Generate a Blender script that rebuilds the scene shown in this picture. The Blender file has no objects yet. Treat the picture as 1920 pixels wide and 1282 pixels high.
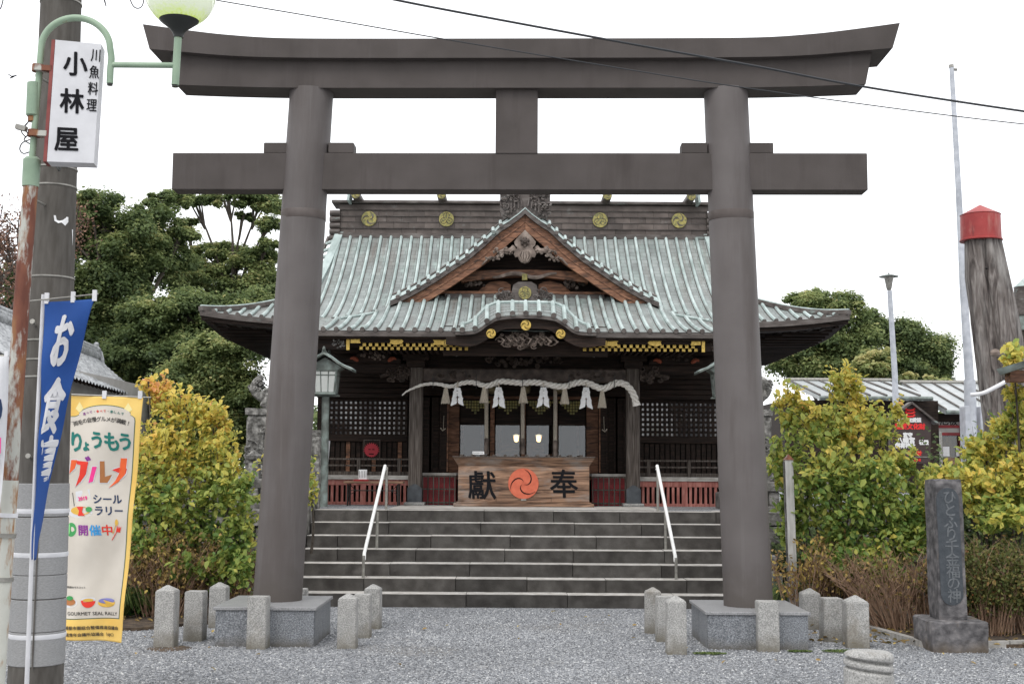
import bpy, bmesh, math, random
import numpy as np
from mathutils import Vector, Matrix, noise
R = math.radians
rng = random.Random(7)
nrg = np.random.RandomState(11)
scene = bpy.context.scene
COL = scene.collection

# ------------------------------------------------------------------ camera
F = 2400.0 / 1920.0                     # focal length in frame widths
PITCH, ROLL, EYE = R(5.69), R(0.35), 1.7
cam_d = bpy.data.cameras.new('camera')
cam_d.sensor_width = 36.0
cam_d.lens = 36.0 * F
cam_d.clip_start, cam_d.clip_end = 0.1, 3000.0
cam = bpy.data.objects.new('camera', cam_d)
COL.objects.link(cam)
CR = Matrix.Rotation(R(90) + PITCH, 4, 'X') @ Matrix.Rotation(ROLL, 4, 'Z')
CR0 = Matrix.Rotation(R(90) + PITCH, 4, 'X')
cam.matrix_world = Matrix.Translation((0, 0, EYE)) @ CR
scene.camera = cam

# ------------------------------------------------------------------ light
w = bpy.data.worlds.new('World'); scene.world = w; w.use_nodes = True
nt = w.node_tree; nt.nodes.clear()
sky = nt.nodes.new('ShaderNodeTexSky'); sky.sky_type = 'NISHITA'; sky.sun_disc = False
sky.sun_elevation, sky.sun_rotation = R(52), R(205)
mx = nt.nodes.new('ShaderNodeMix'); mx.data_type = 'RGBA'
mx.inputs[0].default_value = 0.93
nt.links.new(sky.outputs[0], mx.inputs[6]); mx.inputs[7].default_value = (12.9, 13.05, 13.3, 1)   # cloud deck
bg = nt.nodes.new('ShaderNodeBackground'); bg.inputs[1].default_value = 0.1
nt.links.new(mx.outputs[2], bg.inputs[0])
wo = nt.nodes.new('ShaderNodeOutputWorld'); nt.links.new(bg.outputs[0], wo.inputs[0])
sd = bpy.data.lights.new('sun', 'SUN'); sd.energy = 1.1; sd.angle = R(25); sd.color = (1, .97, .93)
sun = bpy.data.objects.new('sun', sd); COL.objects.link(sun)
sun.rotation_euler = (R(38), 0, R(-25))
scene.view_settings.view_transform = 'Standard'
scene.view_settings.look = 'None'
scene.view_settings.exposure = 0.35
scene.view_settings.gamma = 1.0
scene.cycles.max_bounces = 6
scene.cycles.transparent_max_bounces = 6
scene.cycles.use_denoising = True

# ------------------------------------------------------------------ geometry helpers
def ray(u, v, rot=CR):
    return rot.to_3x3() @ Vector(((u - 960) / 2400.0, (641 - v) / 2400.0, -1))
def P(u, v, Y):
    d = ray(u, v); return Vector((0, 0, EYE)) + d * (Y / d.y)
def PZ(u, v, z):
    d = ray(u, v); return Vector((0, 0, EYE)) + d * ((z - EYE) / d.z)
def sz(v, Y):
    d = ray(960, v, CR0); return EYE + d.z * Y / d.y
def sc(Y, v):                            # metres per photo pixel at depth Y and row v
    d = ray(960, v, CR0); return (Y / d.y) / 2400.0

def prop(o, label=None, cat=None, group=None, kind=None):
    if label: o['label'] = label
    if cat: o['category'] = cat
    if group: o['group'] = group
    if kind: o['kind'] = kind
    return o
def thing(name, label, cat, loc=(0, 0, 0), rz=0.0, group=None):
    o = bpy.data.objects.new(name, None); COL.objects.link(o)
    o.empty_display_size = .1
    o.location = loc; o.rotation_euler = (0, 0, rz)
    return prop(o, label, cat, group)
def rootmat(p):
    m = Matrix.Identity(4)
    ch = []
    while p is not None:
        ch.append(p); p = p.parent
    for q in reversed(ch):
        m = m @ (q.matrix_parent_inverse if q.parent else Matrix.Identity(4)) @ Matrix.LocRotScale(q.location, q.rotation_euler, q.scale)
    return m
def link(name, me, parent=None, local=False):
    o = bpy.data.objects.new(name, me); COL.objects.link(o)
    if parent is not None:
        o.parent = parent
        if not local:
            o.matrix_parent_inverse = rootmat(parent).inverted()
    return o
def copy_tree(o, parent=None):
    c = o.copy(); COL.objects.link(c)
    if parent is not None: c.parent = parent
    for ch in list(o.children): copy_tree(ch, c)
    return c

class MB:
    def __init__(s): s.v = []; s.f = []
    def add(s, vs, fs):
        n = len(s.v); s.v += [tuple(x) for x in vs]; s.f += [tuple(i + n for i in f) for f in fs]; return s
    def box(s, x0, x1, y0, y1, z0, z1):
        return s.add([(x0,y0,z0),(x1,y0,z0),(x1,y1,z0),(x0,y1,z0),(x0,y0,z1),(x1,y0,z1),(x1,y1,z1),(x0,y1,z1)],
                     [(0,3,2,1),(4,5,6,7),(0,1,5,4),(1,2,6,5),(2,3,7,6),(3,0,4,7)])
    def bbox(s, x0, x1, y0, y1, z0, z1, b=.01, m=None):
        bm = bmesh.new()
        vs = [bm.verts.new(p) for p in ((x0,y0,z0),(x1,y0,z0),(x1,y1,z0),(x0,y1,z0),(x0,y0,z1),(x1,y0,z1),(x1,y1,z1),(x0,y1,z1))]
        for f in ((0,3,2,1),(4,5,6,7),(0,1,5,4),(1,2,6,5),(2,3,7,6),(3,0,4,7)): bm.faces.new([vs[i] for i in f])
        bmesh.ops.bevel(bm, geom=list(bm.edges), offset=b, segments=1, profile=.5, affect='EDGES')
        if m is not None: bmesh.ops.transform(bm, matrix=m, verts=list(bm.verts))
        return s.bm(bm)
    def bm(s, bm):
        bm.verts.index_update()
        s.add([v.co[:] for v in bm.verts], [[v.index for v in f.verts] for f in bm.faces]); bm.free(); return s
    def obox(s, c, ax, hs):               # oriented box
        c = Vector(c); a, b, d = [Vector(x) * h for x, h in zip(ax, hs)]
        vs = [c + a*i + b*j + d*k for k in (-1, 1) for j in (-1, 1) for i in (-1, 1)]
        return s.add(vs, [(0,2,3,1),(4,5,7,6),(0,1,5,4),(1,3,7,5),(3,2,6,7),(2,0,4,6)])
    def tube(s, pts, r, n=8, cap=True, sq=1.0):
        pts = [Vector(p) for p in pts]; m = len(pts)
        rs = r if isinstance(r, (list, tuple)) else [r] * m
        up = None; rings = []
        for i, p in enumerate(pts):
            t = (pts[min(i+1, m-1)] - pts[max(i-1, 0)])
            t = t.normalized() if t.length > 1e-9 else Vector((0,0,1))
            if up is None:
                up = Vector((0,0,1)) if abs(t.z) < .9 else Vector((0,1,0))
            a = t.cross(up)
            if a.length < 1e-6: a = t.cross(Vector((1,0,0)))
            a.normalize(); b = a.cross(t).normalized(); up = b
            rings.append([p + (a*math.cos(2*math.pi*k/n) + b*sq*math.sin(2*math.pi*k/n)) * rs[i] for k in range(n)])
        base = len(s.v)
        for rg in rings: s.v += [tuple(q) for q in rg]
        for i in range(m-1):
            for k in range(n):
                k2 = (k+1) % n
                s.f.append((base+i*n+k, base+i*n+k2, base+(i+1)*n+k2, base+(i+1)*n+k))
        if cap:
            s.f.append(tuple(base+k for k in reversed(range(n))))
            s.f.append(tuple(base+(m-1)*n+k for k in range(n)))
        return s
    def lathe(s, prof, c=(0,0,0), n=24, cap=True):
        base = len(s.v)
        for r, z in prof:
            for k in range(n):
                a = 2*math.pi*k/n
                s.v.append((c[0]+r*math.cos(a), c[1]+r*math.sin(a), c[2]+z))
        for i in range(len(prof)-1):
            for k in range(n):
                k2 = (k+1) % n
                s.f.append((base+i*n+k, base+i*n+k2, base+(i+1)*n+k2, base+(i+1)*n+k))
        if cap:
            s.f.append(tuple(base+k for k in reversed(range(n))))
            s.f.append(tuple(base+(len(prof)-1)*n+k for k in range(n)))
        return s
    def prism(s, out, y0, y1):             # outline in x,z (counter-clockwise seen from -y), extruded in y
        n = len(out); b = len(s.v)
        s.v += [(x, y0, z) for x, z in out] + [(x, y1, z) for x, z in out]
        s.f.append(tuple(b+i for i in range(n))); s.f.append(tuple(b+n+i for i in reversed(range(n))))
        for i in range(n):
            j = (i+1) % n; s.f.append((b+j, b+i, b+n+i, b+n+j))
        return s
    def band(s, top, bot, y0, y1):         # solid strip between two x,z polylines of the same count
        m = len(top); b = len(s.v)
        for y in (y0, y1):
            for (x, z) in top: s.v.append((x, y, z))
            for (x, z) in bot: s.v.append((x, y, z))
        T0, B0, T1, B1 = b, b+m, b+2*m, b+3*m
        for i in range(m-1):
            s.f += [(B0+i, B0+i+1, T0+i+1, T0+i), (T1+i, T1+i+1, B1+i+1, B1+i),
                    (T0+i, T0+i+1, T1+i+1, T1+i), (B1+i, B1+i+1, B0+i+1, B0+i)]
        s.f += [(T0, T1, B1, B0), (T0+m-1, B0+m-1, B1+m-1, T1+m-1)]
        return s
    def grid(s, fn, nu, nv):
        b = len(s.v)
        for j in range(nv+1):
            for i in range(nu+1): s.v.append(tuple(fn(i/nu, j/nv)))
        for j in range(nv):
            for i in range(nu):
                a = b + j*(nu+1) + i; s.f.append((a, a+1, a+nu+2, a+nu+1))
        return s
    def mesh(s, name, mat, smooth=False):
        me = bpy.data.meshes.new(name); me.from_pydata(s.v, [], s.f)
        if mat is not None: me.materials.append(mat)
        if smooth:
            me.polygons.foreach_set('use_smooth', [True]*len(me.polygons))
            if smooth != 'all':
                me.set_sharp_from_angle(angle=R(40))
        me.update(); return me
    def build(s, name, mat, parent=None, smooth=False, local=False):
        return link(name, s.mesh(name, mat, smooth), parent, local)

def fixn(me):
    bm = bmesh.new(); bm.from_mesh(me); bmesh.ops.recalc_face_normals(bm, faces=list(bm.faces)); bm.to_mesh(me); bm.free()

# ------------------------------------------------------------------ materials
def srgb(r, g, b):
    f = lambda c: (c/255/12.92) if c <= 10 else ((c/255+.055)/1.055)**2.4
    return (f(r), f(g), f(b), 1)
def c4(c): return tuple(c) if len(c) == 4 else (*c, 1)
MATS = {}
def mat(name, cols, scale=6, rough=.75, bump=0.0, bscale=40, stretch=(1,1,1), metal=0, spec=.4, detail=5, big=0.0,
        coord='Object', bdist=.01, distort=0, world=False, trans=0, emit=None, coat=0):
    m = bpy.data.materials.new(name); m.use_nodes = True; t = m.node_tree; N = t.nodes; L = t.links
    b = N['Principled BSDF']
    b.inputs['Roughness'].default_value = rough; b.inputs['Metallic'].default_value = metal
    b.inputs['Specular IOR Level'].default_value = spec
    if coat: b.inputs['Coat Weight'].default_value = coat
    if world:
        g = N.new('ShaderNodeNewGeometry'); src = g.outputs['Position']
    else:
        tc = N.new('ShaderNodeTexCoord'); src = tc.outputs[coord]
    mp = N.new('ShaderNodeMapping'); mp.inputs['Scale'].default_value = stretch
    L.new(src, mp.inputs[0])
    oi = N.new('ShaderNodeObjectInfo')
    ad = N.new('ShaderNodeVectorMath'); ad.operation = 'ADD'
    if not world:
        cmb = N.new('ShaderNodeMath'); cmb.operation = 'MULTIPLY'; cmb.inputs[1].default_value = 13.0
        L.new(oi.outputs['Random'], cmb.inputs[0]); L.new(cmb.outputs[0], ad.inputs[1])
    L.new(mp.outputs[0], ad.inputs[0])
    n = N.new('ShaderNodeTexNoise'); n.inputs['Scale'].default_value = scale; n.inputs['Detail'].default_value = detail
    n.inputs['Distortion'].default_value = distort
    L.new(ad.outputs[0], n.inputs['Vector'])
    cr = N.new('ShaderNodeValToRGB'); e = cr.color_ramp.elements
    k = len(cols)
    pos = [c[0] if isinstance(c[0], float) and len(c) == 2 else None for c in cols]
    cc = [c[1] if pos[i] is not None else c for i, c in enumerate(cols)]
    pos = [p if p is not None else (.32 + .36*i/max(k-1, 1)) for i, p in enumerate(pos)]
    while len(e) < k: e.new(.5)
    while len(e) > k and len(e) > 1: e.remove(e[-1])
    for i in range(k): e[i].position = pos[i]; e[i].color = c4(cc[i])
    L.new(n.outputs['Fac'], cr.inputs[0]); out = cr.outputs[0]
    if big:
        n2 = N.new('ShaderNodeTexNoise'); n2.inputs['Scale'].default_value = scale*.13; n2.inputs['Detail'].default_value = 6
        L.new(ad.outputs[0], n2.inputs['Vector'])
        mr = N.new('ShaderNodeMapRange'); mr.inputs[1].default_value = .3; mr.inputs[2].default_value = .7
        mr.inputs[3].default_value = 1-big; mr.inputs[4].default_value = 1+big
        L.new(n2.outputs['Fac'], mr.inputs[0])
        mm = N.new('ShaderNodeVectorMath'); mm.operation = 'SCALE'
        L.new(out, mm.inputs[0]); L.new(mr.outputs[0], mm.inputs['Scale']); out = mm.outputs[0]
    L.new(out, b.inputs['Base Color'])
    if bump:
        n3 = N.new('ShaderNodeTexNoise'); n3.inputs['Scale'].default_value = bscale; n3.inputs['Detail'].default_value = 4
        L.new(ad.outputs[0], n3.inputs['Vector'])
        bp = N.new('ShaderNodeBump'); bp.inputs['Strength'].default_value = bump; bp.inputs['Distance'].default_value = bdist
        L.new(n3.outputs['Fac'], bp.inputs['Height']); L.new(bp.outputs[0], b.inputs['Normal'])
    if emit:
        b.inputs['Emission Color'].default_value = c4(emit[0]); b.inputs['Emission Strength'].default_value = emit[1]
    MATS[name] = m; return m
def plain(name, c, rough=.6, metal=0, spec=.4, emit=None):
    v = [x*.88 for x in c[:3]]
    return mat(name, [v, c], scale=9, rough=rough, metal=metal, spec=spec, emit=emit)

def layer(m, col, scale, lo, hi, stretch=(1,1,1), kind='noise', world=True):
    """lay patches of another colour (lichen, rust, stain) over a material"""
    t = m.node_tree; N = t.nodes; L = t.links; b = N['Principled BSDF']
    old = b.inputs['Base Color'].links[0].from_socket
    g = N.new('ShaderNodeNewGeometry') if world else N.new('ShaderNodeTexCoord')
    mp = N.new('ShaderNodeMapping'); mp.inputs['Scale'].default_value = stretch
    L.new(g.outputs['Position' if world else 'Object'], mp.inputs[0])
    n = N.new('ShaderNodeTexNoise'); n.inputs['Scale'].default_value = scale; n.inputs['Detail'].default_value = 7
    n.inputs['Roughness'].default_value = .62
    L.new(mp.outputs[0], n.inputs['Vector'])
    mr = N.new('ShaderNodeMapRange'); mr.inputs[1].default_value = lo; mr.inputs[2].default_value = hi
    L.new(n.outputs['Fac'], mr.inputs[0])
    mx = N.new('ShaderNodeMix'); mx.data_type = 'RGBA'; L.new(mr.outputs[0], mx.inputs[0])
    L.new(old, mx.inputs[6]); mx.inputs[7].default_value = c4(col); L.new(mx.outputs[2], b.inputs['Base Color'])
    return m

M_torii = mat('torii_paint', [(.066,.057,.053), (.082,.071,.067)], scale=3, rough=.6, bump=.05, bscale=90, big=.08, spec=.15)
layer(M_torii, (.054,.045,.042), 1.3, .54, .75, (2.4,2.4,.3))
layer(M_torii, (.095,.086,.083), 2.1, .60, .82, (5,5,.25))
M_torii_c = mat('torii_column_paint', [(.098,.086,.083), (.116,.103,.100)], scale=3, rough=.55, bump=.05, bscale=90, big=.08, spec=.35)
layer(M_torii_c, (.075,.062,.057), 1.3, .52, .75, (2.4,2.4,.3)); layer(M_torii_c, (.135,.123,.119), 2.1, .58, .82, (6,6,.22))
M_granite = mat('granite', [(.19,.19,.18), (.31,.305,.295), (.44,.43,.41)], scale=95, rough=.75, bump=.12, bscale=160, detail=2, big=.12)
layer(M_granite, (.17,.145,.11), 2.6, .55, .8)
M_granite_d = mat('granite_blue', [(.075,.082,.092), (.17,.18,.195), (.30,.31,.33)], scale=85, rough=.4, bump=.03, bscale=160, detail=3, big=.1)
M_granite_t = mat('granite_polished', [(.18,.18,.185), (.32,.32,.325)], scale=90, rough=.4, detail=2, big=.1)
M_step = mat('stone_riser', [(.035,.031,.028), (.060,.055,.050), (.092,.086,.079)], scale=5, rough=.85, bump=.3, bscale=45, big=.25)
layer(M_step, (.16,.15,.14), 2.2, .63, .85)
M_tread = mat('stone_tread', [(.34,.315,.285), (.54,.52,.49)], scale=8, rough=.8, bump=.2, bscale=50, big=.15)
M_wall = mat('old_stone', [(.05,.047,.043), (.12,.115,.105), (.22,.21,.2)], scale=9, rough=.9, bump=.8, bscale=30, big=.2, bdist=.02)
M_komainu = mat('lichen_stone', [(.05,.047,.043), (.16,.155,.145), (.34,.33,.31)], scale=14, rough=.9, bump=.9, bscale=26, bdist=.02)
M_monu = mat('monument_stone', [(.045,.043,.045), (.10,.095,.098), (.17,.16,.16)], scale=12, rough=.8, bump=.7, bscale=35, big=.25, bdist=.012)
layer(M_monu, (.15,.11,.07), 3, .58, .75)
M_slate = mat('slate_panel', [(.035,.042,.05), (.055,.063,.072)], scale=20, rough=.6, bump=.3, bscale=60)
M_inscr = mat('inscription', [(.085,.092,.10), (.15,.16,.17)], scale=30, rough=.8)
M_pan = mat('copper_pan', [(.17,.187,.18), (.235,.258,.25), (.285,.312,.302)], scale=3, rough=.55, big=.14, spec=.5, stretch=(1,.5,.5))
M_rib = mat('copper_rib', [(.26,.315,.30), (.37,.44,.425), (.47,.54,.525)], scale=7, rough=.6, big=.12, stretch=(1,.4,.4))
M_cdark = mat('copper_brown', [(.05,.041,.037), (.085,.070,.063), (.13,.115,.106)], scale=9, rough=.55, bump=.15, bscale=40, big=.2, stretch=(.5,1,2))
layer(M_cdark, (.26,.33,.31), 4, .62, .8, (.6,1,2))
M_plate = mat('ridge_plate', [(.07,.055,.048), (.12,.097,.086)], scale=5, rough=.6, big=.3)
layer(M_plate, (.23,.24,.23), 6, .62, .85)
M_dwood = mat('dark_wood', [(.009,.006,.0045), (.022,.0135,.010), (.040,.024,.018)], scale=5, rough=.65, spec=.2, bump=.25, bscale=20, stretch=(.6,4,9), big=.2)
M_rwood = mat('red_brown_wood', [(.05,.026,.016), (.19,.085,.045), (.30,.15,.085)], scale=4, rough=.6, bump=.3, bscale=14, stretch=(1.2,3,6), distort=.8, big=.25)
M_gwood = mat('grey_carved_wood', [(.07,.055,.045), (.20,.155,.13), (.34,.28,.24)], scale=7, rough=.75, bump=.6, bscale=25)
M_cwood = mat('dark_carved_wood', [(.022,.015,.011), (.055,.039,.031), (.10,.075,.062)], scale=9, rough=.6, bump=.5, bscale=30)
M_post = mat('weathered_post', [(.035,.026,.021), (.082,.066,.056), (.15,.13,.115)], scale=6, rough=.75, bump=.4, bscale=20, stretch=(9,9,.5))
M_boxw = mat('box_wood', [(.05,.028,.018), (.20,.115,.072), (.38,.235,.15)], scale=2.2, rough=.65, bump=.2, bscale=12, stretch=(.6,5,6), distort=1.8, big=.2)
layer(M_boxw, (.24,.225,.21), 1.8, .5, .75, (1,1,2.5))
M_gold = mat('gold', [(.50,.33,.07), (.74,.53,.14)], scale=25, rough=.38, metal=.55, spec=.6)
M_goldold = mat('tarnished_gold', [(.13,.14,.07), (.28,.25,.09), (.40,.33,.10)], scale=22, rough=.5, metal=.3)
M_ink = plain('black_ink', (.010,.010,.012), .7, spec=.1)
M_vermil = mat('vermilion', [(.50,.105,.055), (.62,.15,.08)], scale=12, rough=.6)
M_redfence = mat('faded_red', [(.23,.075,.062), (.36,.13,.105), (.44,.2,.17)], scale=8, rough=.7, bump=.1, big=.2, stretch=(3,3,.6))
M_redpanel = mat('red_lacquer', [(.20,.012,.016), (.33,.02,.025)], scale=5, rough=.45)
M_metal = mat('steel_grey', [(.22,.21,.19), (.34,.33,.30)], scale=20, rough=.4, metal=.5)
M_rail = plain('rail_white', (.80,.80,.78), .3)
M_white = plain('white_paint', (.60,.60,.62), .5)
M_paper = plain('white_paper', (.80,.80,.80), .8)
M_rope = mat('straw_rope', [(.62,.58,.52), (.76,.73,.68), (.82,.80,.76)], scale=30, rough=.9, bump=.25, bscale=70, bdist=.004)
M_hemp = mat('hemp', [(.38,.33,.26), (.62,.56,.47)], scale=25, rough=.9, stretch=(6,6,.7), bump=.6, bscale=60)
M_bronze = mat('green_bronze', [(.075,.088,.08), (.14,.16,.145), (.23,.28,.26)], scale=7, rough=.5, big=.2)
M_frost = plain('frosted_glass', (.52,.54,.52), .35)
M_conc = mat('concrete', [(.065,.058,.05), (.10,.092,.082)], scale=14, rough=.85, bump=.15, bscale=90, big=.2, stretch=(2,2,.4))
M_conc2 = mat('grey_wrap', [(.22,.22,.22), (.30,.30,.30)], scale=60, rough=.7, bump=.3, bscale=120, stretch=(1,1,4))
M_green = mat('pale_green_paint', [(.20,.28,.20), (.29,.39,.28)], scale=6, rough=.45, big=.15)
layer(M_green, (.20,.11,.04), 9, .66, .78)
M_rust = mat('rusty_pole', [(.11,.035,.022), (.17,.06,.035), (.25,.12,.05)], scale=8, rough=.75, bump=.3, bscale=30, stretch=(2,2,.5))
layer(M_rust, (.42,.42,.38), 3.2, .53, .6, (2.5,2.5,.8))
M_rust2 = mat('peeling_pole', [(.45,.45,.40), (.52,.52,.47)], scale=8, rough=.6)
layer(M_rust2, (.28,.13,.04), 5, .5, .62, (3,3,.8))
M_black = plain('black_metal', (.02,.022,.021), .4)
M_blue = mat('blue_cloth', [(.012,.058,.24), (.018,.078,.30)], scale=3, rough=.8)
M_yel = mat('yellow_cloth', [(.80,.50,.12), (.90,.64,.20)], scale=3, rough=.85)
M_cream = mat('cream_cloth', [(.58,.53,.46), (.66,.61,.54)], scale=4, rough=.85)
M_cloth = plain('white_cloth', (.68,.68,.70), .85)
M_cable = plain('cable', (.03,.032,.036), .5)
M_trunkw = mat('dead_trunk', [(.045,.037,.034), (.13,.112,.103), (.25,.23,.215)], scale=4, rough=.9, bump=1.0, bscale=7, stretch=(3.4,3.4,.5), bdist=.05, distort=1.2, big=.35)
layer(M_trunkw, (.30,.285,.27), 1.6, .50, .72, (3,3,.5))
M_redcap = mat('red_metal_cap', [(.24,.022,.022), (.34,.04,.036)], scale=4, rough=.5, big=.25)
layer(M_redcap, (.36,.12,.10), 3.5, .54, .75, (2,2,.6)); layer(M_redcap, (.12,.02,.02), 5, .58, .75, (3,3,.4))
M_seamroof = mat('pale_metal_roof', [(.31,.33,.335), (.41,.43,.43)], scale=5, rough=.4, big=.1)
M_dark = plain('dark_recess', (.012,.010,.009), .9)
M_signbr = plain('brown_sign', (.055,.035,.033), .5)
M_redtxt = plain('red_print', (.75,.03,.03), .6)
M_bark = mat('bark', [(.03,.024,.02), (.075,.062,.05), (.11,.095,.08)], scale=12, rough=.95, bump=.8, bscale=25, stretch=(3,3,.7), bdist=.02)
M_twig = mat('pale_twig', [(.17,.095,.06), (.34,.23,.155)], scale=12, rough=.9)
M_soil = mat('soil', [(.035,.025,.018), (.075,.055,.04), (.12,.085,.055)], scale=9, rough=1, bump=1, bscale=35, big=.2, bdist=.03)
M_kerb = mat('kerb_stone', [(.22,.21,.195), (.36,.345,.32)], scale=20, rough=.9, bump=.4, bscale=60)
M_roofsheet = mat('kawara_tile', [(.16,.165,.175), (.30,.31,.32), (.42,.43,.44)], scale=14, rough=.45, big=.2)
M_plaster = mat('plaster', [(.45,.43,.40), (.55,.53,.50)], scale=4, rough=.9)

def base_dirt(m, z0, z1, col, amt=.8):
    t = m.node_tree; N = t.nodes; L = t.links; b = N['Principled BSDF']; old = b.inputs['Base Color'].links[0].from_socket
    g = N.new('ShaderNodeNewGeometry'); sp = N.new('ShaderNodeSeparateXYZ'); L.new(g.outputs['Position'], sp.inputs[0])
    n = N.new('ShaderNodeTexNoise'); n.inputs['Scale'].default_value = 7; n.inputs['Detail'].default_value = 6; L.new(g.outputs['Position'], n.inputs['Vector'])
    ma = N.new('ShaderNodeMath'); ma.operation = 'MULTIPLY_ADD'; ma.inputs[1].default_value = (z1-z0)*1.6; L.new(n.outputs['Fac'], ma.inputs[0]); L.new(sp.outputs[2], ma.inputs[2])
    mr = N.new('ShaderNodeMapRange'); mr.inputs[1].default_value = z0+(z1-z0)*.8; mr.inputs[2].default_value = z1+(z1-z0)*.8; mr.inputs[3].default_value = amt; mr.inputs[4].default_value = 0
    L.new(ma.outputs[0], mr.inputs[0])
    mx = N.new('ShaderNodeMix'); mx.data_type = 'RGBA'; L.new(mr.outputs[0], mx.inputs[0]); L.new(old, mx.inputs[6]); mx.inputs[7].default_value = c4(col); L.new(mx.outputs[2], b.inputs['Base Color'])
base_dirt(M_granite, 0, .16, (.13,.115,.085)); base_dirt(M_granite_d, 0, .10, (.10,.09,.075)); base_dirt(M_torii_c, .45, .75, (.075,.064,.056), .7)
base_dirt(M_monu, 0, .12, (.10,.075,.05))
# roof pans: rows of lapped copper sheets
def pan_lines(m, spacing):
    t = m.node_tree; N = t.nodes; L = t.links; b = N['Principled BSDF']
    g = N.new('ShaderNodeNewGeometry'); sp = N.new('ShaderNodeSeparateXYZ'); L.new(g.outputs['Position'], sp.inputs[0])
    br = N.new('ShaderNodeTexBrick'); br.inputs['Scale'].default_value = 1; br.inputs['Mortar Size'].default_value = .0045
    br.inputs['Brick Width'].default_value = .19; br.inputs['Row Height'].default_value = spacing; br.offset = .5
    br.inputs['Color1'].default_value = (.86,.86,.86,1); br.inputs['Color2'].default_value = (1.1,1.1,1.1,1); br.inputs['Mortar'].default_value = (.42,.43,.43,1)
    br.inputs['Mortar Smooth'].default_value = .4
    cx = N.new('ShaderNodeCombineXYZ'); L.new(sp.outputs[0], cx.inputs[0]); L.new(sp.outputs[1], cx.inputs[1]); L.new(cx.outputs[0], br.inputs['Vector'])
    old = b.inputs['Base Color'].links[0].from_socket
    mu = N.new('ShaderNodeMix'); mu.data_type = 'RGBA'; mu.blend_type = 'MULTIPLY'; mu.inputs[0].default_value = 1
    L.new(old, mu.inputs[6]); L.new(br.outputs['Color'], mu.inputs[7]); L.new(mu.outputs[2], b.inputs['Base Color'])
layer(M_pan, (.29,.37,.34), 2.2, .50, .8, (2,.6,.6))
layer(M_pan, (.15,.13,.115), 1.3, .52, .75, (4.2,.35,.35))
layer(M_rib, (.20,.20,.185), 2.0, .56, .75, (6,.5,.5))
pan_lines(M_pan, .115)

# gravel sheet: many grey stones of their own tone
def gravel_mat():
    m = bpy.data.materials.new('gravel'); m.use_nodes = True; t = m.node_tree; N = t.nodes; L = t.links; b = N['Principled BSDF']
    g = N.new('ShaderNodeNewGeometry')
    vo = N.new('ShaderNodeTexVoronoi'); vo.inputs['Scale'].default_value = 62; L.new(g.outputs['Position'], vo.inputs['Vector'])
    sp = N.new('ShaderNodeSeparateColor'); L.new(vo.outputs['Color'], sp.inputs[0])
    cr = N.new('ShaderNodeValToRGB'); e = cr.color_ramp.elements; e[0].position = .05; e[0].color = (.10,.102,.108,1); e[1].position = 1; e[1].color = (.54,.54,.54,1)
    k = e.new(.55); k.color = (.225,.235,.255,1)
    L.new(sp.outputs[0], cr.inputs[0])
    n = N.new('ShaderNodeTexNoise'); n.inputs['Scale'].default_value = .7; n.inputs['Detail'].default_value = 8; L.new(g.outputs['Position'], n.inputs['Vector'])
    mr = N.new('ShaderNodeMapRange'); mr.inputs[1].default_value = .3; mr.inputs[2].default_value = .7; mr.inputs[3].default_value = .78; mr.inputs[4].default_value = 1.12
    L.new(n.outputs['Fac'], mr.inputs[0])
    mm = N.new('ShaderNodeVectorMath'); mm.operation = 'SCALE'; L.new(cr.outputs[0], mm.inputs[0]); L.new(mr.outputs[0], mm.inputs['Scale'])
    L.new(mm.outputs[0], b.inputs['Base Color']); b.inputs['Roughness'].default_value = .8
    bp = N.new('ShaderNodeBump'); bp.inputs['Strength'].default_value = .9; bp.inputs['Distance'].default_value = .012; bp.invert = True
    L.new(vo.outputs['Distance'], bp.inputs['Height']); L.new(bp.outputs[0], b.inputs['Normal'])
    return m
M_gravel = gravel_mat()
layer(M_gravel, (.17,.155,.135), .55, .56, .78)
layer(M_gravel, (.12,.115,.11), 1.7, .62, .8)
def attr_mat(name, stops, rough=.7, trans=.0, spec=.3):
    m = bpy.data.materials.new(name); m.use_nodes = True; t = m.node_tree; N = t.nodes; L = t.links; b = N['Principled BSDF']
    a = N.new('ShaderNodeAttribute'); a.attribute_name = 'rnd'
    cr = N.new('ShaderNodeValToRGB'); e = cr.color_ramp.elements
    while len(e) < len(stops): e.new(.5)
    for i, (p, c) in enumerate(stops): e[i].position = p; e[i].color = c4(c)
    L.new(a.outputs['Fac'], cr.inputs[0]); L.new(cr.outputs[0], b.inputs['Base Color'])
    b.inputs['Roughness'].default_value = rough; b.inputs['Specular IOR Level'].default_value = spec
    if trans:
        tr = N.new('ShaderNodeBsdfTranslucent'); L.new(cr.outputs[0], tr.inputs[0])
        ms = N.new('ShaderNodeMixShader'); ms.inputs[0].default_value = trans
        L.new(b.outputs[0], ms.inputs[1]); L.new(tr.outputs[0], ms.inputs[2])
        L.new(ms.outputs[0], N['Material Output'].inputs[0])
    return m
M_pebble = attr_mat('pebble', [(0,(.08,.083,.09)), (.35,(.18,.187,.20)), (.72,(.30,.31,.325)), (1,(.62,.62,.61))], .75)
M_leafY = attr_mat('autumn_leaf', [(0,(.05,.12,.035)), (.25,(.15,.25,.06)), (.48,(.34,.41,.10)), (.70,(.66,.58,.13)), (.92,(.86,.63,.16)), (1,(.80,.42,.18))], .45, .45)
M_leafE = attr_mat('evergreen_leaf', [(0,(.055,.085,.04)), (.4,(.155,.21,.085)), (.72,(.31,.36,.14)), (1,(.55,.50,.23))], .55, .5, .25)
M_leafB = attr_mat('brown_leaf', [(0,(.04,.05,.015)), (.4,(.16,.11,.045)), (.7,(.33,.22,.08)), (1,(.55,.42,.12))], .8, .2)
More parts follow.
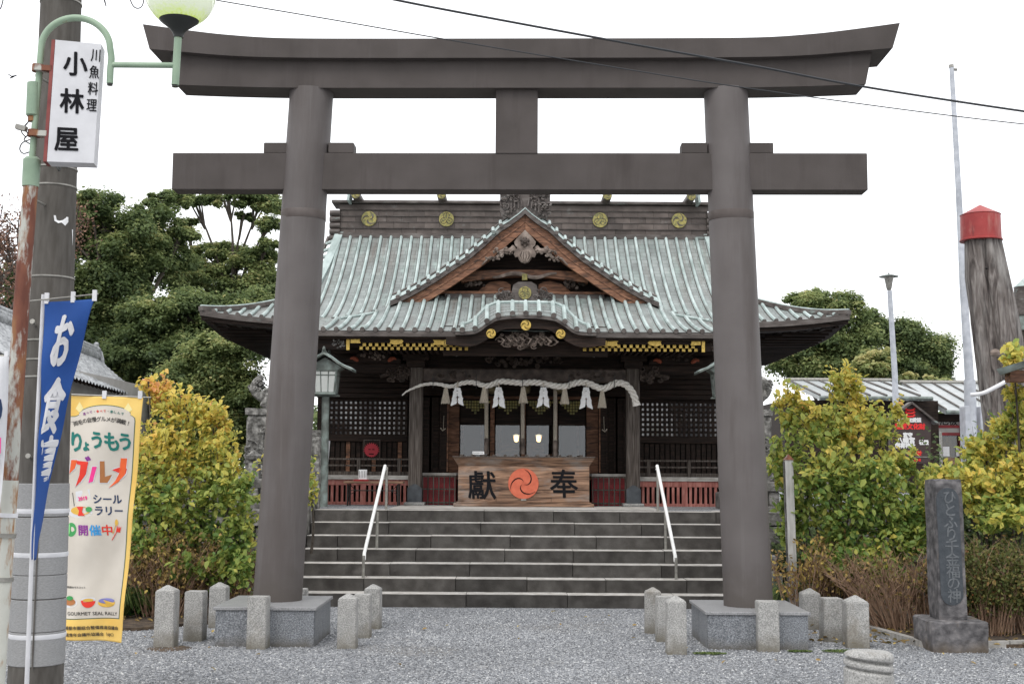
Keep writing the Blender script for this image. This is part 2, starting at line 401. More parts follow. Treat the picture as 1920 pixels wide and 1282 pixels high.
M_leafR = attr_mat('reddish_bud', [(0,(.07,.04,.03)), (.6,(.20,.11,.08)), (1,(.32,.19,.13))], .8, .1)
M_grass = attr_mat('sedge', [(0,(.02,.04,.012)), (.6,(.07,.12,.03)), (1,(.20,.24,.07))], .6, .2)

def glass_mat():
    m = bpy.data.materials.new('window_glass'); m.use_nodes = True; t = m.node_tree; N = t.nodes; L = t.links
    N.remove(N['Principled BSDF'])
    gl = N.new('ShaderNodeBsdfGlossy'); gl.inputs['Roughness'].default_value = .01; gl.inputs['Color'].default_value = (.95,.97,1,1)
    tr = N.new('ShaderNodeBsdfTransparent'); tr.inputs[0].default_value = (.75,.76,.76,1)
    fr = N.new('ShaderNodeMath'); fr.operation = 'ADD'; lw = N.new('ShaderNodeFresnel'); lw.inputs[0].default_value = 1.5
    fr.inputs[1].default_value = .02; L.new(lw.outputs[0], fr.inputs[0])
    ms = N.new('ShaderNodeMixShader'); L.new(fr.outputs[0], ms.inputs[0]); L.new(tr.outputs[0], ms.inputs[1]); L.new(gl.outputs[0], ms.inputs[2])
    L.new(ms.outputs[0], N['Material Output'].inputs[0]); return m
M_glass = glass_mat()

# ------------------------------------------------------------------ shared shape makers
def text_mesh(s, size=1.0, bold=0.0, shear=0.0):
    """flat lettering as 2-D verts (centred at the origin, em = size) and faces"""
    c = bpy.data.curves.new('lettering', 'FONT'); c.body = s; c.resolution_u = 2; c.align_x = 'CENTER'; c.align_y = 'CENTER'
    c.size = size; c.offset = bold; c.shear = shear
    o = bpy.data.objects.new('lettering', c); COL.objects.link(o)
    bpy.context.view_layer.update()
    me = bpy.data.meshes.new_from_object(o.evaluated_get(bpy.context.evaluated_depsgraph_get()))
    vs = [v.co.copy() for v in me.vertices]; fs = [tuple(p.vertices) for p in me.polygons]
    bpy.data.objects.remove(o); bpy.data.meshes.remove(me); bpy.data.curves.remove(c)
    if vs:
        cx = (min(v.x for v in vs) + max(v.x for v in vs)) / 2; cy = (min(v.y for v in vs) + max(v.y for v in vs)) / 2
        vs = [Vector((v.x - cx, v.y - cy, 0)) for v in vs]
    return vs, fs
def lettering(name, s, mapper, material, parent, size, bold=0.0, at=(0, 0), sx=1.0, sy=1.0, rot=0.0, shear=0.0, thick=None):
    vs, fs = text_mesh(s, size, 0, shear)
    cr, sr = math.cos(rot), math.sin(rot)
    mb = MB()
    offs = [(0, 0)] + ([(bold*math.cos(R(k)), bold*math.sin(R(k))) for k in range(0, 360, 45 if bold > .04*size else 60)] if bold else [])
    for k, (ox, oy) in enumerate(offs):       # heavier strokes: the glyph repeated round itself, each a hair nearer
        q = []
        for v in vs:
            x, y = v.x * sx + ox, v.y * sy + oy
            q.append(Vector(mapper(at[0] + x*cr - y*sr, at[1] + x*sr + y*cr)) + Vector((0, -.00025*k, 0)))
        mb.add(q, fs)
    o = mb.build(name, material, parent)
    if thick:
        md = o.modifiers.new('depth', 'SOLIDIFY'); md.thickness = thick; md.offset = 0
    return o
def disc(mb, cx, cz, r, y0, y1, n=28):
    return mb.prism([(cx + r*math.cos(2*math.pi*k/n), cz + r*math.sin(2*math.pi*k/n)) for k in range(n)], y0, y1)
def tomoe(parent, cx, cz, r, y, mdisc, mink, name='crest', t=.02, thin=.1):
    o = disc(MB(), cx, cz, r, y - t, y).build(name, mdisc, parent)
    for k in range(3):
        a0 = 2*math.pi*k/3 - R(30); pts = []
        m = 14; top = []; bot = []
        for i in range(m+1):
            q = i/m
            ang = a0 + q*R(118); rr = r*(.10 + .84*q**.8)
            wd = r*thin*math.sin(math.pi*min(1, q*.9+.1))**.6*(1.15 - .55*q) if q < 1 else 0
            dx, dz = math.cos(ang), math.sin(ang)
            top.append((cx + (rr+wd)*dx, cz + (rr+wd)*dz)); bot.append((cx + (rr-wd)*dx, cz + (rr-wd)*dz))
        mb = MB(); mb.band(top, bot, y - t - .006, y - t + .004); mb.build('crest_mark', mink, o)
    return o
def aoi(parent, cx, cz, r, y, mdisc, mink, t=.02):
    o = disc(MB(), cx, cz, r, y - t, y).build('crest', mdisc, parent)
    mb = MB()
    for k in range(3):
        a = R(90) + 2*math.pi*k/3; px, pz = cx + .44*r*math.cos(a), cz + .44*r*math.sin(a)
        ring = []
        for i in range(17):
            q = a + R(180) + R(28) + (2*math.pi - R(56))*i/16
            ring.append((px + .40*r*math.cos(q), y - t - .002, pz + .40*r*math.sin(q)))
        mb.tube(ring, r*.035, 4)
        mb.tube([(cx + .1*r*math.cos(a), y-t-.002, cz + .1*r*math.sin(a)), (cx + .8*r*math.cos(a), y-t-.002, cz + .8*r*math.sin(a))], r*.03, 4)
    mb.build('crest_mark', mink, o); return o
def scrolls(mb, cx, cz, w, h, y, n, seed, r=.02, depth=.05):
    q = random.Random(seed)
    for i in range(n):
        a = q.uniform(0, 2*math.pi); rad = math.sqrt(q.random())
        x, z = cx + rad*math.cos(a)*w*.5, cz + rad*math.sin(a)*h*.5
        s = q.uniform(.35, 1)*min(w, h)*.28; d = q.choice((-1, 1)); a0 = q.uniform(0, 6.28); pts = []; rs = []
        for k in range(10):
            tt = k/9; an = a0 + d*tt*R(q.uniform(330, 420)); rr = s*(1 - .75*tt)
            pts.append((x + rr*math.cos(an), y - depth*tt*.8 - q.uniform(0, .006), z + rr*.8*math.sin(an))); rs.append(r*(.55 + .6*tt))
        mb.tube(pts, rs, 5)
    return mb
def interp(tab, x):
    if x <= tab[0][0]: return tab[0][1]
    for (a, b), (c, d) in zip(tab, tab[1:]):
        if x <= c: return b + (d-b)*(x-a)/(c-a)
    return tab[-1][1]
def smooth_path(pts, k=6):
    pts = [Vector(p) for p in pts]; out = []
    for i in range(len(pts)-1):
        p0, p1, p2, p3 = pts[max(i-1,0)], pts[i], pts[i+1], pts[min(i+2, len(pts)-1)]
        for j in range(k):
            t = j/k
            out.append(.5*((2*p1) + (p2-p0)*t + (2*p0-5*p1+4*p2-p3)*t*t + (3*p1-p0-3*p2+p3)*t**3))
    out.append(pts[-1]); return out
def rough_stone(mb, x0, x1, y0, y1, z0, z1, amp, seed, cuts=3, bev=.02):
    bm = bmesh.new(); bmesh.ops.create_cube(bm, size=1)
    bmesh.ops.bevel(bm, geom=list(bm.edges), offset=.04, segments=1, affect='EDGES')
    if cuts: bmesh.ops.subdivide_edges(bm, edges=list(bm.edges), cuts=cuts, use_grid_fill=True)
    for v in bm.verts:
        p = Vector((x0 + (v.co.x+.5)*(x1-x0), y0 + (v.co.y+.5)*(y1-y0), z0 + (v.co.z+.5)*(z1-z0)))
        nn = noise.noise_vector(p*6 + Vector((seed, seed*.7, 0)))
        v.co = p + Vector(nn)*amp
    return mb.bm(bm)
M_hedge = attr_mat('hedge_leaf', [(0,(.05,.07,.02)), (.4,(.13,.15,.045)), (.65,(.22,.19,.06)), (.85,(.32,.17,.07)), (1,(.4,.14,.06))], .6, .3)
# ================================================================== SETTING
T = 1.13                                  # terrace level
X0 = .205                                 # centre line of the shrine
def flat(name, x0, x1, y0, y1, z, m, n=1):
    o = MB().grid(lambda a, b: (x0+(x1-x0)*a, y0+(y1-y0)*b, z), n, n).build(name, m)
    return prop(o, kind='structure')
flat('ground', -900, 900, -900, 900, 0, M_gravel, 2)
# terrace behind the retaining walls, out to the horizon
mb = MB(); mb.box(-700, X0-3.3, 17.9, 900, -.3, T); mb.box(X0+3.3, 700, 17.9, 900, -.3, T); mb.box(X0-3.3, X0+3.3, 18.35, 900, -.3, T)
prop(mb.build('terrace', M_gravel), kind='structure')
flat('approach_path', X0-1.95, X0+1.95, 18.35, 20.2, T+.006, M_tread)

# flower beds
def bed(name, pts, z=.035):
    n = len(pts); mb = MB()
    mb.add([(x, y, -.02) for x, y in pts] + [(x, y, z) for x, y in pts],
           [tuple(range(n, 2*n))] + [(i, (i+1) % n, n+(i+1) % n, n+i) for i in range(n)])
    return prop(mb.build(name, M_soil), kind='structure')
kp = [PZ(1500, 1150, 0), PZ(1632, 1184, 0), PZ(1746, 1217, 0), PZ(1960, 1211, 0)]
bed('flower_bed', [(kp[0].x, 17.6), (3.55, 14.6), (kp[1].x+.06, kp[1].y+.05), (kp[2].x+.04, kp[2].y+.08), (9, kp[3].y+.2), (9, 17.85), (kp[0].x, 17.85)])
bed('flower_bed', [(-9, 13.4), (-3.9, 13.6), (-3.0, 14.5), (-2.8, 15.2), (-2.8, 17.85), (-9, 17.85)])
# pebbles lying on the gravel court, the larger stones of it
def pebbles():
    n = 85000
    x = nrg.uniform(-4.6, 5.6, n); y = 9.6 + 6.3*nrg.uniform(0, 1, n)**1.15
    s = nrg.uniform(.005, .0115, n); rot = nrg.uniform(0, 6.28, n)
    base = np.array([[1,0,0],[0,1,0],[-1,0,0],[0,-1,0],[0,0,.75],[0,0,-.6]])
    tri = np.array([[0,1,4],[1,2,4],[2,3,4],[3,0,4]])
    V = np.repeat(base[None], n, 0) * s[:, None, None] * nrg.uniform(.6, 1.35, (n, 1, 3))
    V += nrg.normal(0, .15, V.shape) * s[:, None, None]
    c, q = np.cos(rot)[:, None], np.sin(rot)[:, None]
    X = V[..., 0]*c - V[..., 1]*q + x[:, None]; Y = V[..., 0]*q + V[..., 1]*c + y[:, None]; Z = V[..., 2] + .003
    V = np.stack([X, Y, Z], -1).reshape(-1, 3)
    Fc = (tri[None] + 6*np.arange(n)[:, None, None]).reshape(-1, 3)
    o = fast_mesh('pebbles', V, Fc, M_pebble, np.repeat(nrg.beta(1.3, 1.6, n), 6))
    return prop(o, label='loose grey pebbles of the gravel court in front of the steps', kind='stuff', cat='gravel')
def fast_mesh(name, V, Fc, material, rnd=None, parent=None):
    me = bpy.data.meshes.new(name); nv, nf, k = len(V), len(Fc), Fc.shape[1]
    me.vertices.add(nv); me.vertices.foreach_set('co', np.ascontiguousarray(V, dtype=np.float32).ravel())
    me.loops.add(nf*k); me.loops.foreach_set('vertex_index', np.ascontiguousarray(Fc, dtype=np.int32).ravel())
    me.polygons.add(nf); me.polygons.foreach_set('loop_start', np.arange(0, nf*k, k, dtype=np.int32))
    if rnd is not None:
        a = me.attributes.new('rnd', 'FLOAT', 'POINT'); a.data.foreach_set('value', np.asarray(rnd, dtype=np.float32))
    me.materials.append(material); me.update(calc_edges=True)
    return link(name, me, parent)
pebbles()

# kerb of long pale stones round the bed
kerb = thing('kerb', 'low pale kerb stones edging the right flower bed before the monument', 'kerb', kp[1])
def kerb_run(a, b, n, w=.075):
    d = (b - a); L = d.length; d.normalize(); s = Vector((-d.y, d.x, 0))
    for i in range(n):
        p = a + d*(L*(i+.5)/n)
        mb = MB(); mb.obox((p.x, p.y, .02), (d, s, (0,0,1)), (L/n/2-.006, w/2, .045)); mb.build('kerb_stone', M_kerb, kerb)
kerb_run(kp[0], kp[1], 4); kerb_run(kp[1], kp[2], 4); kerb_run(kp[2], kp[3], 3)

# steps: seven courses of long dark blocks, each with its worn pale tread
steps = bpy.data.objects.new('stone_steps', None); COL.objects.link(steps); prop(steps, kind='structure')
steps.location = (X0, 16.1, 0)
NS = 7; RI = T/NS; SY0, SY1 = 16.1, 18.02; TD = (SY1-SY0)/(NS-1); SW = 2.95
q = random.Random(5)
for k in range(NS):
    y0 = SY0 + k*TD; z0 = k*RI; x = X0 - SW; xs = [x]
    first = q.uniform(.4, 1.3); xs.append(x+first)
    while xs[-1] < X0+SW-1.3: xs.append(xs[-1] + q.uniform(.9, 1.35))
    xs.append(X0+SW)
    for a, b in zip(xs, xs[1:]):
        dy = q.uniform(-.006, .006); dz = q.uniform(-.003, .003)
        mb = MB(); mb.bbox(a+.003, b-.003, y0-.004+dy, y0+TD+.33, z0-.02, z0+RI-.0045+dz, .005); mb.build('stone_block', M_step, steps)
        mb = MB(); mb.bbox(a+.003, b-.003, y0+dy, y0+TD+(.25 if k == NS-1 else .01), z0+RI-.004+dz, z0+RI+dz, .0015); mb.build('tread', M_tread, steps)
# cheek walls beside the steps
for sx_, lab in ((-1, 'sloping old stone cheek wall on the left of the steps'), (1, 'sloping old stone cheek wall on the right of the steps')):
    t_ = thing('stair_wall', lab, 'wall', (X0+sx_*(SW+.15), 16.1, 0))
    for k in range(6):
        ya, yb = 16.25 + k*.34, 16.25 + (k+1)*.34 - .01; zt = .30 + (ya-16.2)*.56
        mb = MB(); rough_stone(mb, X0+sx_*(SW+.02), X0+sx_*(SW+.26), ya, yb, -.05, zt+.1, .018, k*3.1+sx_)
        mb.build('stone', M_wall, t_)

# retaining walls of stacked stones
def stone_wall(x0, x1, y, h, lab, seed):
    t_ = thing('retaining_wall', lab, 'wall', ((x0+x1)/2, y, 0))
    q = random.Random(seed); z = -.05
    while z < h - .02:
        dz = q.uniform(.2, .3); dz = min(dz, h-z); x = x0 + q.uniform(-.2, 0)
        while x < x1:
            w_ = q.uniform(.35, .6); a, b = max(x, x0), min(x+w_, x1)
            if b - a > .05:
                mb = MB(); rough_stone(mb, a+.008, b-.008, y+q.uniform(-.02,.02), y+.22, z+.008, z+dz-.008, .014, q.uniform(0, 90), 2)
                mb.build('stone', M_wall, t_)
            x += w_
        z += dz
    return t_
stone_wall(X0+SW+.3, 8.6, 17.66, T+.02, 'dark stacked stone retaining wall behind the right bushes', 3)
stone_wall(-8.6, X0-SW-.3, 17.66, T+.02, 'dark stacked stone retaining wall behind the left bushes', 4)

# ================================================================== TORII
TY = 13.1; YAW = R(-1.3); TC = Vector((P(964, 700, TY).x, TY, 0))
torii = thing('torii_gate', 'huge brown-grey metal torii gate spanning the approach to the steps', 'torii', TC)
def TX(d, v, Y): return TC.x + (d-964)*sc(Y, v)
def tz(v, Y): return sz(v, Y)
def put(mb, name, m, smooth=False, parent=torii):
    yw = Matrix.Translation(TC) @ Matrix.Rotation(YAW, 4, 'Z') @ Matrix.Translation(-TC)
    mb.v = [tuple(yw @ Vector(p)) for p in mb.v]
    return mb.build(name, m, parent, smooth)
def tband(top, bot, y0, y1, name, ends=None):
    """curved beam; the y faces may splay, ends cut by the rake of the outline"""
    mb = MB(); mb.band([(TX(u, v, y0), tz(v, y0)) for u, v in top], [(TX(u, v, y0), tz(v, y0)) for u, v in bot], y0, y1)
    return put(mb, name, M_torii)
def sym(tab, c=970):                      # left half table -> whole, mirrored
    L_ = [(c-d, v) for d, v in tab]; R_ = [(c+d, v) for d, v in reversed(tab[:-1] if tab[-1][0] == 0 else tab)]
    return L_ + R_
def dens(tab, n=28):
    out = []
    for i in range(n+1):
        u = tab[0][0] + (tab[-1][0]-tab[0][0])*i/n; out.append((u, interp(tab, u)))
    return out
kt = [(Vector((u, v, 0))) for u, v in ((710,44.5),(613,57.5),(544,65),(446,71),(270,72.3),(0,72.3))]
kt = [(p.x, p.y) for p in smooth_path(kt, 5)]
kb = [(697,91),(630,97),(544,104),(446,107.5),(270,108.6),(0,108.6)]
kb = [(p.x, p.y) for p in smooth_path([Vector((a,b,0)) for a,b in kb], 5)]
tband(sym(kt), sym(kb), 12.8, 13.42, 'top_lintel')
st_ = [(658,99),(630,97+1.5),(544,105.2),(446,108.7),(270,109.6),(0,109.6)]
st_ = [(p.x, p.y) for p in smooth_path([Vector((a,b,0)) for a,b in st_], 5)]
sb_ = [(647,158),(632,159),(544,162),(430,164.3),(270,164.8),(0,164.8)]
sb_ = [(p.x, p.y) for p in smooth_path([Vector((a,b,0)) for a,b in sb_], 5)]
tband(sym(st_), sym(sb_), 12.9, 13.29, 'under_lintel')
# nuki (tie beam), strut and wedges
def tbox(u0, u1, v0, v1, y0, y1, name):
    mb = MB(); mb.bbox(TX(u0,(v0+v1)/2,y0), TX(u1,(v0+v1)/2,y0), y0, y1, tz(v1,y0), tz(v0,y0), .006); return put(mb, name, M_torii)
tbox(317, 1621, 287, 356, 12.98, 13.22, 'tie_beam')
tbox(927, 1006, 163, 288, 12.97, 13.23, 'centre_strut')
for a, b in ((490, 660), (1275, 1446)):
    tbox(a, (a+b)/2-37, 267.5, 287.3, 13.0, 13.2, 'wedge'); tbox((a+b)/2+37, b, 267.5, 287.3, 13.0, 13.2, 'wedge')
# columns lean inwards and taper
for (ub, ut, lab) in ((521, 580, -1), (1404, 1356, 1)):
    vb = 1129
    pb = Vector((TX(ub, vb, TY), TY, 0)); pt = Vector((TX(ut, 165, TY), TY, 0)); zb, zt = P(ub, 1138 if lab < 0 else 1147, 12.45).z, tz(172, TY)
    rb, rt = 45.6*sc(TY, vb), 40.6*sc(TY, 180)
    pts = []; rs = []
    for i in range(21):
        q_ = i/20; z = zb + (zt-zb)*q_; pts.append(Vector((pb.x + (pt.x-pb.x)*(q_ + .0), TY, z))); rs.append(rb + (rt-rb)*q_)
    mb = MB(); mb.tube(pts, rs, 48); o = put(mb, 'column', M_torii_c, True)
    qq = (sz(402, TY)-zb)/(zt-zb); cx = pb.x + (pt.x-pb.x)*qq; rr = rb+(rt-rb)*qq
    mb = MB(); mb.lathe([(rr+.0005, -.07), (rr+.002, -.068), (rr+.0015, .02), (rr-.001, .024)], (cx, TY, zb+(zt-zb)*qq), 48, cap=False)
    mb.v = [tuple((Matrix.Translation(TC) @ Matrix.Rotation(YAW, 4, 'Z') @ Matrix.Translation(-TC)) @ Vector(p)) for p in mb.v]
    mb.build('joint_band', mat('torii_band', [(.075,.060,.054),(.105,.088,.082)], scale=8, rough=.7, big=.15) if 'torii_band' not in MATS else MATS['torii_band'], torii, True)
# plinths of polished granite slabs
for (u0, u1, vt) in ((398, 593, 1138), (1323, 1521, 1147)):
    ya = 12.45; x0, x1 = P(u0, 1170, ya).x, P(u1, 1170, ya).x; zt = P((u0+u1)/2, vt, ya).z
    yb = ya + 1.15; pl = MB().bbox(x0+.03, x1-.03, ya+.03, yb-.03, -.05, zt-.03, .004).build('plinth', M_granite_d, torii)
    w_ = (x1-x0)
    for i, (a, b) in enumerate(((0, .5), (.5, 1))):
        MB().bbox(x0+.022+(w_-.044)*a+.002, x0+.022+(w_-.044)*b-.002, ya+.02, ya+.035, -.04, zt-.032, .003).build('side_slab', M_granite_d, pl)
        for xx in (x0+.02, x1-.035):
            MB().bbox(xx, xx+.015, ya+.04+1.07*a+.002, ya+.04+1.07*b-.002, -.04, zt-.032, .003).build('side_slab', M_granite_d, pl)
        MB().bbox(x0+w_*a+.0015, x0+w_*b-.0015, ya, yb, zt-.03, zt, .004).build('cap_slab', M_granite_t, pl)

# ================================================================== BOLLARDS
def bollard(u, vb, vs, wpx, pyr, label, dv=0, stain=False, rz=0):
    g = PZ(u, vb, 0); Y = g.y; w_ = .195 if wpx is None else wpx*sc(Y, vb)
    zt = P(u, vs, Y).z
    t_ = thing('stone_bollard', label, 'bollard', (g.x, Y + w_/2, 0), rz, 'granite bollards round the torii feet')
    h = w_/2; mb = MB(); tw = h*.97
    bm = bmesh.new()
    top = [bm.verts.new((sx_*tw, sy_*tw, zt)) for sx_, sy_ in ((-1,-1),(1,-1),(1,1),(-1,1))]
    bot = [bm.verts.new((sx_*h, sy_*h, -.06)) for sx_, sy_ in ((-1,-1),(1,-1),(1,1),(-1,1))]
    for i in range(4): bm.faces.new((bot[i], bot[(i+1)%4], top[(i+1)%4], top[i]))
    if pyr:
        ap = bm.verts.new((0, 0, zt + w_*.30))
        for i in range(4): bm.faces.new((top[i], top[(i+1)%4], ap))
    else: bm.faces.new(top)
    bm.faces.new(list(reversed(bot)))
    bmesh.ops.bevel(bm, geom=list(bm.edges), offset=.007, segments=2, affect='EDGES')
    mb.bm(bm); mb.build('post', M_granite, t_, local=True)
    return t_
B = [
 (306, 1214, 1108, 38, 1, 'pointed granite bollard at the far left beside the yellow banner'),
 (361, 1202, 1109, 36, 0, 'flat-topped granite bollard between the two leftmost pointed bollards'),
 (406, 1177, 1101, 33, 1, 'pointed granite bollard behind the left corner of the left plinth'),
 (480, 1217, 1119, 37, 0, 'flat-topped granite bollard standing in front of the left plinth'),
 (649, 1216, 1123, 36, 1, 'pointed granite bollard in front at the right corner of the left plinth'),
 (677, 1196, 1115, 33, 0, 'flat-topped granite bollard half hidden behind a pointed one, right of left plinth'),
 (697, 1179, 1104, 31, 1, 'pointed granite bollard nearest the steps, right of the left column'),
 (557, 1178, 1104, 31, 0, 'granite bollard hidden behind the foot of the left column'),
 (1226, 1188, 1110, 31, 1, 'pointed granite bollard nearest the steps, left of the right column'),
 (1249, 1203, 1119, 34, 0, 'flat-topped granite bollard half hidden behind a pointed one, left of right plinth'),
 (1270, 1227, 1128, 38, 1, 'pointed granite bollard in front at the left corner of the right plinth'),
 (1443, 1222, 1128, 41, 0, 'flat-topped granite bollard standing in front of the right plinth'),
 (1523, 1180, 1113, 35, 1, 'pointed granite bollard behind the right corner of the right plinth'),
 (1564, 1203, 1122, 38, 0, 'flat-topped granite bollard between the two rightmost pointed bollards'),
 (1611, 1215, 1129, 43, 1, 'pointed granite bollard at the far right near the kerb'),
]
for i, b in enumerate(B): bollard(*b[:5], b[5], rz=R(rng.uniform(-3, 3)))
mb = MB(); g = PZ(318, 1218, 0); mb.lathe([(.21, .002), (.19, .006), (.0, .008)], (g.x-.03, g.y+.10, 0), 20, cap=False)
prop(mb.build('soil_patch', M_soil), kind='structure')

# round carved bollard in the foreground
g = P(1628, 1221, 8.9); rb_ = 46*sc(8.9, 1230)
t_ = thing('round_stone_bollard', 'round pale stone bollard with a swirling groove, nearest the camera', 'bollard', (g.x, g.y, 0))
zt = g.z
prof = [(rb_*.97, -.05), (rb_, .1), (rb_, zt-.26), (rb_, zt-.215)]
mb = MB(); n = 64; prof2 = []
b0 = len(mb.v); rows = []
for zz in np.linspace(zt-.4, zt, 80):
    row = []
    for k in range(n):
        a = 2*math.pi*k/n
        gz = zt - .075 - .04*math.sin(a*.5+R(200)) ; gz2 = gz - .06
        r_ = rb_ - .04*math.exp(-((zz-gz)/.011)**2) - .03*math.exp(-((zz-gz2)/.009)**2)
        if zz > zt-.03: r_ -= (zz-(zt-.03))**2/.03*.8
        row.append((r_*math.cos(a), r_*math.sin(a), zz))
    rows.append(row)
for r_ in rows: mb.v += r_
for i in range(len(rows)-1):
    for k in range(n): mb.f.append((i*n+k, i*n+(k+1)%n, (i+1)*n+(k+1)%n, (i+1)*n+k))
top = len(mb.v); mb.v.append((0, 0, zt+.012)); last = (len(rows)-1)*n
for s_ in (.6,):
    rr0 = len(mb.v)
    for k in range(n): v_ = rows[-1][k]; mb.v.append((v_[0]*s_, v_[1]*s_, zt+.008))
    for k in range(n): mb.f.append((last+k, last+(k+1)%n, rr0+(k+1)%n, rr0+k)); mb.f.append((rr0+k, rr0+(k+1)%n, top))
mb.build('body', M_granite, t_, True, local=True)

# ================================================================== MONUMENT
mon = thing('stone_monument', 'tall dark stone marker with carved vertical writing on a rough base block', 'monument', (P(1800,1210,12.4).x, 12.7, 0))
ya = 12.35; xa, xb = P(1749, 1185, ya).x, P(1855, 1185, ya).x; zt = P(1800, 1165, ya).z
mb = MB(); rough_stone(mb, xa, xb, ya, ya+.62, -.05, zt, .014, 4.4, 5); mb.build('base', M_monu, mon)
yc = ya+.14; u0b, u1b, u0t, u1t = 1764, 1815, 1752, 1802
zt2 = P(1778, 897, yc+.02).z
bm = bmesh.new(); bmesh.ops.create_cube(bm, size=1); bmesh.ops.bevel(bm, geom=list(bm.edges), offset=.03, segments=1, affect='EDGES')
bmesh.ops.subdivide_edges(bm, edges=list(bm.edges), cuts=6, use_grid_fill=True)
xl_b, xr_b = P(1762, 1155, yc).x, P(1816, 1155, yc).x; xl_t, xr_t = P(1753, 900, yc).x, P(1803, 900, yc).x
for v in bm.verts:
    f_ = v.co.z+.5; z = zt-.01 + f_*(zt2-zt); xl, xr = xl_b+(xl_t-xl_b)*f_, xr_b+(xr_t-xr_b)*f_
    p = Vector((xl+(v.co.x+.5)*(xr-xl), yc+(v.co.y+.5)*.33, z)); amp = .004 if v.co.y < -.49 else .014
    v.co = p + Vector(noise.noise_vector(p*7))*amp
MB().bm(bm).build('shaft', M_monu, mon)
def mmap(x, z): return (x, yc-.012, z)
xm = lambda v, o=0: P(1782.5 - (v-1050)*-.045 + o, v, yc-.01).x
out = []
zA, zB = P(1783, 1134, yc).z, P(1778, 914, yc).z; hw = 21*sc(yc, 1030)
for k in range(13): a = R(180)*k/12; out.append((xm(914)+hw*math.cos(a), zB-hw+hw*math.sin(a)))
for k in range(13): a = R(180)+R(180)*k/12; out.append((xm(1134)+hw*math.cos(a), zA+hw+hw*math.sin(a)))
MB().prism(out, yc-.008, yc+.02).build('inscription_panel', M_slate, mon)
for i, chh in enumerate('ひとふり千金福の神'):
    v = 932 + i*(1116-932)/8
    c_ = P(1779 + (v-932)*.045+1, v, yc)
    lettering('carved_character', chh, lambda x, z, c_=c_: (c_.x+x, yc-.0105, c_.z+z), M_inscr, mon, 23*sc(yc, v)*1.18, bold=.0018)
# ================================================================== SHRINE HALL
hall = thing('shrine_hall', 'old wooden shrine hall with a patinated green copper roof and a central gable', 'shrine', (X0, 22, T))
YE, YR, YB, YBK = 20.5, 24.0, 22.05, 27.6
HR, HB, HE = 344*sc(24.0, 445), 3.68, 0
HE = HB + (YB-YE)
YC = YR + .22
zE, zR = sz(602, YE), sz(445, YR)
def prof(s): return zE + (zR-zE)*(.5*s+.5*s*s)
def sweep(k): return .15*max(0, (k-3.4)/1.85)**2
def zmain(x, Y):
    s = (Y-YE)/(YR-YE); return prof(max(0, min(1, s))) + sweep(abs(x))*max(0, 1-s*2.2)
def hwm(Y): return HB + (YB-Y) if Y < YB else HB + (HR-HB)*(Y-YB)/(YR-YB)
# --- porch roof
YP = 19.0; PH = 3.32
zP0, zP1 = sz(621, YP), sz(564, 21.05)
def vly(k): return 21.3 - max(0, k-2.1)*.9
def zporch(x, Y):
    s = (Y-YP)/(21.05-YP)
    z = zP0 + (zP1-zP0)*(.72*s+.28*s*s)
    k = abs(x)
    if k > 2.0:                              # the sides bend down to meet the main roof along the valley
        yb = vly(k); sb = (yb-YP)/(21.05-YP); zb = zP0 + (zP1-zP0)*(.72*sb+.28*sb*sb)
        z += (zmain(k, yb) + .012 - zb)*max(0, (Y-YP)/(yb-YP))*min(1, (k-2.0)/.5)
    return z
# --- central gable
YG = 20.98; UC = 984
GT = [(0,388),(12,399),(30,412),(45,421),(59,434),(75,449),(92,463.5),(108,477),(126,489),(144,501),(162,513.5),(180,525),(198,535.7),(217,546),(236,555.5),(250,561)]
gs = sc(YG, 480)
def gx(d): return d*gs
def gz(d, off=0): return sz(interp(GT, abs(d))+off, YG)
def zgab(x):
    d = abs(x)/gs
    return gz(d, -7) if d < 250 else -9
GHW = gx(250)

# surfaces
mr_ = MB()
mr_.grid(lambda a, b: (X0+(2*a-1)*hwm(YE+(YR-YE)*b), YE+(YR-YE)*b, zmain((2*a-1)*hwm(YE+(YR-YE)*b), YE+(YR-YE)*b)), 60, 24)
roof = mr_.build('main_roof', M_pan, hall, 'all')
YBB = 2*YC - YE                            # back eave line
for s_ in (-1, 1):
    def fs(a, b, s_=s_):
        k = (HE-HB)*b; x = HE - k; y = (YE+k) + ((YBB-k)-(YE+k))*a
        s = k/(YR-YE); ends = max(0, 1-min(a, 1-a)*5)
        return (X0+s_*x, y, prof(s) + sweep(HE)*max(0, 1-s*2.2)*(1 if a < .5 else 1)*max(ends, 0)**1.6)
    MB().grid(fs, 24, 10).build('side_roof', M_pan, roof, 'all')
MB().grid(lambda a, b: (X0+(2*a-1)*hwm(YE+(YR-YE)*b), 2*YC-(YE+(YR-YE)*b), prof(b)), 12, 12).build('back_roof', M_pan, roof, 'all')
for s_ in (-1, 1):
    MB().add([(X0+s_*(HB-.25), YB+.1, prof((YB-YE)/(YR-YE))-.05), (X0+s_*(HB-.25), 2*YC-YB-.1, prof((YB-YE)/(YR-YE))-.05), (X0+s_*(HR-.25), YC, zR)], [(0,1,2)]).build('side_gable', M_dwood, roof)
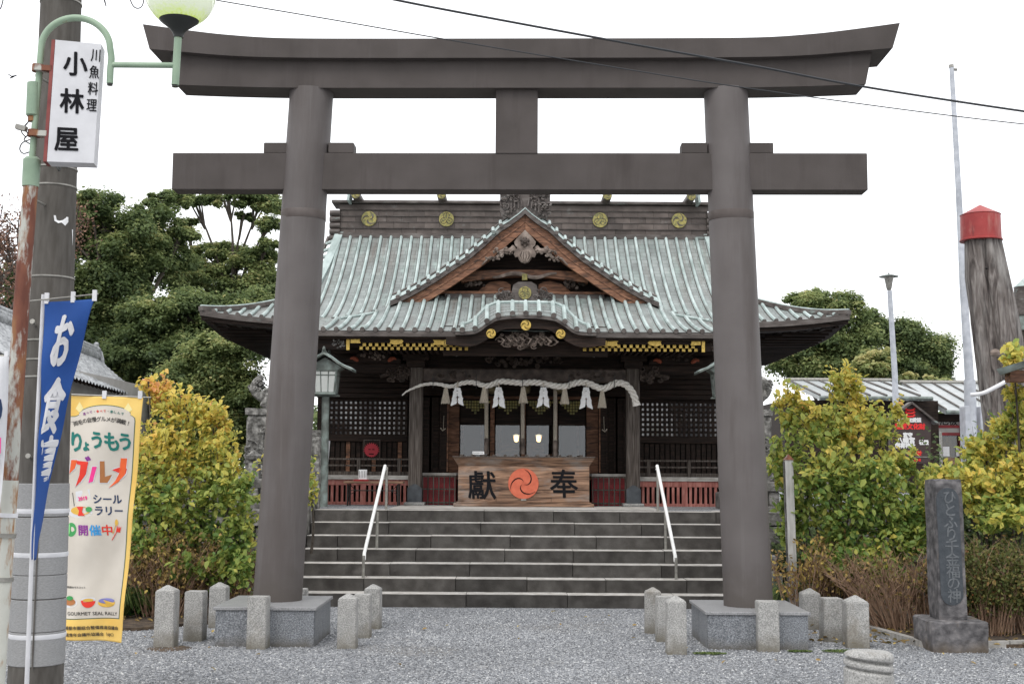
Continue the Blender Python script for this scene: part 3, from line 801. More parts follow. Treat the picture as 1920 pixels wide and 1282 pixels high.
# eave fascia (front and sides), its dark underboard
def eaveband(name, m, d0, d1, y_in, y_out):
    n = 48; top = []; bot = []
    for i in range(n+1):
        x = -HE + 2*HE*i/n; z = zE + sweep(abs(x)); top.append((X0+x, z-d0)); bot.append((X0+x, z-d1))
    return MB().band(top, bot, y_out, y_in).build(name, m, roof)
eaveband('eave_fascia', M_cdark, -.004, .085, YE+.12, YE-.02)
eaveband('eave_board', M_dwood, .087, .15, YE+.3, YE+.05)
for s_ in (-1, 1):
    mb = MB(); n = 20
    for (dz0, dz1, xo, xi, nm, m) in ((-.004, .085, HE+.02, HE-.12, 'eave_fascia', M_cdark), (.087, .15, HE-.05, HE-.3, 'eave_board', M_dwood)):
        mb = MB()
        ys = [YE+.02+(YBB-YE-.04)*i/n for i in range(n+1)]
        zz = [zE + sweep(HE)*max(0, 1-min(i/n, 1-i/n)*5)**1.6 for i in range(n+1)]
        for i in range(n):
            a, b = sorted((X0+s_*xi, X0+s_*xo))
            mb.add([(a,ys[i],zz[i]-dz1),(b,ys[i],zz[i]-dz1),(b,ys[i+1],zz[i+1]-dz1),(a,ys[i+1],zz[i+1]-dz1),
                    (a,ys[i],zz[i]-dz0),(b,ys[i],zz[i]-dz0),(b,ys[i+1],zz[i+1]-dz0),(a,ys[i+1],zz[i+1]-dz0)],
                   [(0,3,2,1),(4,5,6,7),(0,1,5,4),(2,3,7,6),(1,2,6,5),(3,0,4,7)])
        mb.build(nm, m, roof)
# soffit: boards rising to the wall, with rafters
WX, WY, WYB = 3.35, 22.0, 26.4             # body walls
ZS = zE + .12
def soff(x0, y0, z0, x1, y1, z1): pass
mb = MB(); e = HE-.12; fy = YE+.12; by = YBB-.12
V = [(-e, fy, zE+sweep(HE)-.10), (e, fy, zE+sweep(HE)-.10), (e, by, zE+sweep(HE)-.10), (-e, by, zE+sweep(HE)-.10), (-WX, WY, ZS), (WX, WY, ZS), (WX, WYB, ZS), (-WX, WYB, ZS),
     (-3.3, fy, zE-.10), (3.3, fy, zE-.10), (e, fy+2.2, zE-.10), (e, by-2.2, zE-.10), (-e, fy+2.2, zE-.10), (-e, by-2.2, zE-.10)]
V = [(X0+x, y, z) for x, y, z in V]
mb.add(V, [(0,8,4),(8,9,5,4),(9,1,5),(1,10,5),(10,11,6,5),(11,2,6),(2,3,7,6),(3,13,7),(13,12,4,7),(12,0,4)])
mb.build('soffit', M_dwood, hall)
rm = None
nr = 0
for i in range(52):
    x = -HE+.16 + (2*HE-.32)*i/51
    if abs(x) < 2.7: continue
    zf = zE + sweep(abs(x)) - .17; yi = min(WY, YE + (HE-abs(x)) + .25) if abs(x) > WX else WY
    mb = MB(); mb.obox(((X0+x), (YE+.16+yi)/2, (zf + zf + (ZS-zf)*(yi-YE)/(WY-YE))/2 - .01), ((1,0,0),(0,1,(ZS-zf)*.0+.0),(0,0,1)), (.028, (yi-YE-.16)/2, .035))
    mb.build('rafter', M_dwood, hall)
for s_ in (-1, 1):
    for i in range(30):
        y = YE+.25 + (YBB-YE-.5)*i/29; xi = max(WX, HE - (y-YE) - .2) if y < WY else WX
        zf = zE - .17 + sweep(HE)*max(0, 1-min(i/29, 1-i/29)*5)**1.6
        a, b = sorted((X0+s_*xi, X0+s_*(HE-.16)))
        if b - a > .1: MB().box(a, b, y-.028, y+.028, zf-.035, zf+.035).build('rafter', M_dwood, hall)

# ribs
def rib(pts, r, parent, name='roof_rib', m=None):
    return MB().tube(pts, r, 7, True, 1.15).build(name, m or M_rib, parent, True)
PIT = .193
def rib_shadow(seg, parent, w_=.052):  # flat dark strip along a rib, stands in for the shadow beside it
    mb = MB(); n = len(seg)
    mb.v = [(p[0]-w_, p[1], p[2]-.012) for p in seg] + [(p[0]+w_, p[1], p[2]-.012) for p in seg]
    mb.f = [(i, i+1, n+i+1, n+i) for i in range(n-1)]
    return mb.build('rib_shadow_strip', M_cdark, parent, True)
def below(x, Y): return zgab(x) if abs(x) < GHW else -9
for i in range(-27, 28):
    x = i*PIT
    if abs(x) > HE-.14: continue
    yt = YR-.02 if abs(x) < HR-.05 else (YB + (HB-abs(x))-.03 if abs(x) > HB else YB + (abs(x)-HB)/(HR-HB)*(YR-YB) - .04)
    ybs = YE - .012
    ys = np.linspace(yt, ybs, 19); seg = []
    for y in ys:
        z = zmain(x, y)
        hid = (y > YG and below(x, y) > z + .02) or (abs(x) < 2.98 and y < vly(abs(x)) + .03)
        if hid: break
        seg.append((X0+x, y, z+.016))
    if len(seg) < 2: continue
    rib_shadow(seg, roof, .040); o = rib(seg, .029, roof)
    p = seg[-1]
    MB().tube([(p[0], p[1]-.006, p[2]), (p[0], p[1]+.02, p[2])], .036, 10).build('rib_cap', M_cdark, roof, True)
# hip ridges and verges of the main roof
for s_ in (-1, 1):
    pts = [(X0+s_*(HB+(HE-HB)*t), YB-(YB-YE)*t, zmain(HB+(HE-HB)*t, YB-(YB-YE)*t)+.03) for t in np.linspace(-.02, 1.0, 14)]
    mb = MB(); 
    for p0, p1 in zip(pts, pts[1:]):
        a, b = Vector(p0), Vector(p1); d = (b-a).normalized(); sd_ = d.cross(Vector((0,0,1))).normalized(); u_ = sd_.cross(d)
        mb.obox((a+b)/2, (d, sd_, u_), ((b-a).length/2+.004, .065, .038))
    mb.build('hip_ridge', M_cdark, roof)
    MB().tube([Vector(p)+Vector((0,0,.042)) for p in pts], .020, 6).build('hip_ridge_cap', M_rib, roof, True)
    pts = [(X0+s_*(hwm(y)+.02), y, prof((y-YE)/(YR-YE))+.03) for y in np.linspace(YB, YR+.1, 12)]
    mb = MB()
    for p0, p1 in zip(pts, pts[1:]):
        a, b = Vector(p0), Vector(p1); d = (b-a).normalized(); sd_ = Vector((1,0,0)); u_ = sd_.cross(d)
        mb.obox((a+b)/2, (d, sd_, u_), ((b-a).length/2+.004, .075, .03))
    mb.build('verge', M_rib, roof)
    for k in range(9):                      # short ribs across the outer verge
        y = YB + (YR-YB)*(k+.4)/9; x0_ = hwm(y)+.03
        rib([(X0+s_*x0_, y, prof((y-YE)/(YR-YE))+.02), (X0+s_*(x0_+.2), y-.02, prof((y-YE)/(YR-YE))-.07)], .028, roof)
    pts2 = [(X0+s_*(hwm(y)+.24), y-.03, prof((y-YE)/(YR-YE))-.10) for y in np.linspace(YB, YR+.1, 12)]
    MB().tube(pts2, .035, 6).build('verge_edge', M_cdark, roof, True)

# --- main ridge
ridge = MB().box(X0-HR, X0+HR, YR+.06, YR+.40, zR-.25, sz(384, YR)).build('main_ridge', M_cdark, hall)
zr0, zr1 = sz(447, YR), sz(439, YR)
MB().bbox(X0-HR-.03, X0+HR+.03, YR-.05, YR+.45, zr0-.02, zr1, .012).build('ridge_base', M_cdark, ridge)
rows_ = [(439, 429.5), (429, 417.5), (417, 406.5), (406, 396.5)]
for j, (va, vb) in enumerate(rows_):
    za, zb = sz(va, YR), sz(vb, YR); n = 24
    for i in range(n+1):
        a = -HR + 2*HR*(i - (.5 if j % 2 else 0))/n; b = a + 2*HR/n; a = max(a, -HR); b = min(b, HR)
        if b-a < .03: continue
        dy = rng.uniform(0, .008)
        MB().box(X0+a+.002, X0+b-.002, YR+.02-.012*(j%2)+dy*.5, YR+.07, za+.006, zb-.003).build('copper_plate', M_plate, ridge)
    MB().box(X0-HR, X0+HR, YR-.005, YR+.07, zb-.003, zb+.006).build('ridge_batten', M_cdark, ridge)
MB().bbox(X0-HR-.02, X0+HR+.02, YR-.02, YR+.45, sz(396, YR), sz(384.5, YR), .01).build('ridge_moulding', M_plate, ridge)
MB().bbox(X0-HR-.16, X0+HR+.16, YR-.10, YR+.52, sz(384, YR), sz(378.5, YR), .01).build('ridge_cap', M_cdark, ridge)
for s_ in (-1, 1):                          # rolled ends of the ridge
    for k in range(5):
        z = sz(402+k*11.5, YR); r_ = .058
        MB().tube([(X0+s_*(HR+.0), YR+.0, z), (X0+s_*(HR+.20), YR+.0, z)], r_, 12).build('ridge_roll', M_cdark, ridge, True)
    MB().box(min(X0+s_*(HR), X0+s_*(HR+.18)), max(X0+s_*HR, X0+s_*(HR+.18)), YR+.02, YR+.4, zr0, sz(396, YR)).build('ridge_end', M_cdark, ridge)
for u, kind in ((698, 0), (843, 1), (1131, 1), (1279, 0)):
    f_ = aoi if kind else tomoe
    x = X0 + (u+.5-988)*sc(YR, 412)
    f_(ridge, x, sz(412, YR), 14*sc(YR, 412), YR-.005, M_goldold, M_cdark, **({'thin': .12} if not kind else {}))
for u in (672, 833, 1145, 1303):            # katsuogi logs
    x = X0 + (u-988)*sc(YR-.5, 366); zc = sz(366, YR-.45)
    lg = MB().tube([(x, YR-.45, zc), (x, YR+.95, zc)], .085, 20).build('ridge_log', M_cdark, ridge, True)
    disc(MB(), x, zc, .078, YR-.462, YR-.45).build('log_end', M_goldold, lg)
    tomoe(lg, x, zc, .072, YR-.463, M_goldold, M_cdark, thin=.12, name='log_crest', t=.004)
    MB().box(x-.06, x+.06, YR-.1, YR+.6, sz(378.5, YR)-.01, zc-.02).build('log_saddle', M_cdark, lg)
for s_ in (-1, 1):
    MB().obox((X0+s_*3.28, YR-.25, sz(378, YR)-.0), ((1,0,.12*s_),(0,1,0),(-.12*s_,0,1)), (.022, .2, .09)).build('ridge_bracket', M_rib, ridge)

# --- central gable
DG = [0,6,12,21,30,37,45,52,59,67,75,84,92,100,108,117,126,135,144,153,162,171,180,189,198,208,217,227,236,243,250]
def gline(off, Y, ds=DG, sd_=None):
    L_ = [(X0-gx(d), gz(d, off)) for d in reversed(ds)]; R_ = [(X0+gx(d), gz(d, off)) for d in ds[1:]]
    return L_ + R_
gable = MB()
gl = gline(-7, YG)
gable.grid(lambda a, b: (gl[round(a*(len(gl)-1))][0], YG+.25 + (YR+.1-YG-.25)*b, gl[round(a*(len(gl)-1))][1]), len(gl)-1, 4)
gab = gable.build('gable_roof', M_pan, hall, 'all')
# flared verge strip with its short ribs
fr = gline(5, YG); bk = gline(-6, YG)
mb = MB()
for i in range(len(fr)-1):
    b = len(mb.v); mb.v += [(fr[i][0], YG-.10, fr[i][1]), (fr[i+1][0], YG-.10, fr[i+1][1]), (bk[i+1][0], YG+.26, bk[i+1][1]+.03), (bk[i][0], YG+.26, bk[i][1]+.03)]
    mb.f.append((b, b+1, b+2, b+3))
mb.build('verge_strip', M_rib, gab, 'all')
MB().tube([(x, YG+.26, z+.045) for x, z in bk], .022, 5).build('verge_rim', M_cdark, gab, True)
for d, v in GT[3:-1]:
    for s_ in (-1, 1):
        rib([(X0+s_*gx(d), YG-.115, sz(v+5.5, YG)+.012), (X0+s_*gx(d+1.5), YG+.27, sz(v-5, YG)+.055)], .030, gab)
        MB().tube([(X0+s_*gx(d), YG-.125, sz(v+5.5, YG)+.012), (X0+s_*gx(d), YG-.11, sz(v+5.5, YG)+.012)], .036, 10).build('rib_cap', M_cdark, gab, True)
MB().band(gline(5.2, YG), gline(14.5, YG), YG-.09, YG+.10).build('gable_fascia', M_cdark, gab)
# bargeboards, one per side
LB = [(0,432),(30,457),(71,492.5),(100,512.5),(133,535),(160,552.5),(186,569),(205,574),(235,578)]
def bz(d): return sz(interp(LB, d), YG)
for s_ in (-1, 1):
    ds = [d for d in DG if d <= 236]
    top = [(X0+s_*gx(max(d,.3)), gz(d, 14.8)) for d in ds]; bot = [(X0+s_*gx(max(d,.3)), min(bz(d), gz(d, 16))) for d in ds]
    if s_ < 0: top.reverse(); bot.reverse()
    MB().band(top, bot, YG-.02, YG+.07).build('bargeboard', M_rwood, gab)
    mid = [(X0+s_*gx(max(d,.3)), gz(d, 14.8)*.62+min(bz(d), gz(d, 16))*.38) for d in ds]
    b2 = [(x, z-.03) for x, z in mid]
    if s_ < 0: mid.reverse(); b2.reverse()
    MB().band(mid, b2, YG-.034, YG-.022).build('board_moulding', M_rwood, gab)
# tympanum
yT = YG+.5
MB().prism([(X0-gx(215), sz(575, yT)), (X0+gx(215), sz(575, yT)), (X0, sz(405, yT))], yT, yT+.1).build('tympanum', M_dwood, gab)
lx = lambda d, v, Y: d*sc(Y, v)
def sbox(d0, d1, v0, v1, y0, y1, name, m, parent, bev=.006):
    yy = y0; return MB().bbox(X0+lx(d0, v0, yy), X0+lx(d1, v0, yy), y0, y1, sz(v1, yy), sz(v0, yy), bev).build(name, m, parent)
sbox(-150, 150, 551, 566, YG+.22, YG+.36, 'base_beam', M_cdark, gab)
sbox(-175, 175, 546, 551, YG+.26, YG+.40, 'base_batten', M_rwood, gab)
# rainbow beam, lighter wood with curled ends
top = []; bot = []
for i in range(25):
    d = -118+236*i/24; top.append((X0+lx(d, 510, YG+.3), sz(507 + 5*(abs(d)/118)**2, YG+.3))); bot.append((X0+lx(d, 510, YG+.3), sz(522 - 3*math.cos(d/118*3.14) + 6*(abs(d)/118)**3, YG+.3)))
MB().band(top, bot, YG+.22, YG+.42).build('rainbow_beam', M_rwood, gab)
mb = MB(); mb.tube([(X0+lx(d, 523, YG+.2), YG+.2, sz(516+4*math.sin(d/12), YG+.2)) for d in range(-60, 61, 5)], [.02+.018*math.cos(d/40) for d in range(-60, 61, 5)], 6)
mb.build('carved_cloud', M_gwood, gab, True)
for s_ in (-1, 1):
    # reddish panels under the rainbow beam
    pts = [(s_*26, 546), (s_*26, 534), (s_*34, 529), (s_*48, 526.5), (s_*66, 530), (s_*80, 540), (s_*86, 546)]
    o_ = [(X0+lx(d, v, YG+.42), sz(v, YG+.42)) for d, v in pts]
    if s_ > 0: o_.reverse()
    MB().prism(o_, YG+.40, YG+.45).build('tympanum_panel', M_rwood, gab)
    mb = MB(); scrolls(mb, X0+s_*lx(93, 535, YG+.3), sz(532, YG+.3), .34, .16, YG+.3, 16, 5+s_, .02, .06); mb.build('carved_bracket', M_cwood, gab, True)
    mb = MB(); pts = [(X0+s_*lx(20+q_*60, 480, YG), YG-.03-.02*math.sin(q_*9), sz(464+q_*30+3*math.sin(q_*14), YG)) for q_ in np.linspace(0, 1, 16)]
    mb.tube(pts, [.05*(1-.75*q_) for q_ in np.linspace(0, 1, 16)], 7)
    scrolls(mb, X0+s_*lx(38, 472, YG), sz(473, YG), .42, .16, YG-.04, 16, 31+s_, .017, .05)
    scrolls(mb, X0+s_*lx(60, 486, YG), sz(486, YG), .26, .09, YG-.04, 9, 41+s_, .014, .04)
    mb.build('gable_carving', M_gwood, gab, True)
# pendant (gegyo): a lobed board with a rosette boss
out = []
half = [(0,495),(7,493),(11,488),(13,483),(18,484),(21,478),(18,471),(14,466),(19,461),(20,455),(13,446),(0,433)]
for d, v in half: out.append((X0+lx(d, v, YG), sz(v, YG)))
for d, v in reversed(half[1:-1]): out.append((X0-lx(d, v, YG), sz(v, YG)))
pend = MB().prism(out, YG-.10, YG-.04).build('gable_pendant', M_gwood, gab)
mb = MB()
for k in range(6):
    a = R(60)*k+.5; mb.tube([(X0, YG-.13, sz(456, YG)), (X0+.075*math.cos(a), YG-.115, sz(456, YG)+.075*math.sin(a))], [.03, .028], 8)
mb.tube([(X0, YG-.19, sz(456, YG)), (X0, YG-.10, sz(456, YG))], [.02, .045], 12)
mb.build('rosette', M_cwood, pend, True)
mb = MB()
for k in range(-2, 3): mb.tube([(X0+k*.028, YG-.115, sz(472, YG)), (X0+k*.05, YG-.12, sz(482, YG)), (X0+k*.018, YG-.11, sz(493, YG))], [.008, .014, .008], 5)
mb.build('pendant_leaf', M_gwood, pend, True)
# apex ornament above the gable
yo = YG+.05
out = [(-24,415),(-30,408),(-40,408),(-47,395),(-47,362),(-44,340),(44,340),(47,362),(47,395),(40,408),(30,408),(24,415),(12,403),(0,392),(-12,403)]
orn = MB().prism([(X0+lx(d, v, yo), sz(v, yo)) for d, v in out], yo, yo+.12).build('gable_ornament', M_cdark, hall)
mb = MB()
for s_ in (-1, 1):
    scrolls(mb, X0+s_*lx(30, 380, yo), sz(374, yo), .30, .42, yo, 22, 60+s_, .018, .05); scrolls(mb, X0+s_*lx(36, 400, yo), sz(398, yo), .20, .20, yo, 10, 70+s_, .016, .05)
    for k in range(4): mb.tube([(X0+s_*lx(8+k*6, 385, yo), yo-.01, sz(372, yo)), (X0+s_*lx(5+k*7, 385, yo), yo-.04, sz(388+k*4, yo))], .014, 5)
mb.build('ornament_scrolls', M_cdark, orn, True)

# --- porch roof
def pgrid(a, b):
    x = (2*a-1)*PH; Y = YP + (vly(abs(x))-YP)*b; return (X0+x, Y, zporch(x, Y))
KD = [0,25,52,62,73,84,95,107,119,132]
KV = {0:590,25:590.6,52:594,62:598.5,73:605,84:613.5,95:619,107:621,119:621.6,132:621.6}
KB = {0:569,25:569,52:570,62:572.5,73:578,84:588,95:599,107:606.5,119:611,132:614.5}
proof = MB().grid(pgrid, 60, 12).build('porch_roof', M_pan, hall, 'all')
# arched (karahafu) part over the steps
YK, YK2 = 18.93, 19.62
def kx(d, Y=YK): return d*sc(YK, 600)
kd = [-d for d in reversed(KD)] + KD[1:]
kf = [Vector((X0+kx(d), YK, sz(KV[abs(d)], YK))) for d in kd]; kb2 = [Vector((X0+kx(d)*1.02, YK2, sz(KB[abs(d)], YK2))) for d in kd]
kf, kb2 = smooth_path(kf, 4), smooth_path(kb2, 4)
mb = MB(); nn_ = len(kf)-1
mb.grid(lambda a, b: kf[round(a*nn_)].lerp(kb2[round(a*nn_)], b) + Vector((0, 0, .02*math.sin(math.pi*b))), nn_, 5)
mb.grid(lambda a, b: kb2[round(a*nn_)] + Vector((0, .01, -.45*b)), nn_, 1)
kara = mb.build('arched_roof', M_pan, proof, 'all')
for j in range(1, 5):                       # lapped sheets along the arch
    MB().tube([kf[i].lerp(kb2[i], j/5) + Vector((0,0,.02*math.sin(math.pi*j/5)+.0)) for i in range(nn_+1)], .004, 4).build('sheet_lap', M_plate, kara, True)
MB().tube([p + Vector((0, .02, .02)) for p in kb2], .032, 7).build('arch_ridge', M_rib, kara, True)
for d in (0, 25, 51, 73.5, 95, 119):
    for s_ in ((1, -1) if d else (1,)):
        x = X0 + s_*kx(d); i = min(range(nn_+1), key=lambda k: abs(kf[k].x-x))
        o_ = rib([kf[i]+Vector((0,-.03,.02)), kf[i].lerp(kb2[i], .5)+Vector((0,0,.045)), kb2[i]+Vector((0,.05,.035))], .034, kara)
        MB().tube([kf[i]+Vector((0,-.045,.02)), kf[i]+Vector((0,-.028,.02))], .042, 12).build('rib_cap', M_cdark, kara, True)
def koff(off, n=None): return [(p.x, p.z - off*sc(YK, 600)) for p in kf]
MB().band(koff(.5), koff(7), YK-.02, YK+.12).build('arch_fascia', M_cdark, kara)
MB().band(koff(7.2), koff(11), YK+.03, YK+.14).build('arch_board', M_dwood, kara)
mb = MB(); bt = []; bb = []
KL = [(0,616.5),(20,616),(40,617),(52,622),(64,630),(78,640),(92,647),(105,650),(120,650),(132,648),(150,646)]
KU = [(0,601),(25,601),(52,604),(62,609),(73,616),(84,624),(95,629.5),(107,632),(150,633)]
for i in range(61):
    d = -150+300*i/60; bt.append((X0+kx(d), sz(interp(KU, abs(d)), YK+.06))); bb.append((X0+kx(d), sz(interp(KL, abs(d)), YK+.06)))
karab = MB().band(bt, bb, YK+.05, YK+.13).build('arch_bargeboard', M_dwood, kara)
tomoe(kara, X0, sz(609, YK), 9.6*sc(YK, 609), YK+.04, M_gold, M_ink, thin=.10)
for s_ in (-1, 1): tomoe(kara, X0+s_*kx(65.3), sz(625, YK), 8.8*sc(YK, 625), YK+.04, M_gold, M_ink, thin=.10)
# ribs of the porch roof
for i in range(-16, 17):
    x = (i+.5)*.195
    if abs(x) > PH-.08: continue
    arch = abs(x) < kx(128)
    y1 = YP-.015; y0 = vly(abs(x))-.02; seg = []
    for y in np.linspace(y0, y1, 15):
        z = zporch(x, y)
        if arch and y < YK2+.03 and z < interp([(p.x-X0, p.z) for p in kb2], x)+.0: break
        seg.append((X0+x, y, z+.018))
    if len(seg) > 1:
        rib_shadow(seg, proof, .042); rib(seg, .030, proof)
        if not arch: MB().tube([(X0+x, y1-.016, seg[-1][2]), (X0+x, y1+.01, seg[-1][2])], .038, 10).build('rib_cap', M_cdark, proof, True)
for s_ in (-1, 1):
    a_, b_ = sorted((X0+s_*kx(131), X0+s_*PH))
    MB().bbox(a_, b_, YP-.02, YP+.12, sz(632.5, YP), sz(622.5, YP), .006).build('porch_fascia', M_cdark, proof)
    MB().bbox(a_+.03, b_, YP+.05, YP+.2, sz(636, YP), sz(633, YP), .004).build('porch_board', M_dwood, proof)
    # valley sheet beside the porch roof, corner ridge
    pts = [Vector((X0+s_*k, vly(k)+.0, zmain(k, vly(k))+.03)) for k in np.linspace(2.1, 2.98, 9)]
    MB().tube(pts, .028, 6).build('valley_roll', M_rib, proof, True)
# crest stand on the porch roof in front of the gable
yo = YG-.35
out = [(-26,572),(-25,548),(-22,534),(-12,528),(12,528),(22,534),(25,548),(26,572)]
st2 = MB().prism([(X0+lx(d, v, yo), sz(v, yo)) for d, v in out][::-1][::-1], yo, yo+.12).build('crest_stand', M_cdark, proof)
aoi(st2, X0, sz(549, yo), 12*sc(yo, 549), yo-.002, M_goldold, M_cdark)
for s_ in (-1, 1):
    mb = MB(); disc(mb, X0+s_*lx(36, 560, yo), sz(560, yo), .14, yo+.03, yo+.1, 16); mb.build('crest_wing', M_cdark, st2)
    mb = MB(); scrolls(mb, X0+s_*lx(37, 556, yo), sz(556, yo), .30, .30, yo+.02, 16, 80+s_, .014, .03)
    for k in range(5): mb.tube([(X0+s_*lx(30, 570, yo), yo+.02, sz(570, yo)), (X0+s_*lx(34+k*4, 556, yo), yo-.0, sz(545+k*5, yo))], .014, 5)
    mb.build('crest_scrolls', M_cdark, st2, True)
sbox(-5, 5, 513, 525, YG+.15, YG+.2, 'gold_square', M_goldold, gab, .004)

# --- porch timber frame
porch = thing('porch_frame', '', '', (X0, 20.4, T)) if False else None
YPo = 20.35
def frame(d0, d1, v0, v1, y0, y1, name, m=M_dwood, parent=hall, bev=.006):
    return sbox(d0, d1, v0, v1, y0, y1, name, m, parent, bev)
for s_ in (-1, 1):
    d0, d1 = sorted((s_*192, s_*217)); x0, x1 = X0+lx(d0, 830, YPo), X0+lx(d1, 830, YPo)
    ps = MB().bbox(x0, x1, YPo, YPo+.21, T+.04, sz(688, YPo), .02).build('porch_post', M_post, hall)
    MB().bbox(x0-.06, x1+.06, YPo-.06, YPo+.27, T, T+.05, .012).build('post_pad', M_granite, ps)
    out = [(x0-.008, T+.05), (x1+.008, T+.05), (x1+.008, T+.27), (x1-.03, T+.30), ((x0+x1)/2+.02, T+.335), ((x0+x1)/2-.02, T+.335), (x0+.03, T+.30), (x0-.008, T+.27)]
    MB().prism(out, YPo-.008, YPo+.218).build('post_shoe', mat('shoe_bronze', [(.045,.05,.058),(.085,.095,.105)], scale=9, rough=.5, metal=.3) if 'shoe_bronze' not in MATS else MATS['shoe_bronze'], ps)
    # bracket carved as a curling snout
    mb = MB(); xo = (x1 if s_ > 0 else x0)
    pts = [(xo+s_*t_, YPo+.1, sz(702 - 6*math.sin(t_*8), YPo)) for t_ in np.linspace(0, .48, 12)]
    mb.tube(pts, [.10-.14*t_ for t_ in np.linspace(0, .48, 12)], 9)
    scrolls(mb, xo+s_*.2, sz(702, YPo), .42, .24, YPo+.02, 18, 90+s_, .02, .06)
    mb.build('snout_bracket', M_cwood, hall, True)
    frame(*sorted((s_*187, s_*222)), 676, 689, YPo-.05, YPo+.28, 'bearing_block', M_dwood)
    frame(*sorted((s_*180, s_*229)), 664, 676, YPo-.08, YPo+.28, 'bearing_arm', M_dwood)
MB().bbox(X0-lx(192,700,YPo), X0+lx(192,700,YPo), YPo+.02, YPo+.19, sz(716, YPo), sz(690, YPo), .02).build('rainbow_beam', M_post if False else M_cwood, hall)
mb = MB()
for s_ in (-1, 1):
    mb = MB(); scrolls(mb, X0+s_*1.05, sz(703, YPo), .7, .14, YPo+.02, 16, 8+s_, .012, .01); prop(mb.build('beam_carving', M_cwood, hall, True), kind='stuff')
MB().bbox(X0-3.1, X0+3.1, YPo+.0, YPo+.2, sz(664, YPo), sz(655, YPo), .01).build('porch_purlin', M_dwood, hall)
MB().bbox(X0-3.1, X0+3.1, YPo+.25, YPo+.32, sz(700, YPo), sz(640, YPo), .01).build('frieze_board', M_dwood, hall)
mb = MB(); scrolls(mb, X0, sz(675, YPo), 1.25, .22, YPo+.05, 60, 17, .017, .06); mb.build('frieze_carving', M_cwood, hall, True)
mb = MB(); disc(mb, 0, 0, 1, 0, 1, 26); mb.v = [(X0+x*.46, YK+.30+y*.1, sz(633, YK)+z*.135) for x, y, z in mb.v]; mb.build('arch_panel', M_dwood, kara)
mb = MB(); scrolls(mb, X0, sz(633, YK), .86, .24, YK+.27, 54, 23, .014, .08)
for k in range(9):
    a = -0.4+k*.1; mb.tube([(X0+a, YK+.2, sz(628, YK)), (X0+a+.08, YK+.16, sz(636+3*math.sin(k), YK)), (X0+a+.03, YK+.18, sz(644, YK))], [.012, .02, .008], 5)
mb.build('arch_carving', M_gwood, kara, True)
MB().box(X0-1.25, X0+1.25, YK+.45, YK+.5, sz(668, YK+.5), sz(612, YK+.5)).build('arch_backboard', M_dwood, kara)
MB().box(X0-3.2, X0+3.2, YP+.2, 21.9, sz(655, YPo), sz(653, YPo)).build('porch_ceiling', M_dwood, hall)
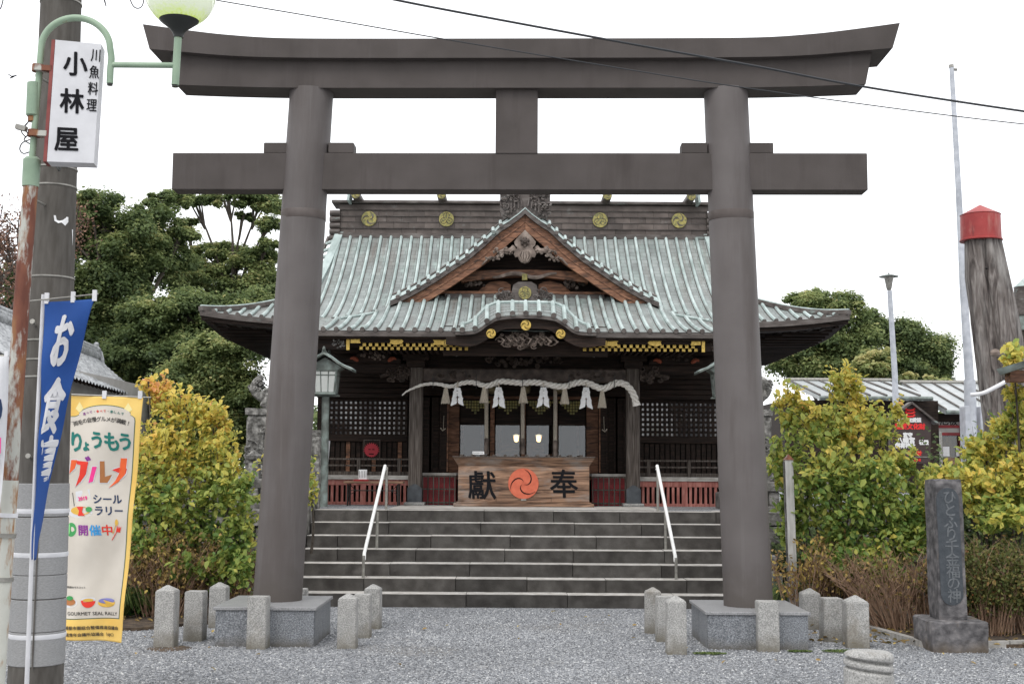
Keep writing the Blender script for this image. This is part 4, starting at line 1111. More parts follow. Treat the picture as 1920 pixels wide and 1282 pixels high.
for s_ in (-1, 1):
    # eave beam with gilt fittings
    ye = YP+.14
    MB().bbox(*sorted((X0+s_*lx(100, 640, ye), X0+s_*lx(336, 640, ye))), ye, ye+.12, sz(643.5, ye), sz(634.5, ye), .006).build('eave_beam', M_dwood, hall)
    def gp(pts, name='gilt_plate'):
        o_ = [(X0+s_*lx(d, v, ye), sz(v, ye)) for d, v in pts]
        if s_ > 0: o_ = o_[::-1]
        MB().prism(o_, ye-.015, ye-.003).build(name, M_gold, hall)
    gp([(336,633.5),(336,658),(330,658),(330,633.5)], 'gilt_strap')
    gp([(328,636),(328,645),(309,645),(311,640.5),(309,636)])
    cl = [(255,637.5),(253,641),(255,645),(244,648),(232,645),(229,641),(232,637.5),(240,636),(248,636)]
    gp([(d, v) for d, v in cl])
    gp([(152,634),(152,648),(130,648.5),(134,641.5),(130,634)])
    gp([(174,638),(171,642),(174,647.5),(153,647.5),(153,639)])
    # carved beam end beyond the strap
    mb = MB(); scrolls(mb, X0+s_*lx(352, 645, ye), sz(646, ye), .17, .15, ye+.02, 12, 50+s_, .010, .03); mb.build('beam_end_flower', M_komainu if s_ < 0 else M_cwood, hall, True)
    MB().bbox(*sorted((X0+s_*lx(337, 640, ye), X0+s_*lx(392, 640, ye))), ye+.01, ye+.1, sz(657, ye), sz(634.5, ye), .006).build('beam_end', M_dwood, hall)
    # double row of rafters with gilt tips
    for k in range(18 if s_ < 0 else 20):
        for r_, (v, off, yy) in enumerate(((647.8, 0, YP+.22), (654.2, 5.8, YP+.30))):
            d = 105 + 11.6*k + off
            if d > 325: continue
            x = X0 + s_*lx(d, v, yy); h_ = 3.0*sc(yy, v)
            rf = MB().box(x-h_*.8, x+h_*.8, yy+.005, yy+.8, sz(v, yy)-h_*.8, sz(v, yy)+h_*.8).build('porch_rafter', M_dwood, hall)
            MB().box(x-h_, x+h_, yy-.012, yy+.004, sz(v, yy)-h_, sz(v, yy)+h_).build('gilt_tip', M_gold, rf)
    # frog-leg strut between the beams, with coloured carving
    yf = YPo-.02; dc = 284
    mb = MB(); pts = [(-52,682),(-50,674),(-36,670),(-24,661),(24,661),(36,670),(50,674),(52,682)]
    o_ = [(X0+s_*lx(dc, 670, yf)+lx(d, v, yf), sz(v, yf)) for d, v in pts]
    mb.prism(o_, yf, yf+.1); mb.build('frog_leg_strut', M_dwood, hall)
    for e_ in (-1, 1):
        mb = MB(); mb.tube([(X0+s_*lx(dc, 670, yf)+e_*lx(q_, 670, yf), yf-.02, sz(677-4*math.sin((q_-30)/5), yf)) for q_ in range(28, 45, 3)], [.02,.034,.036,.03,.022,.012], 7)
        mb.build('orange_scroll', plain('orange_paint', (.27,.065,.03), .7) if 'orange_paint' not in MATS else MATS['orange_paint'], hall, True)
    mb = MB(); scrolls(mb, X0+s_*lx(dc, 670, yf), sz(669, yf), .42, .12, yf, 20, 33+s_, .011, .05); mb.build('painted_carving', M_gwood if s_ < 0 else M_cwood, hall, True)
    frame(*sorted((s_*222, s_*395)), 683, 700, YPo+.02, YPo+.15, 'side_beam', M_dwood)
    frame(*sorted((s_*216, s_*385)), 702, 740, WY-.1, WY+.02, 'wall_plank', M_dwood)
    for k in range(5): frame(*sorted((s_*216, s_*388)), 700+k*9.6, 700+k*9.6+8.6, WY-.13-.004*(k % 2), WY-.1, 'wall_board', M_dwood)
# --- hall body
VF = sz(893, 20.6)                          # veranda floor level
body = MB()
def wbox(d0, d1, v0, v1, y0, y1, name, m, parent=hall, bev=0.0):
    mb = MB(); a = (X0+lx(d0, v0, y0), X0+lx(d1, v0, y0), y0, y1, sz(v1, y0), sz(v0, y0))
    (mb.bbox(*a, bev) if bev else mb.box(*a)); return mb.build(name, m, parent)
# outer walls (sides and back), with planks on the sides
MB().box(X0-WX, X0-WX+.08, WY+.2, WYB, T, ZS).build('side_wall', M_dwood, hall)
MB().box(X0+WX-.08, X0+WX, WY+.2, WYB, T, ZS).build('side_wall', M_dwood, hall)
MB().box(X0-WX, X0+WX, WYB, WYB+.1, T, ZS).build('back_wall', M_dwood, hall)
MB().box(X0-WX-.05, X0+WX+.05, WY-.02, WY+.2, sz(742, WY), ZS).build('head_wall', M_dwood, hall)
MB().box(X0-WX, X0+WX, WY+.2, WYB, VF-.06, VF-.01).build('hall_floor', M_rwood, hall)
MB().box(X0-WX, X0+WX, WY+.2, WYB, sz(735, WY), sz(735, WY)+.05).build('hall_ceiling', M_dwood, hall)
# front side bays: lattice window above, boards below
for s_ in (-1, 1):
    bay = wbox(*sorted((s_*217, s_*372)), 817, 829, WY-.03, WY+.12, 'sill_rail', M_dwood, hall, .006)
    wbox(*sorted((s_*217, s_*372)), 740, 750, WY-.03, WY+.12, 'head_rail', M_dwood, bay, .006)
    win = wbox(*sorted((s_*217, s_*372)), 750, 817, WY+.055, WY+.065, 'window_pane', MATS.get('lattice_pane_reflection') or mat('lattice_pane_reflection', [(.35,(.10,.08,.08)), (.45,(.55,.55,.60)), (.6,(.88,.88,.92))], scale=1.3, rough=.12, spec=1.0, coat=1.0, detail=2, world=True), hall)  # bright and dark sky reflections painted into the pane colour
    sp = 9.05
    n = 17
    for k in range(n+1):
        d = 217.5 + k*sp; wbox(*sorted((s_*(d), s_*(d+4.4))), 750, 817, WY+.0, WY+.05, 'lattice_bar', M_dwood, win)
    for k in range(8):
        v = 749.5 + k*9.4; wbox(*sorted((s_*217, s_*372)), v-.2, v+4.4, WY+.006, WY+.052, 'lattice_bar', M_dwood, win)
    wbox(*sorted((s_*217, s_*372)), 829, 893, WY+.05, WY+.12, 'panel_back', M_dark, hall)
    for k in range(16):
        d = 218 + k*9.7; wbox(*sorted((s_*d, s_*(d+7.4))), 830, 888, WY+.01+.004*(k % 3), WY+.05, 'wall_plank', M_rwood if k % 5 == 1 and s_ < 0 else M_dwood, hall)
    wbox(*sorted((s_*372, s_*386)), 740, 893, WY-.05, WY+.13, 'corner_post', M_dwood, hall, .01)
    # veranda: floor edge, rails, faded red skirting of balusters
    yv = 20.6
    wbox(*sorted((s_*217, s_*395)), 892.5, 896, yv, WY, 'veranda_floor', M_tread, hall)
    wbox(*sorted((s_*217, s_*395)), 885, 892, yv+.25, yv+.33, 'veranda_board', M_post, hall, .005)
    for vv in (862, 874): wbox(*sorted((s_*217, s_*395)), vv-1.6, vv+1.6, yv+.2, yv+.24, 'veranda_rail', M_post, hall, .004)
    for d in (234, 310, 390): wbox(*sorted((s_*(d-3), s_*(d+3))), 860, 893, yv+.19, yv+.25, 'rail_post', M_post, hall, .004)
    mb = MB()
    edge = wbox(*sorted((s_*217, s_*395)), 896.2, 900, yv-.02, yv+.05, 'rough_sill', M_tread, hall)
    sk = wbox(*sorted((s_*217, s_*395)), 900.3, 911, yv-.0, yv+.05, 'skirt_rail', M_redfence, hall, .004)
    wbox(*sorted((s_*217, s_*395)), 942, 948, yv-.0, yv+.05, 'skirt_rail', M_redfence, hall, .004)
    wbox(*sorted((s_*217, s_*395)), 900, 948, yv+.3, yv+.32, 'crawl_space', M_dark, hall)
    k = 0; d = 221.0
    while d < 392:
        if k % 10 == 8: wbox(*sorted((s_*d, s_*(d+10.5))), 900.5, 949, yv-.012, yv+.06, 'skirt_post', M_redfence, sk, .004); d += 14
        else: wbox(*sorted((s_*d, s_*(d+4.8))), 911, 942, yv+.006, yv+.045, 'baluster', M_redfence, sk); d += 9.4
        k += 1
    # dark folded door leaves and red panels behind a lattice beside the offering box
    for d0, d1, yy in ((141, 157, 21.5), (158, 172, 21.7), (176, 190, 21.9)):
        dl = wbox(*sorted((s_*d0, s_*d1)), 745, 886, yy, yy+.06, 'door_leaf', M_dwood, hall, .008)
        for q_ in (.0, 1.0):
            dd = d0 + (d1-d0-2.4)*q_; wbox(*sorted((s_*dd, s_*(dd+2.4))), 746, 885, yy-.02, yy, 'door_stile', M_rwood if q_ == 0 and d0 == 141 else M_dwood, dl)
        for v in (770, 800, 830, 858): wbox(*sorted((s_*d0, s_*d1)), v, v+3, yy-.012, yy, 'door_rail', M_dwood, dl)
    wbox(*sorted((s_*127, s_*195)), 887, 891.5, 20.75, 21.6, 'entry_floor', M_tread, hall)
    rp = wbox(*sorted((s_*127, s_*192)), 893, 948, 20.75, 20.79, 'red_panel', M_redpanel, hall)
    for k in range(6): wbox(*sorted((s_*127, s_*192)), 895+k*9, 895+k*9+1.1, 20.742, 20.75, 'panel_batten', M_redpanel, rp)
    lt = wbox(*sorted((s_*127, s_*192)), 891.6, 895, 20.66, 20.7, 'panel_frame', M_post, hall)
    wbox(*sorted((s_*127, s_*192)), 941, 944, 20.66, 20.7, 'lattice_bar', M_post, lt)
    wbox(*sorted((s_*127, s_*192)), 916, 918.5, 20.665, 20.695, 'lattice_bar', M_post, lt)
    for k in range(7): d = 128+k*10.1; wbox(*sorted((s_*d, s_*(d+2.4))), 895, 947, 20.655, 20.67, 'lattice_bar', M_post, lt)
    bead = MB().tube([(X0+s_*lx(150, 800, 21.4), 21.4, sz(780, 21.4)), (X0+s_*lx(151, 808, 21.4), 21.4, sz(806, 21.4))], .004, 5).build('door_cord', M_hemp, hall)
    MB().tube([(X0+s_*lx(147, 806, 21.4), 21.4, sz(804, 21.4)), (X0+s_*lx(152, 808, 21.4), 21.38, sz(808, 21.4)), (X0+s_*lx(156, 806, 21.4), 21.4, sz(803, 21.4))], .01, 5).build('door_cord', M_hemp, hall, True)
# glazed sliding doors
yg = 22.15
frame_ = wbox(-140, 140, 742, 748, yg-.05, yg+.06, 'door_head', M_rwood, hall, .005)
wbox(-140, 140, 884, 892, yg-.05, yg+.06, 'door_sill', M_rwood, hall, .005)
for d0, d1 in ((-140,-120),(-62,-54),(-4,4),(56,64),(118,140)):
    wbox(d0, d1, 748, 884, yg-.04, yg+.05, 'door_mullion', M_rwood, hall, .006)
for d0, d1 in ((-120,-62),(-54,-4),(4,56),(64,118)):
    gd = wbox(d0, d1, 748, 884, yg, yg+.008, 'glass_pane', M_glass, hall)
    for dd in (d0, d1-2.2): wbox(dd, dd+2.2, 748, 884, yg-.02, yg-.002, 'pane_stile', M_dwood, gd)
    wbox(d0, d1, 748, 797, yg-.02, yg-.004, 'head_panel_reflection_mask', M_dwood, gd)  # door head panel, dark board added lower to cut the glass's sky reflection
    # stepped lattice of small gilt squares in the head of each door
    nx = int((d1-d0)/5.2)
    gl_ = wbox(d0, d1, 749.5, 751, yg-.03, yg-.021, 'transom_rail', M_dwood, hall)
    mbg = MB()
    for i in range(nx):
        for j in range(5):
            if j > 4.6 - abs(i-(nx-1)/2)*.85: continue
            a = d0+2+i*5.2; mbg.box(X0+lx(a,750,yg), X0+lx(a+4,750,yg), yg-.027, yg-.021, sz(755.5+j*5.2,yg), sz(751.5+j*5.2,yg))
    prop(mbg.build('transom_square', M_goldold, hall), kind='stuff')
# things inside: a back screen, hanging gilt ornaments, an altar shelf
wbox(-150, 150, 742, 893, 24.6, 24.65, 'inner_screen', M_dwood, hall)
for k in range(9): wbox(-150+k*36, -146+k*36, 742, 893, 24.5, 24.56, 'inner_post', M_rwood, hall)
wbox(-70, 70, 850, 856, 24.1, 24.5, 'altar_shelf', M_rwood, hall)
MB().box(X0-lx(40,820,24.3), X0+lx(40,820,24.3), 24.2, 24.4, sz(850,24.2), sz(830,24.2)).build('altar_stand', M_rwood, hall)
for d in (-76, -30, 24, 50, 96):
    mb = MB(); x = X0+lx(d, 780, 22.9)
    for j in range(4): mb.obox((x+.02*(-1)**j, 22.9, sz(772+j*6.5, 22.9)), ((1,0,.3*(-1)**j),(0,1,0),(0,0,1)), (.035,.006,.028))
    mb.build('hanging_gilt_paper', M_goldold, hall)
for u in (968, 1010):
    x = P(u, 823, 22.7).x; z = P(u, 822, 22.7).z
    ln_ = thing('hanging_lantern', 'small lit %s lantern hanging behind the glass doors' % ('left-hand' if u < 990 else 'right-hand'), 'lantern', (x, 22.7, z), 0, 'lit lanterns behind the glass doors')
    lm = MATS.get('lit_lantern') or mat('lit_lantern', [(.9,.6,.3), (1,.8,.5)], scale=30, emit=((1,.62,.26), 5.0))
    MB().lathe([(.015,-.06),(.035,-.045),(.046,.03),(.042,.04),(.015,.055)], (0,0,0), 12).build('shade', lm, ln_, True, local=True)
    MB().tube([(0,0,.055),(0,0,.65)], .005, 5).build('chain', M_black, ln_, local=True)
    MB().lathe([(.06,.05),(.065,.056),(.02,.075)], (0,0,0), 12).build('cap', plain('lamp_cap_white', (.8,.75,.65), .5, emit=((1,.85,.6), 1.2)) if 'lamp_cap_white' not in MATS else MATS['lamp_cap_white'], ln_, True, local=True)

# --- red mask picture, notices
mk = thing('mask_picture', 'framed picture of a red shaggy mask hung on the left wall boards', 'picture', (P(697,843,21.2).x, 21.2, P(697,843,21.2).z))
def at_uv(u, v, Y): p = P(u, v, Y); return p
p0, p1 = P(681, 862, 21.15), P(713, 824, 21.15)
MB().box(p0.x, p1.x, 21.15, 21.18, p0.z, p1.z).build('frame', M_post, mk)
MB().box(p0.x+.015, p1.x-.015, 21.14, 21.15, p0.z+.015, p1.z-.015).build('backing', M_dwood, mk)
out = []
c_ = P(696.5, 844, 21.13)
for k in range(44):
    a = 2*math.pi*k/44; r_ = .105 + (.028 if k % 2 else -.006)*(1 if math.sin(a) > -.3 else .35)
    out.append((c_.x+r_*1.05*math.cos(a), c_.z+r_*1.0*math.sin(a)))
MB().prism(out, 21.125, 21.138).build('mask', plain('mask_red', (.42,.03,.045), .6), mk)
mb = MB(); mb.box(c_.x-.04, c_.x+.04, 21.118, 21.126, c_.z-.065, c_.z-.05); mb.box(c_.x-.05, c_.x-.015, 21.118, 21.126, c_.z+.01, c_.z+.022); mb.box(c_.x+.015, c_.x+.05, 21.118, 21.126, c_.z+.01, c_.z+.022)
mb.build('mask_face', M_ink, mk)

# --- folding table with a notice
tb = thing('folding_table', 'long narrow wooden folding table with black legs before the red skirting', 'table', (P(703,940,19.9).x, 19.9, T))
a, b = P(645, 903, 19.8), P(756, 905, 19.8)
MB().bbox(a.x, b.x, 19.75, 20.15, a.z-.02, a.z+.012, .006).build('tabletop', M_boxw, tb)
for xx in (a.x+.06, b.x-.08):
    for yy in (19.8, 20.1):
        MB().tube([(xx, yy, T), (xx, yy, a.z-.03)], .012, 6).build('leg', M_black, tb)
    MB().tube([(xx, 19.95, a.z-.03), (xx+(.12 if xx < b.x-.5 else -.12), 19.95, a.z-.14), (xx, 19.95, a.z-.2)], .008, 5).build('brace', M_black, tb)
MB().tube([(a.x+.06, 19.82, a.z-.13), (b.x-.08, 19.82, a.z-.13)], .008, 5).build('stretcher', M_black, tb)
ns = thing('table_notice', 'small white notice sheet standing on the folding table', 'notice', (P(681,888,19.85).x, 19.85, a.z+.012))
q0, q1 = P(672, 897.5, 19.85), P(688, 880, 19.85)
MB().box(P(664,900,19.85).x, P(691,900,19.85).x, 19.8, 19.95, a.z+.013, a.z+.04).build('stand', M_redpanel, ns)
MB().box(q0.x, q1.x, 19.86, 19.875, a.z+.041, q1.z).build('sheet', M_paper, ns)
mb = MB()
for k in range(5): mb.box(q0.x+.012+k*.025, q0.x+.018+k*.025, 19.857, 19.86, a.z+.065, q1.z-.02)
mb.build('print', M_ink, ns)

# --- offering box
ob = thing('offering_box', 'large weathered wooden offering box with black characters and an orange crest', 'offering box', (X0, 19.8, T))
yb_ = 19.75
def obx(d0, d1, v0, v1, y0, y1, name, m=M_boxw, bev=.008):
    return MB().bbox(X0+lx(d0, 905, yb_)-.01, X0+lx(d1, 905, yb_)-.01, y0, y1, sz(v1, yb_), sz(v0, yb_), bev).build(name, m, ob)
ZB = T+.006
w2 = lx(123, 905, yb_)
XB = X0-.012
zt_, zf_, zl_, zk_ = sz(857.5, yb_), sz(873, yb_), sz(941, yb_), sz(929, yb_)
ch_ = MB(); ch_.bbox(XB-w2, XB+w2, yb_, yb_+.85, zl_, zf_-.002, .006); ch_.build('front_board', M_boxw, ob)
MB().box(XB-w2+.01, XB+w2-.01, yb_-.004, yb_+.0, sz(917.5,yb_)-.004, sz(917.5,yb_)).build('board_seam', M_ink, ob)
MB().bbox(XB-w2-.03, XB+w2+.03, yb_-.03, yb_+.88, ZB+.05, zl_, .008).build('plinth_board', M_boxw, ob)
MB().bbox(XB-w2-.07, XB+w2+.07, yb_-.06, yb_+.9, ZB, ZB+.05, .008).build('base_board', M_boxw, ob)
# flared top
mb = MB()
mb.add([(XB-w2, yb_, zf_), (XB+w2, yb_, zf_), (XB+w2+.08, yb_-.08, zt_), (XB-w2-.08, yb_-.08, zt_), (XB-w2, yb_+.85, zf_), (XB+w2, yb_+.85, zf_), (XB+w2+.08, yb_+.93, zt_), (XB-w2-.08, yb_+.93, zt_)],
       [(0,1,2,3),(1,5,6,2),(5,4,7,6),(4,0,3,7),(3,2,6,7)])
mb.build('flared_rim', M_boxw, ob)
MB().bbox(XB-w2-.09, XB+w2+.09, yb_-.09, yb_+.94, zt_+.001, zt_+.018, .005).build('top_board', M_post, ob)
for k in range(12): MB().bbox(XB-w2+.02+k*(2*w2/12), XB-w2+.07+k*(2*w2/12), yb_, yb_+.85, zt_+.019, zt_+.045, .004).build('slat', M_post, ob)
tomoe(ob, XB-.005, sz(906, yb_), 28.5*sc(yb_, 906), yb_-.002, M_vermil, M_ink, t=.012, thin=.05)
for chh, u in (('獻', 904.5), ('奉', 1057.5)):
    c_ = P(u, 909 if u < 950 else 906, yb_)
    lettering('painted_character', chh, lambda x, z, c_=c_: (c_.x+x, yb_-.006, c_.z+z), M_ink, ob, 56*sc(yb_, 906), bold=.0065, shear=-.05, sx=.98)
mb = MB(); mb.box(XB-.42, XB+.42, yb_-.004, yb_, sz(932.6,yb_), sz(932,yb_)); mb.box(XB-.424, XB-.42, yb_-.004, yb_, zl_+.003, sz(932,yb_)); mb.box(XB+.42, XB+.424, yb_-.004, yb_, zl_+.003, sz(932,yb_)); mb.build('hatch_outline', M_ink, ob)
MB().box(XB-.04, XB+.04, yb_-.012, yb_-.001, sz(938,yb_), sz(934.5,yb_)).build('lock_plate', M_metal, ob)
nb = thing('box_notice', 'small white notice board lying on the left end of the offering box', 'notice', (P(897,852,19.8).x, 19.8, zt_+.045))
q0, q1 = P(886, 856, 19.8), P(908, 846, 19.8)
MB().box(q0.x, q1.x, 19.78, 19.80, zt_+.046, q1.z).build('board', M_paper, nb)
mb = MB()
for k in range(8): mb.box(q0.x+.014+k*.019, q0.x+.022+k*.019, 19.777, 19.78, (zt_+.046+q1.z)/2-.006, (zt_+.046+q1.z)/2+.008)
mb.build('print', M_ink, nb)

# --- sacred rope with tassels and paper streamers
ROPE = [(754,741),(762,734),(775,727.5),(790,722),(806,719.5),(822,720),(838,723.5),(850,724),(864,719),(880,716.5),(896,719),(910,723.5),(924,720),(938,715),(956,716),(980,718),(996,716.5),(1010,717.5),(1026,720.5),(1045,724),(1060,724),(1075,719),(1090,716.5),(1105,719),(1118,725),(1132,728),(1146,722),(1158,717.5),(1172,720.5),(1183,731),(1190,745),(1192.5,757)]
YRp = 20.12
rp_pts = smooth_path([P(u, v, YRp) for u, v in ROPE], 12)
tot = [0]
for a, b in zip(rp_pts, rp_pts[1:]): tot.append(tot[-1] + (b-a).length)
rope = thing('sacred_rope', 'thick twisted straw rope slung in waves between the porch posts', 'rope', (X0, YRp, sz(720, YRp)))
for st in range(3):
    pts = []; rs = []
    for i, p in enumerate(rp_pts):
        u_ = tot[i]/tot[-1]; r_ = interp([(0,.011),(.08,.023),(.25,.036),(.4,.046),(1,.054)], u_)
        t_ = (rp_pts[min(i+1, len(rp_pts)-1)] - rp_pts[max(i-1, 0)]).normalized(); n_ = t_.cross(Vector((0,1,0))).normalized(); b_ = Vector((0,1,0))
        a_ = tot[i]/.25*2*math.pi + st*2*math.pi/3
        pts.append(p + (n_*math.cos(a_) + b_*math.sin(a_))*r_*.60); rs.append(r_*.47)
    MB().tube(pts, rs, 9).build('strand', M_rope, rope, True)
MB().tube([rp_pts[-1]+Vector((-.0,0,.02)), rp_pts[-1]+Vector((.012,0,-.03))], [.058,.066], 12).build('cut_end', M_rope, rope, True)
for u in (812, 893, 980, 1067, 1152):
    p = P(u, 716, YRp); v_ = 702
    MB().tube([P(u, v_, YRp+.12), P(u, v_+2, YRp-.05), P(u, 724, YRp-.075), P(u, 728, YRp+.02)], .006, 5).build('hook', M_black, rope)
names5 = ['leftmost', 'second from the left', 'middle', 'fourth from the left', 'rightmost']
for i, (u, v0, v1) in enumerate(((836,724,756),(908,723,755),(981,722,755),(1059,724,757),(1129,730,764))):
    p = P(u, v0+2, YRp); L_ = (v1-v0-2)*sc(YRp, 740)
    t_ = thing('straw_tassel', '%s of the five beige straw tassels hanging from the rope' % names5[i], 'tassel', p, 0, 'straw tassels on the sacred rope')
    mb = MB(); n = 20; base = 0
    mb.lathe([(.014, 0), (.022, -.02), (.034, -.08), (.052, -L_*.72), (.062, -L_)], (0,0,0), 20, cap=True); mb.build('tassel_body', M_hemp, t_, True, local=True)
    mb = MB()
    for k in range(26):
        a = 2*math.pi*k/26 + rng.uniform(-.1, .1); r1 = .066+rng.uniform(-.006,.006)
        mb.tube([(.022*math.cos(a), .022*math.sin(a), -.015), (.043*math.cos(a), .043*math.sin(a), -L_*.5), (r1*math.cos(a), r1*math.sin(a), -L_*rng.uniform(.96, 1.05))], .006, 4)
    prop(mb.build('straw', M_hemp, t_, local=True), kind='stuff')
    MB().tube([(.02*math.cos(a), .02*math.sin(a), -.02) for a in np.linspace(0, 6.28, 12)], .007, 5).build('binding', M_rope, t_, True, local=True)
names4 = ['leftmost', 'second from the left', 'third from the left', 'rightmost']
for i, (u, v0, v1) in enumerate(((858,721,760),(935,720,765),(1019,720,764),(1099,720,767))):
    p = P(u, v0, YRp-.06); L_ = (v1-v0)*sc(YRp, 740)
    t_ = thing('paper_streamer', '%s of the four white zigzag paper streamers on the rope' % names4[i], 'paper streamer', p, 0, 'white paper streamers on the sacred rope')
    MB().tube([(0,.06,.05), (0,0,0), (.005,0,-.08)], .010, 6).build('cord', M_hemp, t_, local=True)
    for s_ in (-1, 1):
        for ly in range(2):
            mb = MB(); x, z, y = s_*.012, -.05, -.012*ly - .004
            for k in range(5):
                wd, hh = .060+.005*k, (L_-.03)/5*1.15; dx = s_*.018*(1 if k % 2 == 0 else -.2) + rng.uniform(-.006,.006)
                x2, z2 = x+dx, z-hh*.86; yy2 = y + (.022 if k % 2 else -.02) + rng.uniform(-.008, .008)
                mb.add([(x-wd/2, y, z), (x+wd/2, y+.012, z), (x2+wd/2, yy2+.01, z2-.018*s_), (x2-wd/2, yy2, z2+.018*s_)], [(0,1,2,3)])
                x, z, y = x2, z2+hh*.1, yy2
            o_ = mb.build('paper_strip', M_paper, t_, local=True); md = o_.modifiers.new('t', 'SOLIDIFY'); md.thickness = .002
for i, (u, v1) in enumerate(((912, 838), (980, 838), (1041, 842))):
    t_ = thing('bell_rope', ('left', 'middle', 'right')[i] + ' twisted bell rope with a wooden grip hanging before the glass doors', 'bell rope', P(u, 735, 20.9), 0, 'bell ropes above the offering box')
    top = P(u, 728, 20.9); bot = P(u, v1-16, 20.9)
    for st in range(3):
        pts = []
        for k in range(90):
            q_ = k/89; p = top.lerp(bot, q_); a = q_*52 + st*2.094; pts.append(p + Vector((math.cos(a), math.sin(a), 0))*.017)
        MB().tube(pts, .0175, 6).build('strand', M_hemp, t_, True)
    g0, g1 = P(u, v1-17, 20.9), P(u, v1+13, 20.9)
    MB().tube([g0, g0.lerp(g1, .05), g0.lerp(g1, .75), g0.lerp(g1, .78), g1], [.034, .036, .036, .04, .038], 6).build('grip', M_gwood, t_)
    bl = MB().lathe([(.02, .12), (.06, .10), (.085, .05), (.08, 0), (.085, -.02), (.06, -.07), (.02, -.09)], P(u, 728, 20.9)+Vector((.09 if i == 0 else .05, .05, 0)), 16).build('bell', mat('bell_brass', [(.10,.08,.04),(.22,.18,.10)], scale=20, rough=.5, metal=.6) if 'bell_brass' not in MATS else MATS['bell_brass'], t_, True)

# --- handrails on the steps
for s_, lab in ((-1, 'white handrail on grey posts on the left side of the steps'), (1, 'white handrail on grey posts on the right side of the steps')):
    if s_ < 0: pa, pb = P(722, 873, 18.15), P(684, 1033, 16.6); posts = [(724, 955, 18.2, 876), (706.5, 1030, 17.3, 944), (680.5, 1112, 16.5, 1042)]
    else: pa, pb = P(1232, 873, 18.15), P(1265, 1037, 16.6); posts = [(1233.5, 955, 18.2, 876), (1248, 1034, 17.3, 944), (1268, 1116, 16.5, 1045)]
    t_ = thing('handrail', lab, 'handrail', (pa.x, 17.4, .6), 0, 'handrails on the stone steps')
    MB().tube([pa+Vector((0,.02,-.05)), pa, pb, pb+Vector((0,-.05,-.025)), pb+Vector((-.002*s_,-.09,-.10))], .023, 12).build('rail', M_rail, t_, True)
    for k, (u, vb, Y, vt) in enumerate(posts):
        Yp = Y; x = P(u, vb, Y).x; kk = max(0, min(NS-1, int((Y+.02-SY0)/TD))); zb = RI*(kk+1)
        f_ = (Y-pb.y)/(pa.y-pb.y); zt = pb.z+(pa.z-pb.z)*max(-.03, min(1, f_))
        MB().tube([(x, Y, zb-.01), (x, Y, zt-.015)], .019, 10).build('post', M_metal, t_, True)

# --- bronze lanterns on posts
for s_, lab in ((-1, 'green bronze post lantern with a curved roof beside the left column'), (1, 'green bronze post lantern mostly hidden behind the right column')):
    YL = 19.3; xl = X0 + s_*lx(374, 740, YL); t_ = thing('post_lantern', lab, 'lantern', (xl, YL, T), 0, 'bronze lanterns on posts')
    pu = sc(YL, 740)
    z = lambda v: sz(v, YL)-T
    MB().tube([(0,0,0),(0,0,z(746))], [.062,.056], 16).build('post', M_bronze, t_, True, local=True)
    MB().bbox(-.17,.17,-.17,.17,z(743),z(739),.01).build('base_plate', M_bronze, t_, local=True)
    MB().bbox(-.21,.21,-.03,.03,z(745.5),z(742.5),.005).build('bracket_arm', M_bronze, t_, local=True)
    hb, ht, zb, zt = .145, .175, z(739), z(698)
    core = MB().add([(-hb,-hb,zb),(hb,-hb,zb),(hb,hb,zb),(-hb,hb,zb),(-ht,-ht,zt),(ht,-ht,zt),(ht,ht,zt),(-ht,ht,zt)], [(0,1,5,4),(1,2,6,5),(2,3,7,6),(3,0,4,7),(0,3,2,1),(4,5,6,7)])
    core.build('glazing', M_frost, t_, local=True)
    for ang in range(4):
        Rm = Matrix.Rotation(R(90*ang), 4, 'Z')
        for f_ in (-1, -.34, .34, 1):
            p0_, p1_ = Rm @ Vector((f_*hb, -hb-.004, zb)), Rm @ Vector((f_*ht, -ht-.004, zt))
            MB().tube([p0_, p1_], .013 if abs(f_) == 1 else .007, 4).build('mullion', M_bronze, t_, local=True)
        for q_ in (0, .80, 1):
            w_ = hb+(ht-hb)*q_; zz = zb+(zt-zb)*q_
            MB().tube([Rm @ Vector((-w_, -w_-.004, zz)), Rm @ Vector((w_, -w_-.004, zz))], .012 if q_ != .8 else .007, 4).build('mullion', M_bronze, t_, local=True)
    # gabled curved roof
    rr_ = [(0, z(667)), (.10, z(674)), (.20, z(684)), (.30, z(691)), (.42, z(697)-.0)]
    for e_ in (-1, 1):
        tp = [(e_*x, zz+.012) for x, zz in rr_]; bt = [(e_*x, zz-.016) for x, zz in rr_]
        if e_ < 0: tp.reverse(); bt.reverse()
        MB().band(tp, bt, -.30, .30).build('roof', M_bronze, t_, local=True)
        for k in range(5): MB().tube([(e_*x, -.24+k*.12, zz+.018) for x, zz in rr_], .010, 5).build('roof_rib', M_rib, t_, local=True)
    MB().prism([(-ht,zt),(ht,zt),(.26,z(692)),(0,z(674)),(-.26,z(692))], -.17, .17).build('gable_wall', M_bronze, t_, local=True)
    MB().bbox(-.035,.035,-.26,.26,z(670),z(662),.01).build('roof_ridge', M_bronze, t_, local=True)
    for e_ in (-1, 1): MB().tube([(0, e_*.25, z(664)), (0, e_*.29, z(659)), (0, e_*.27, z(655))], [.03,.025,.015], 7).build('ridge_end', M_bronze, t_, local=True)

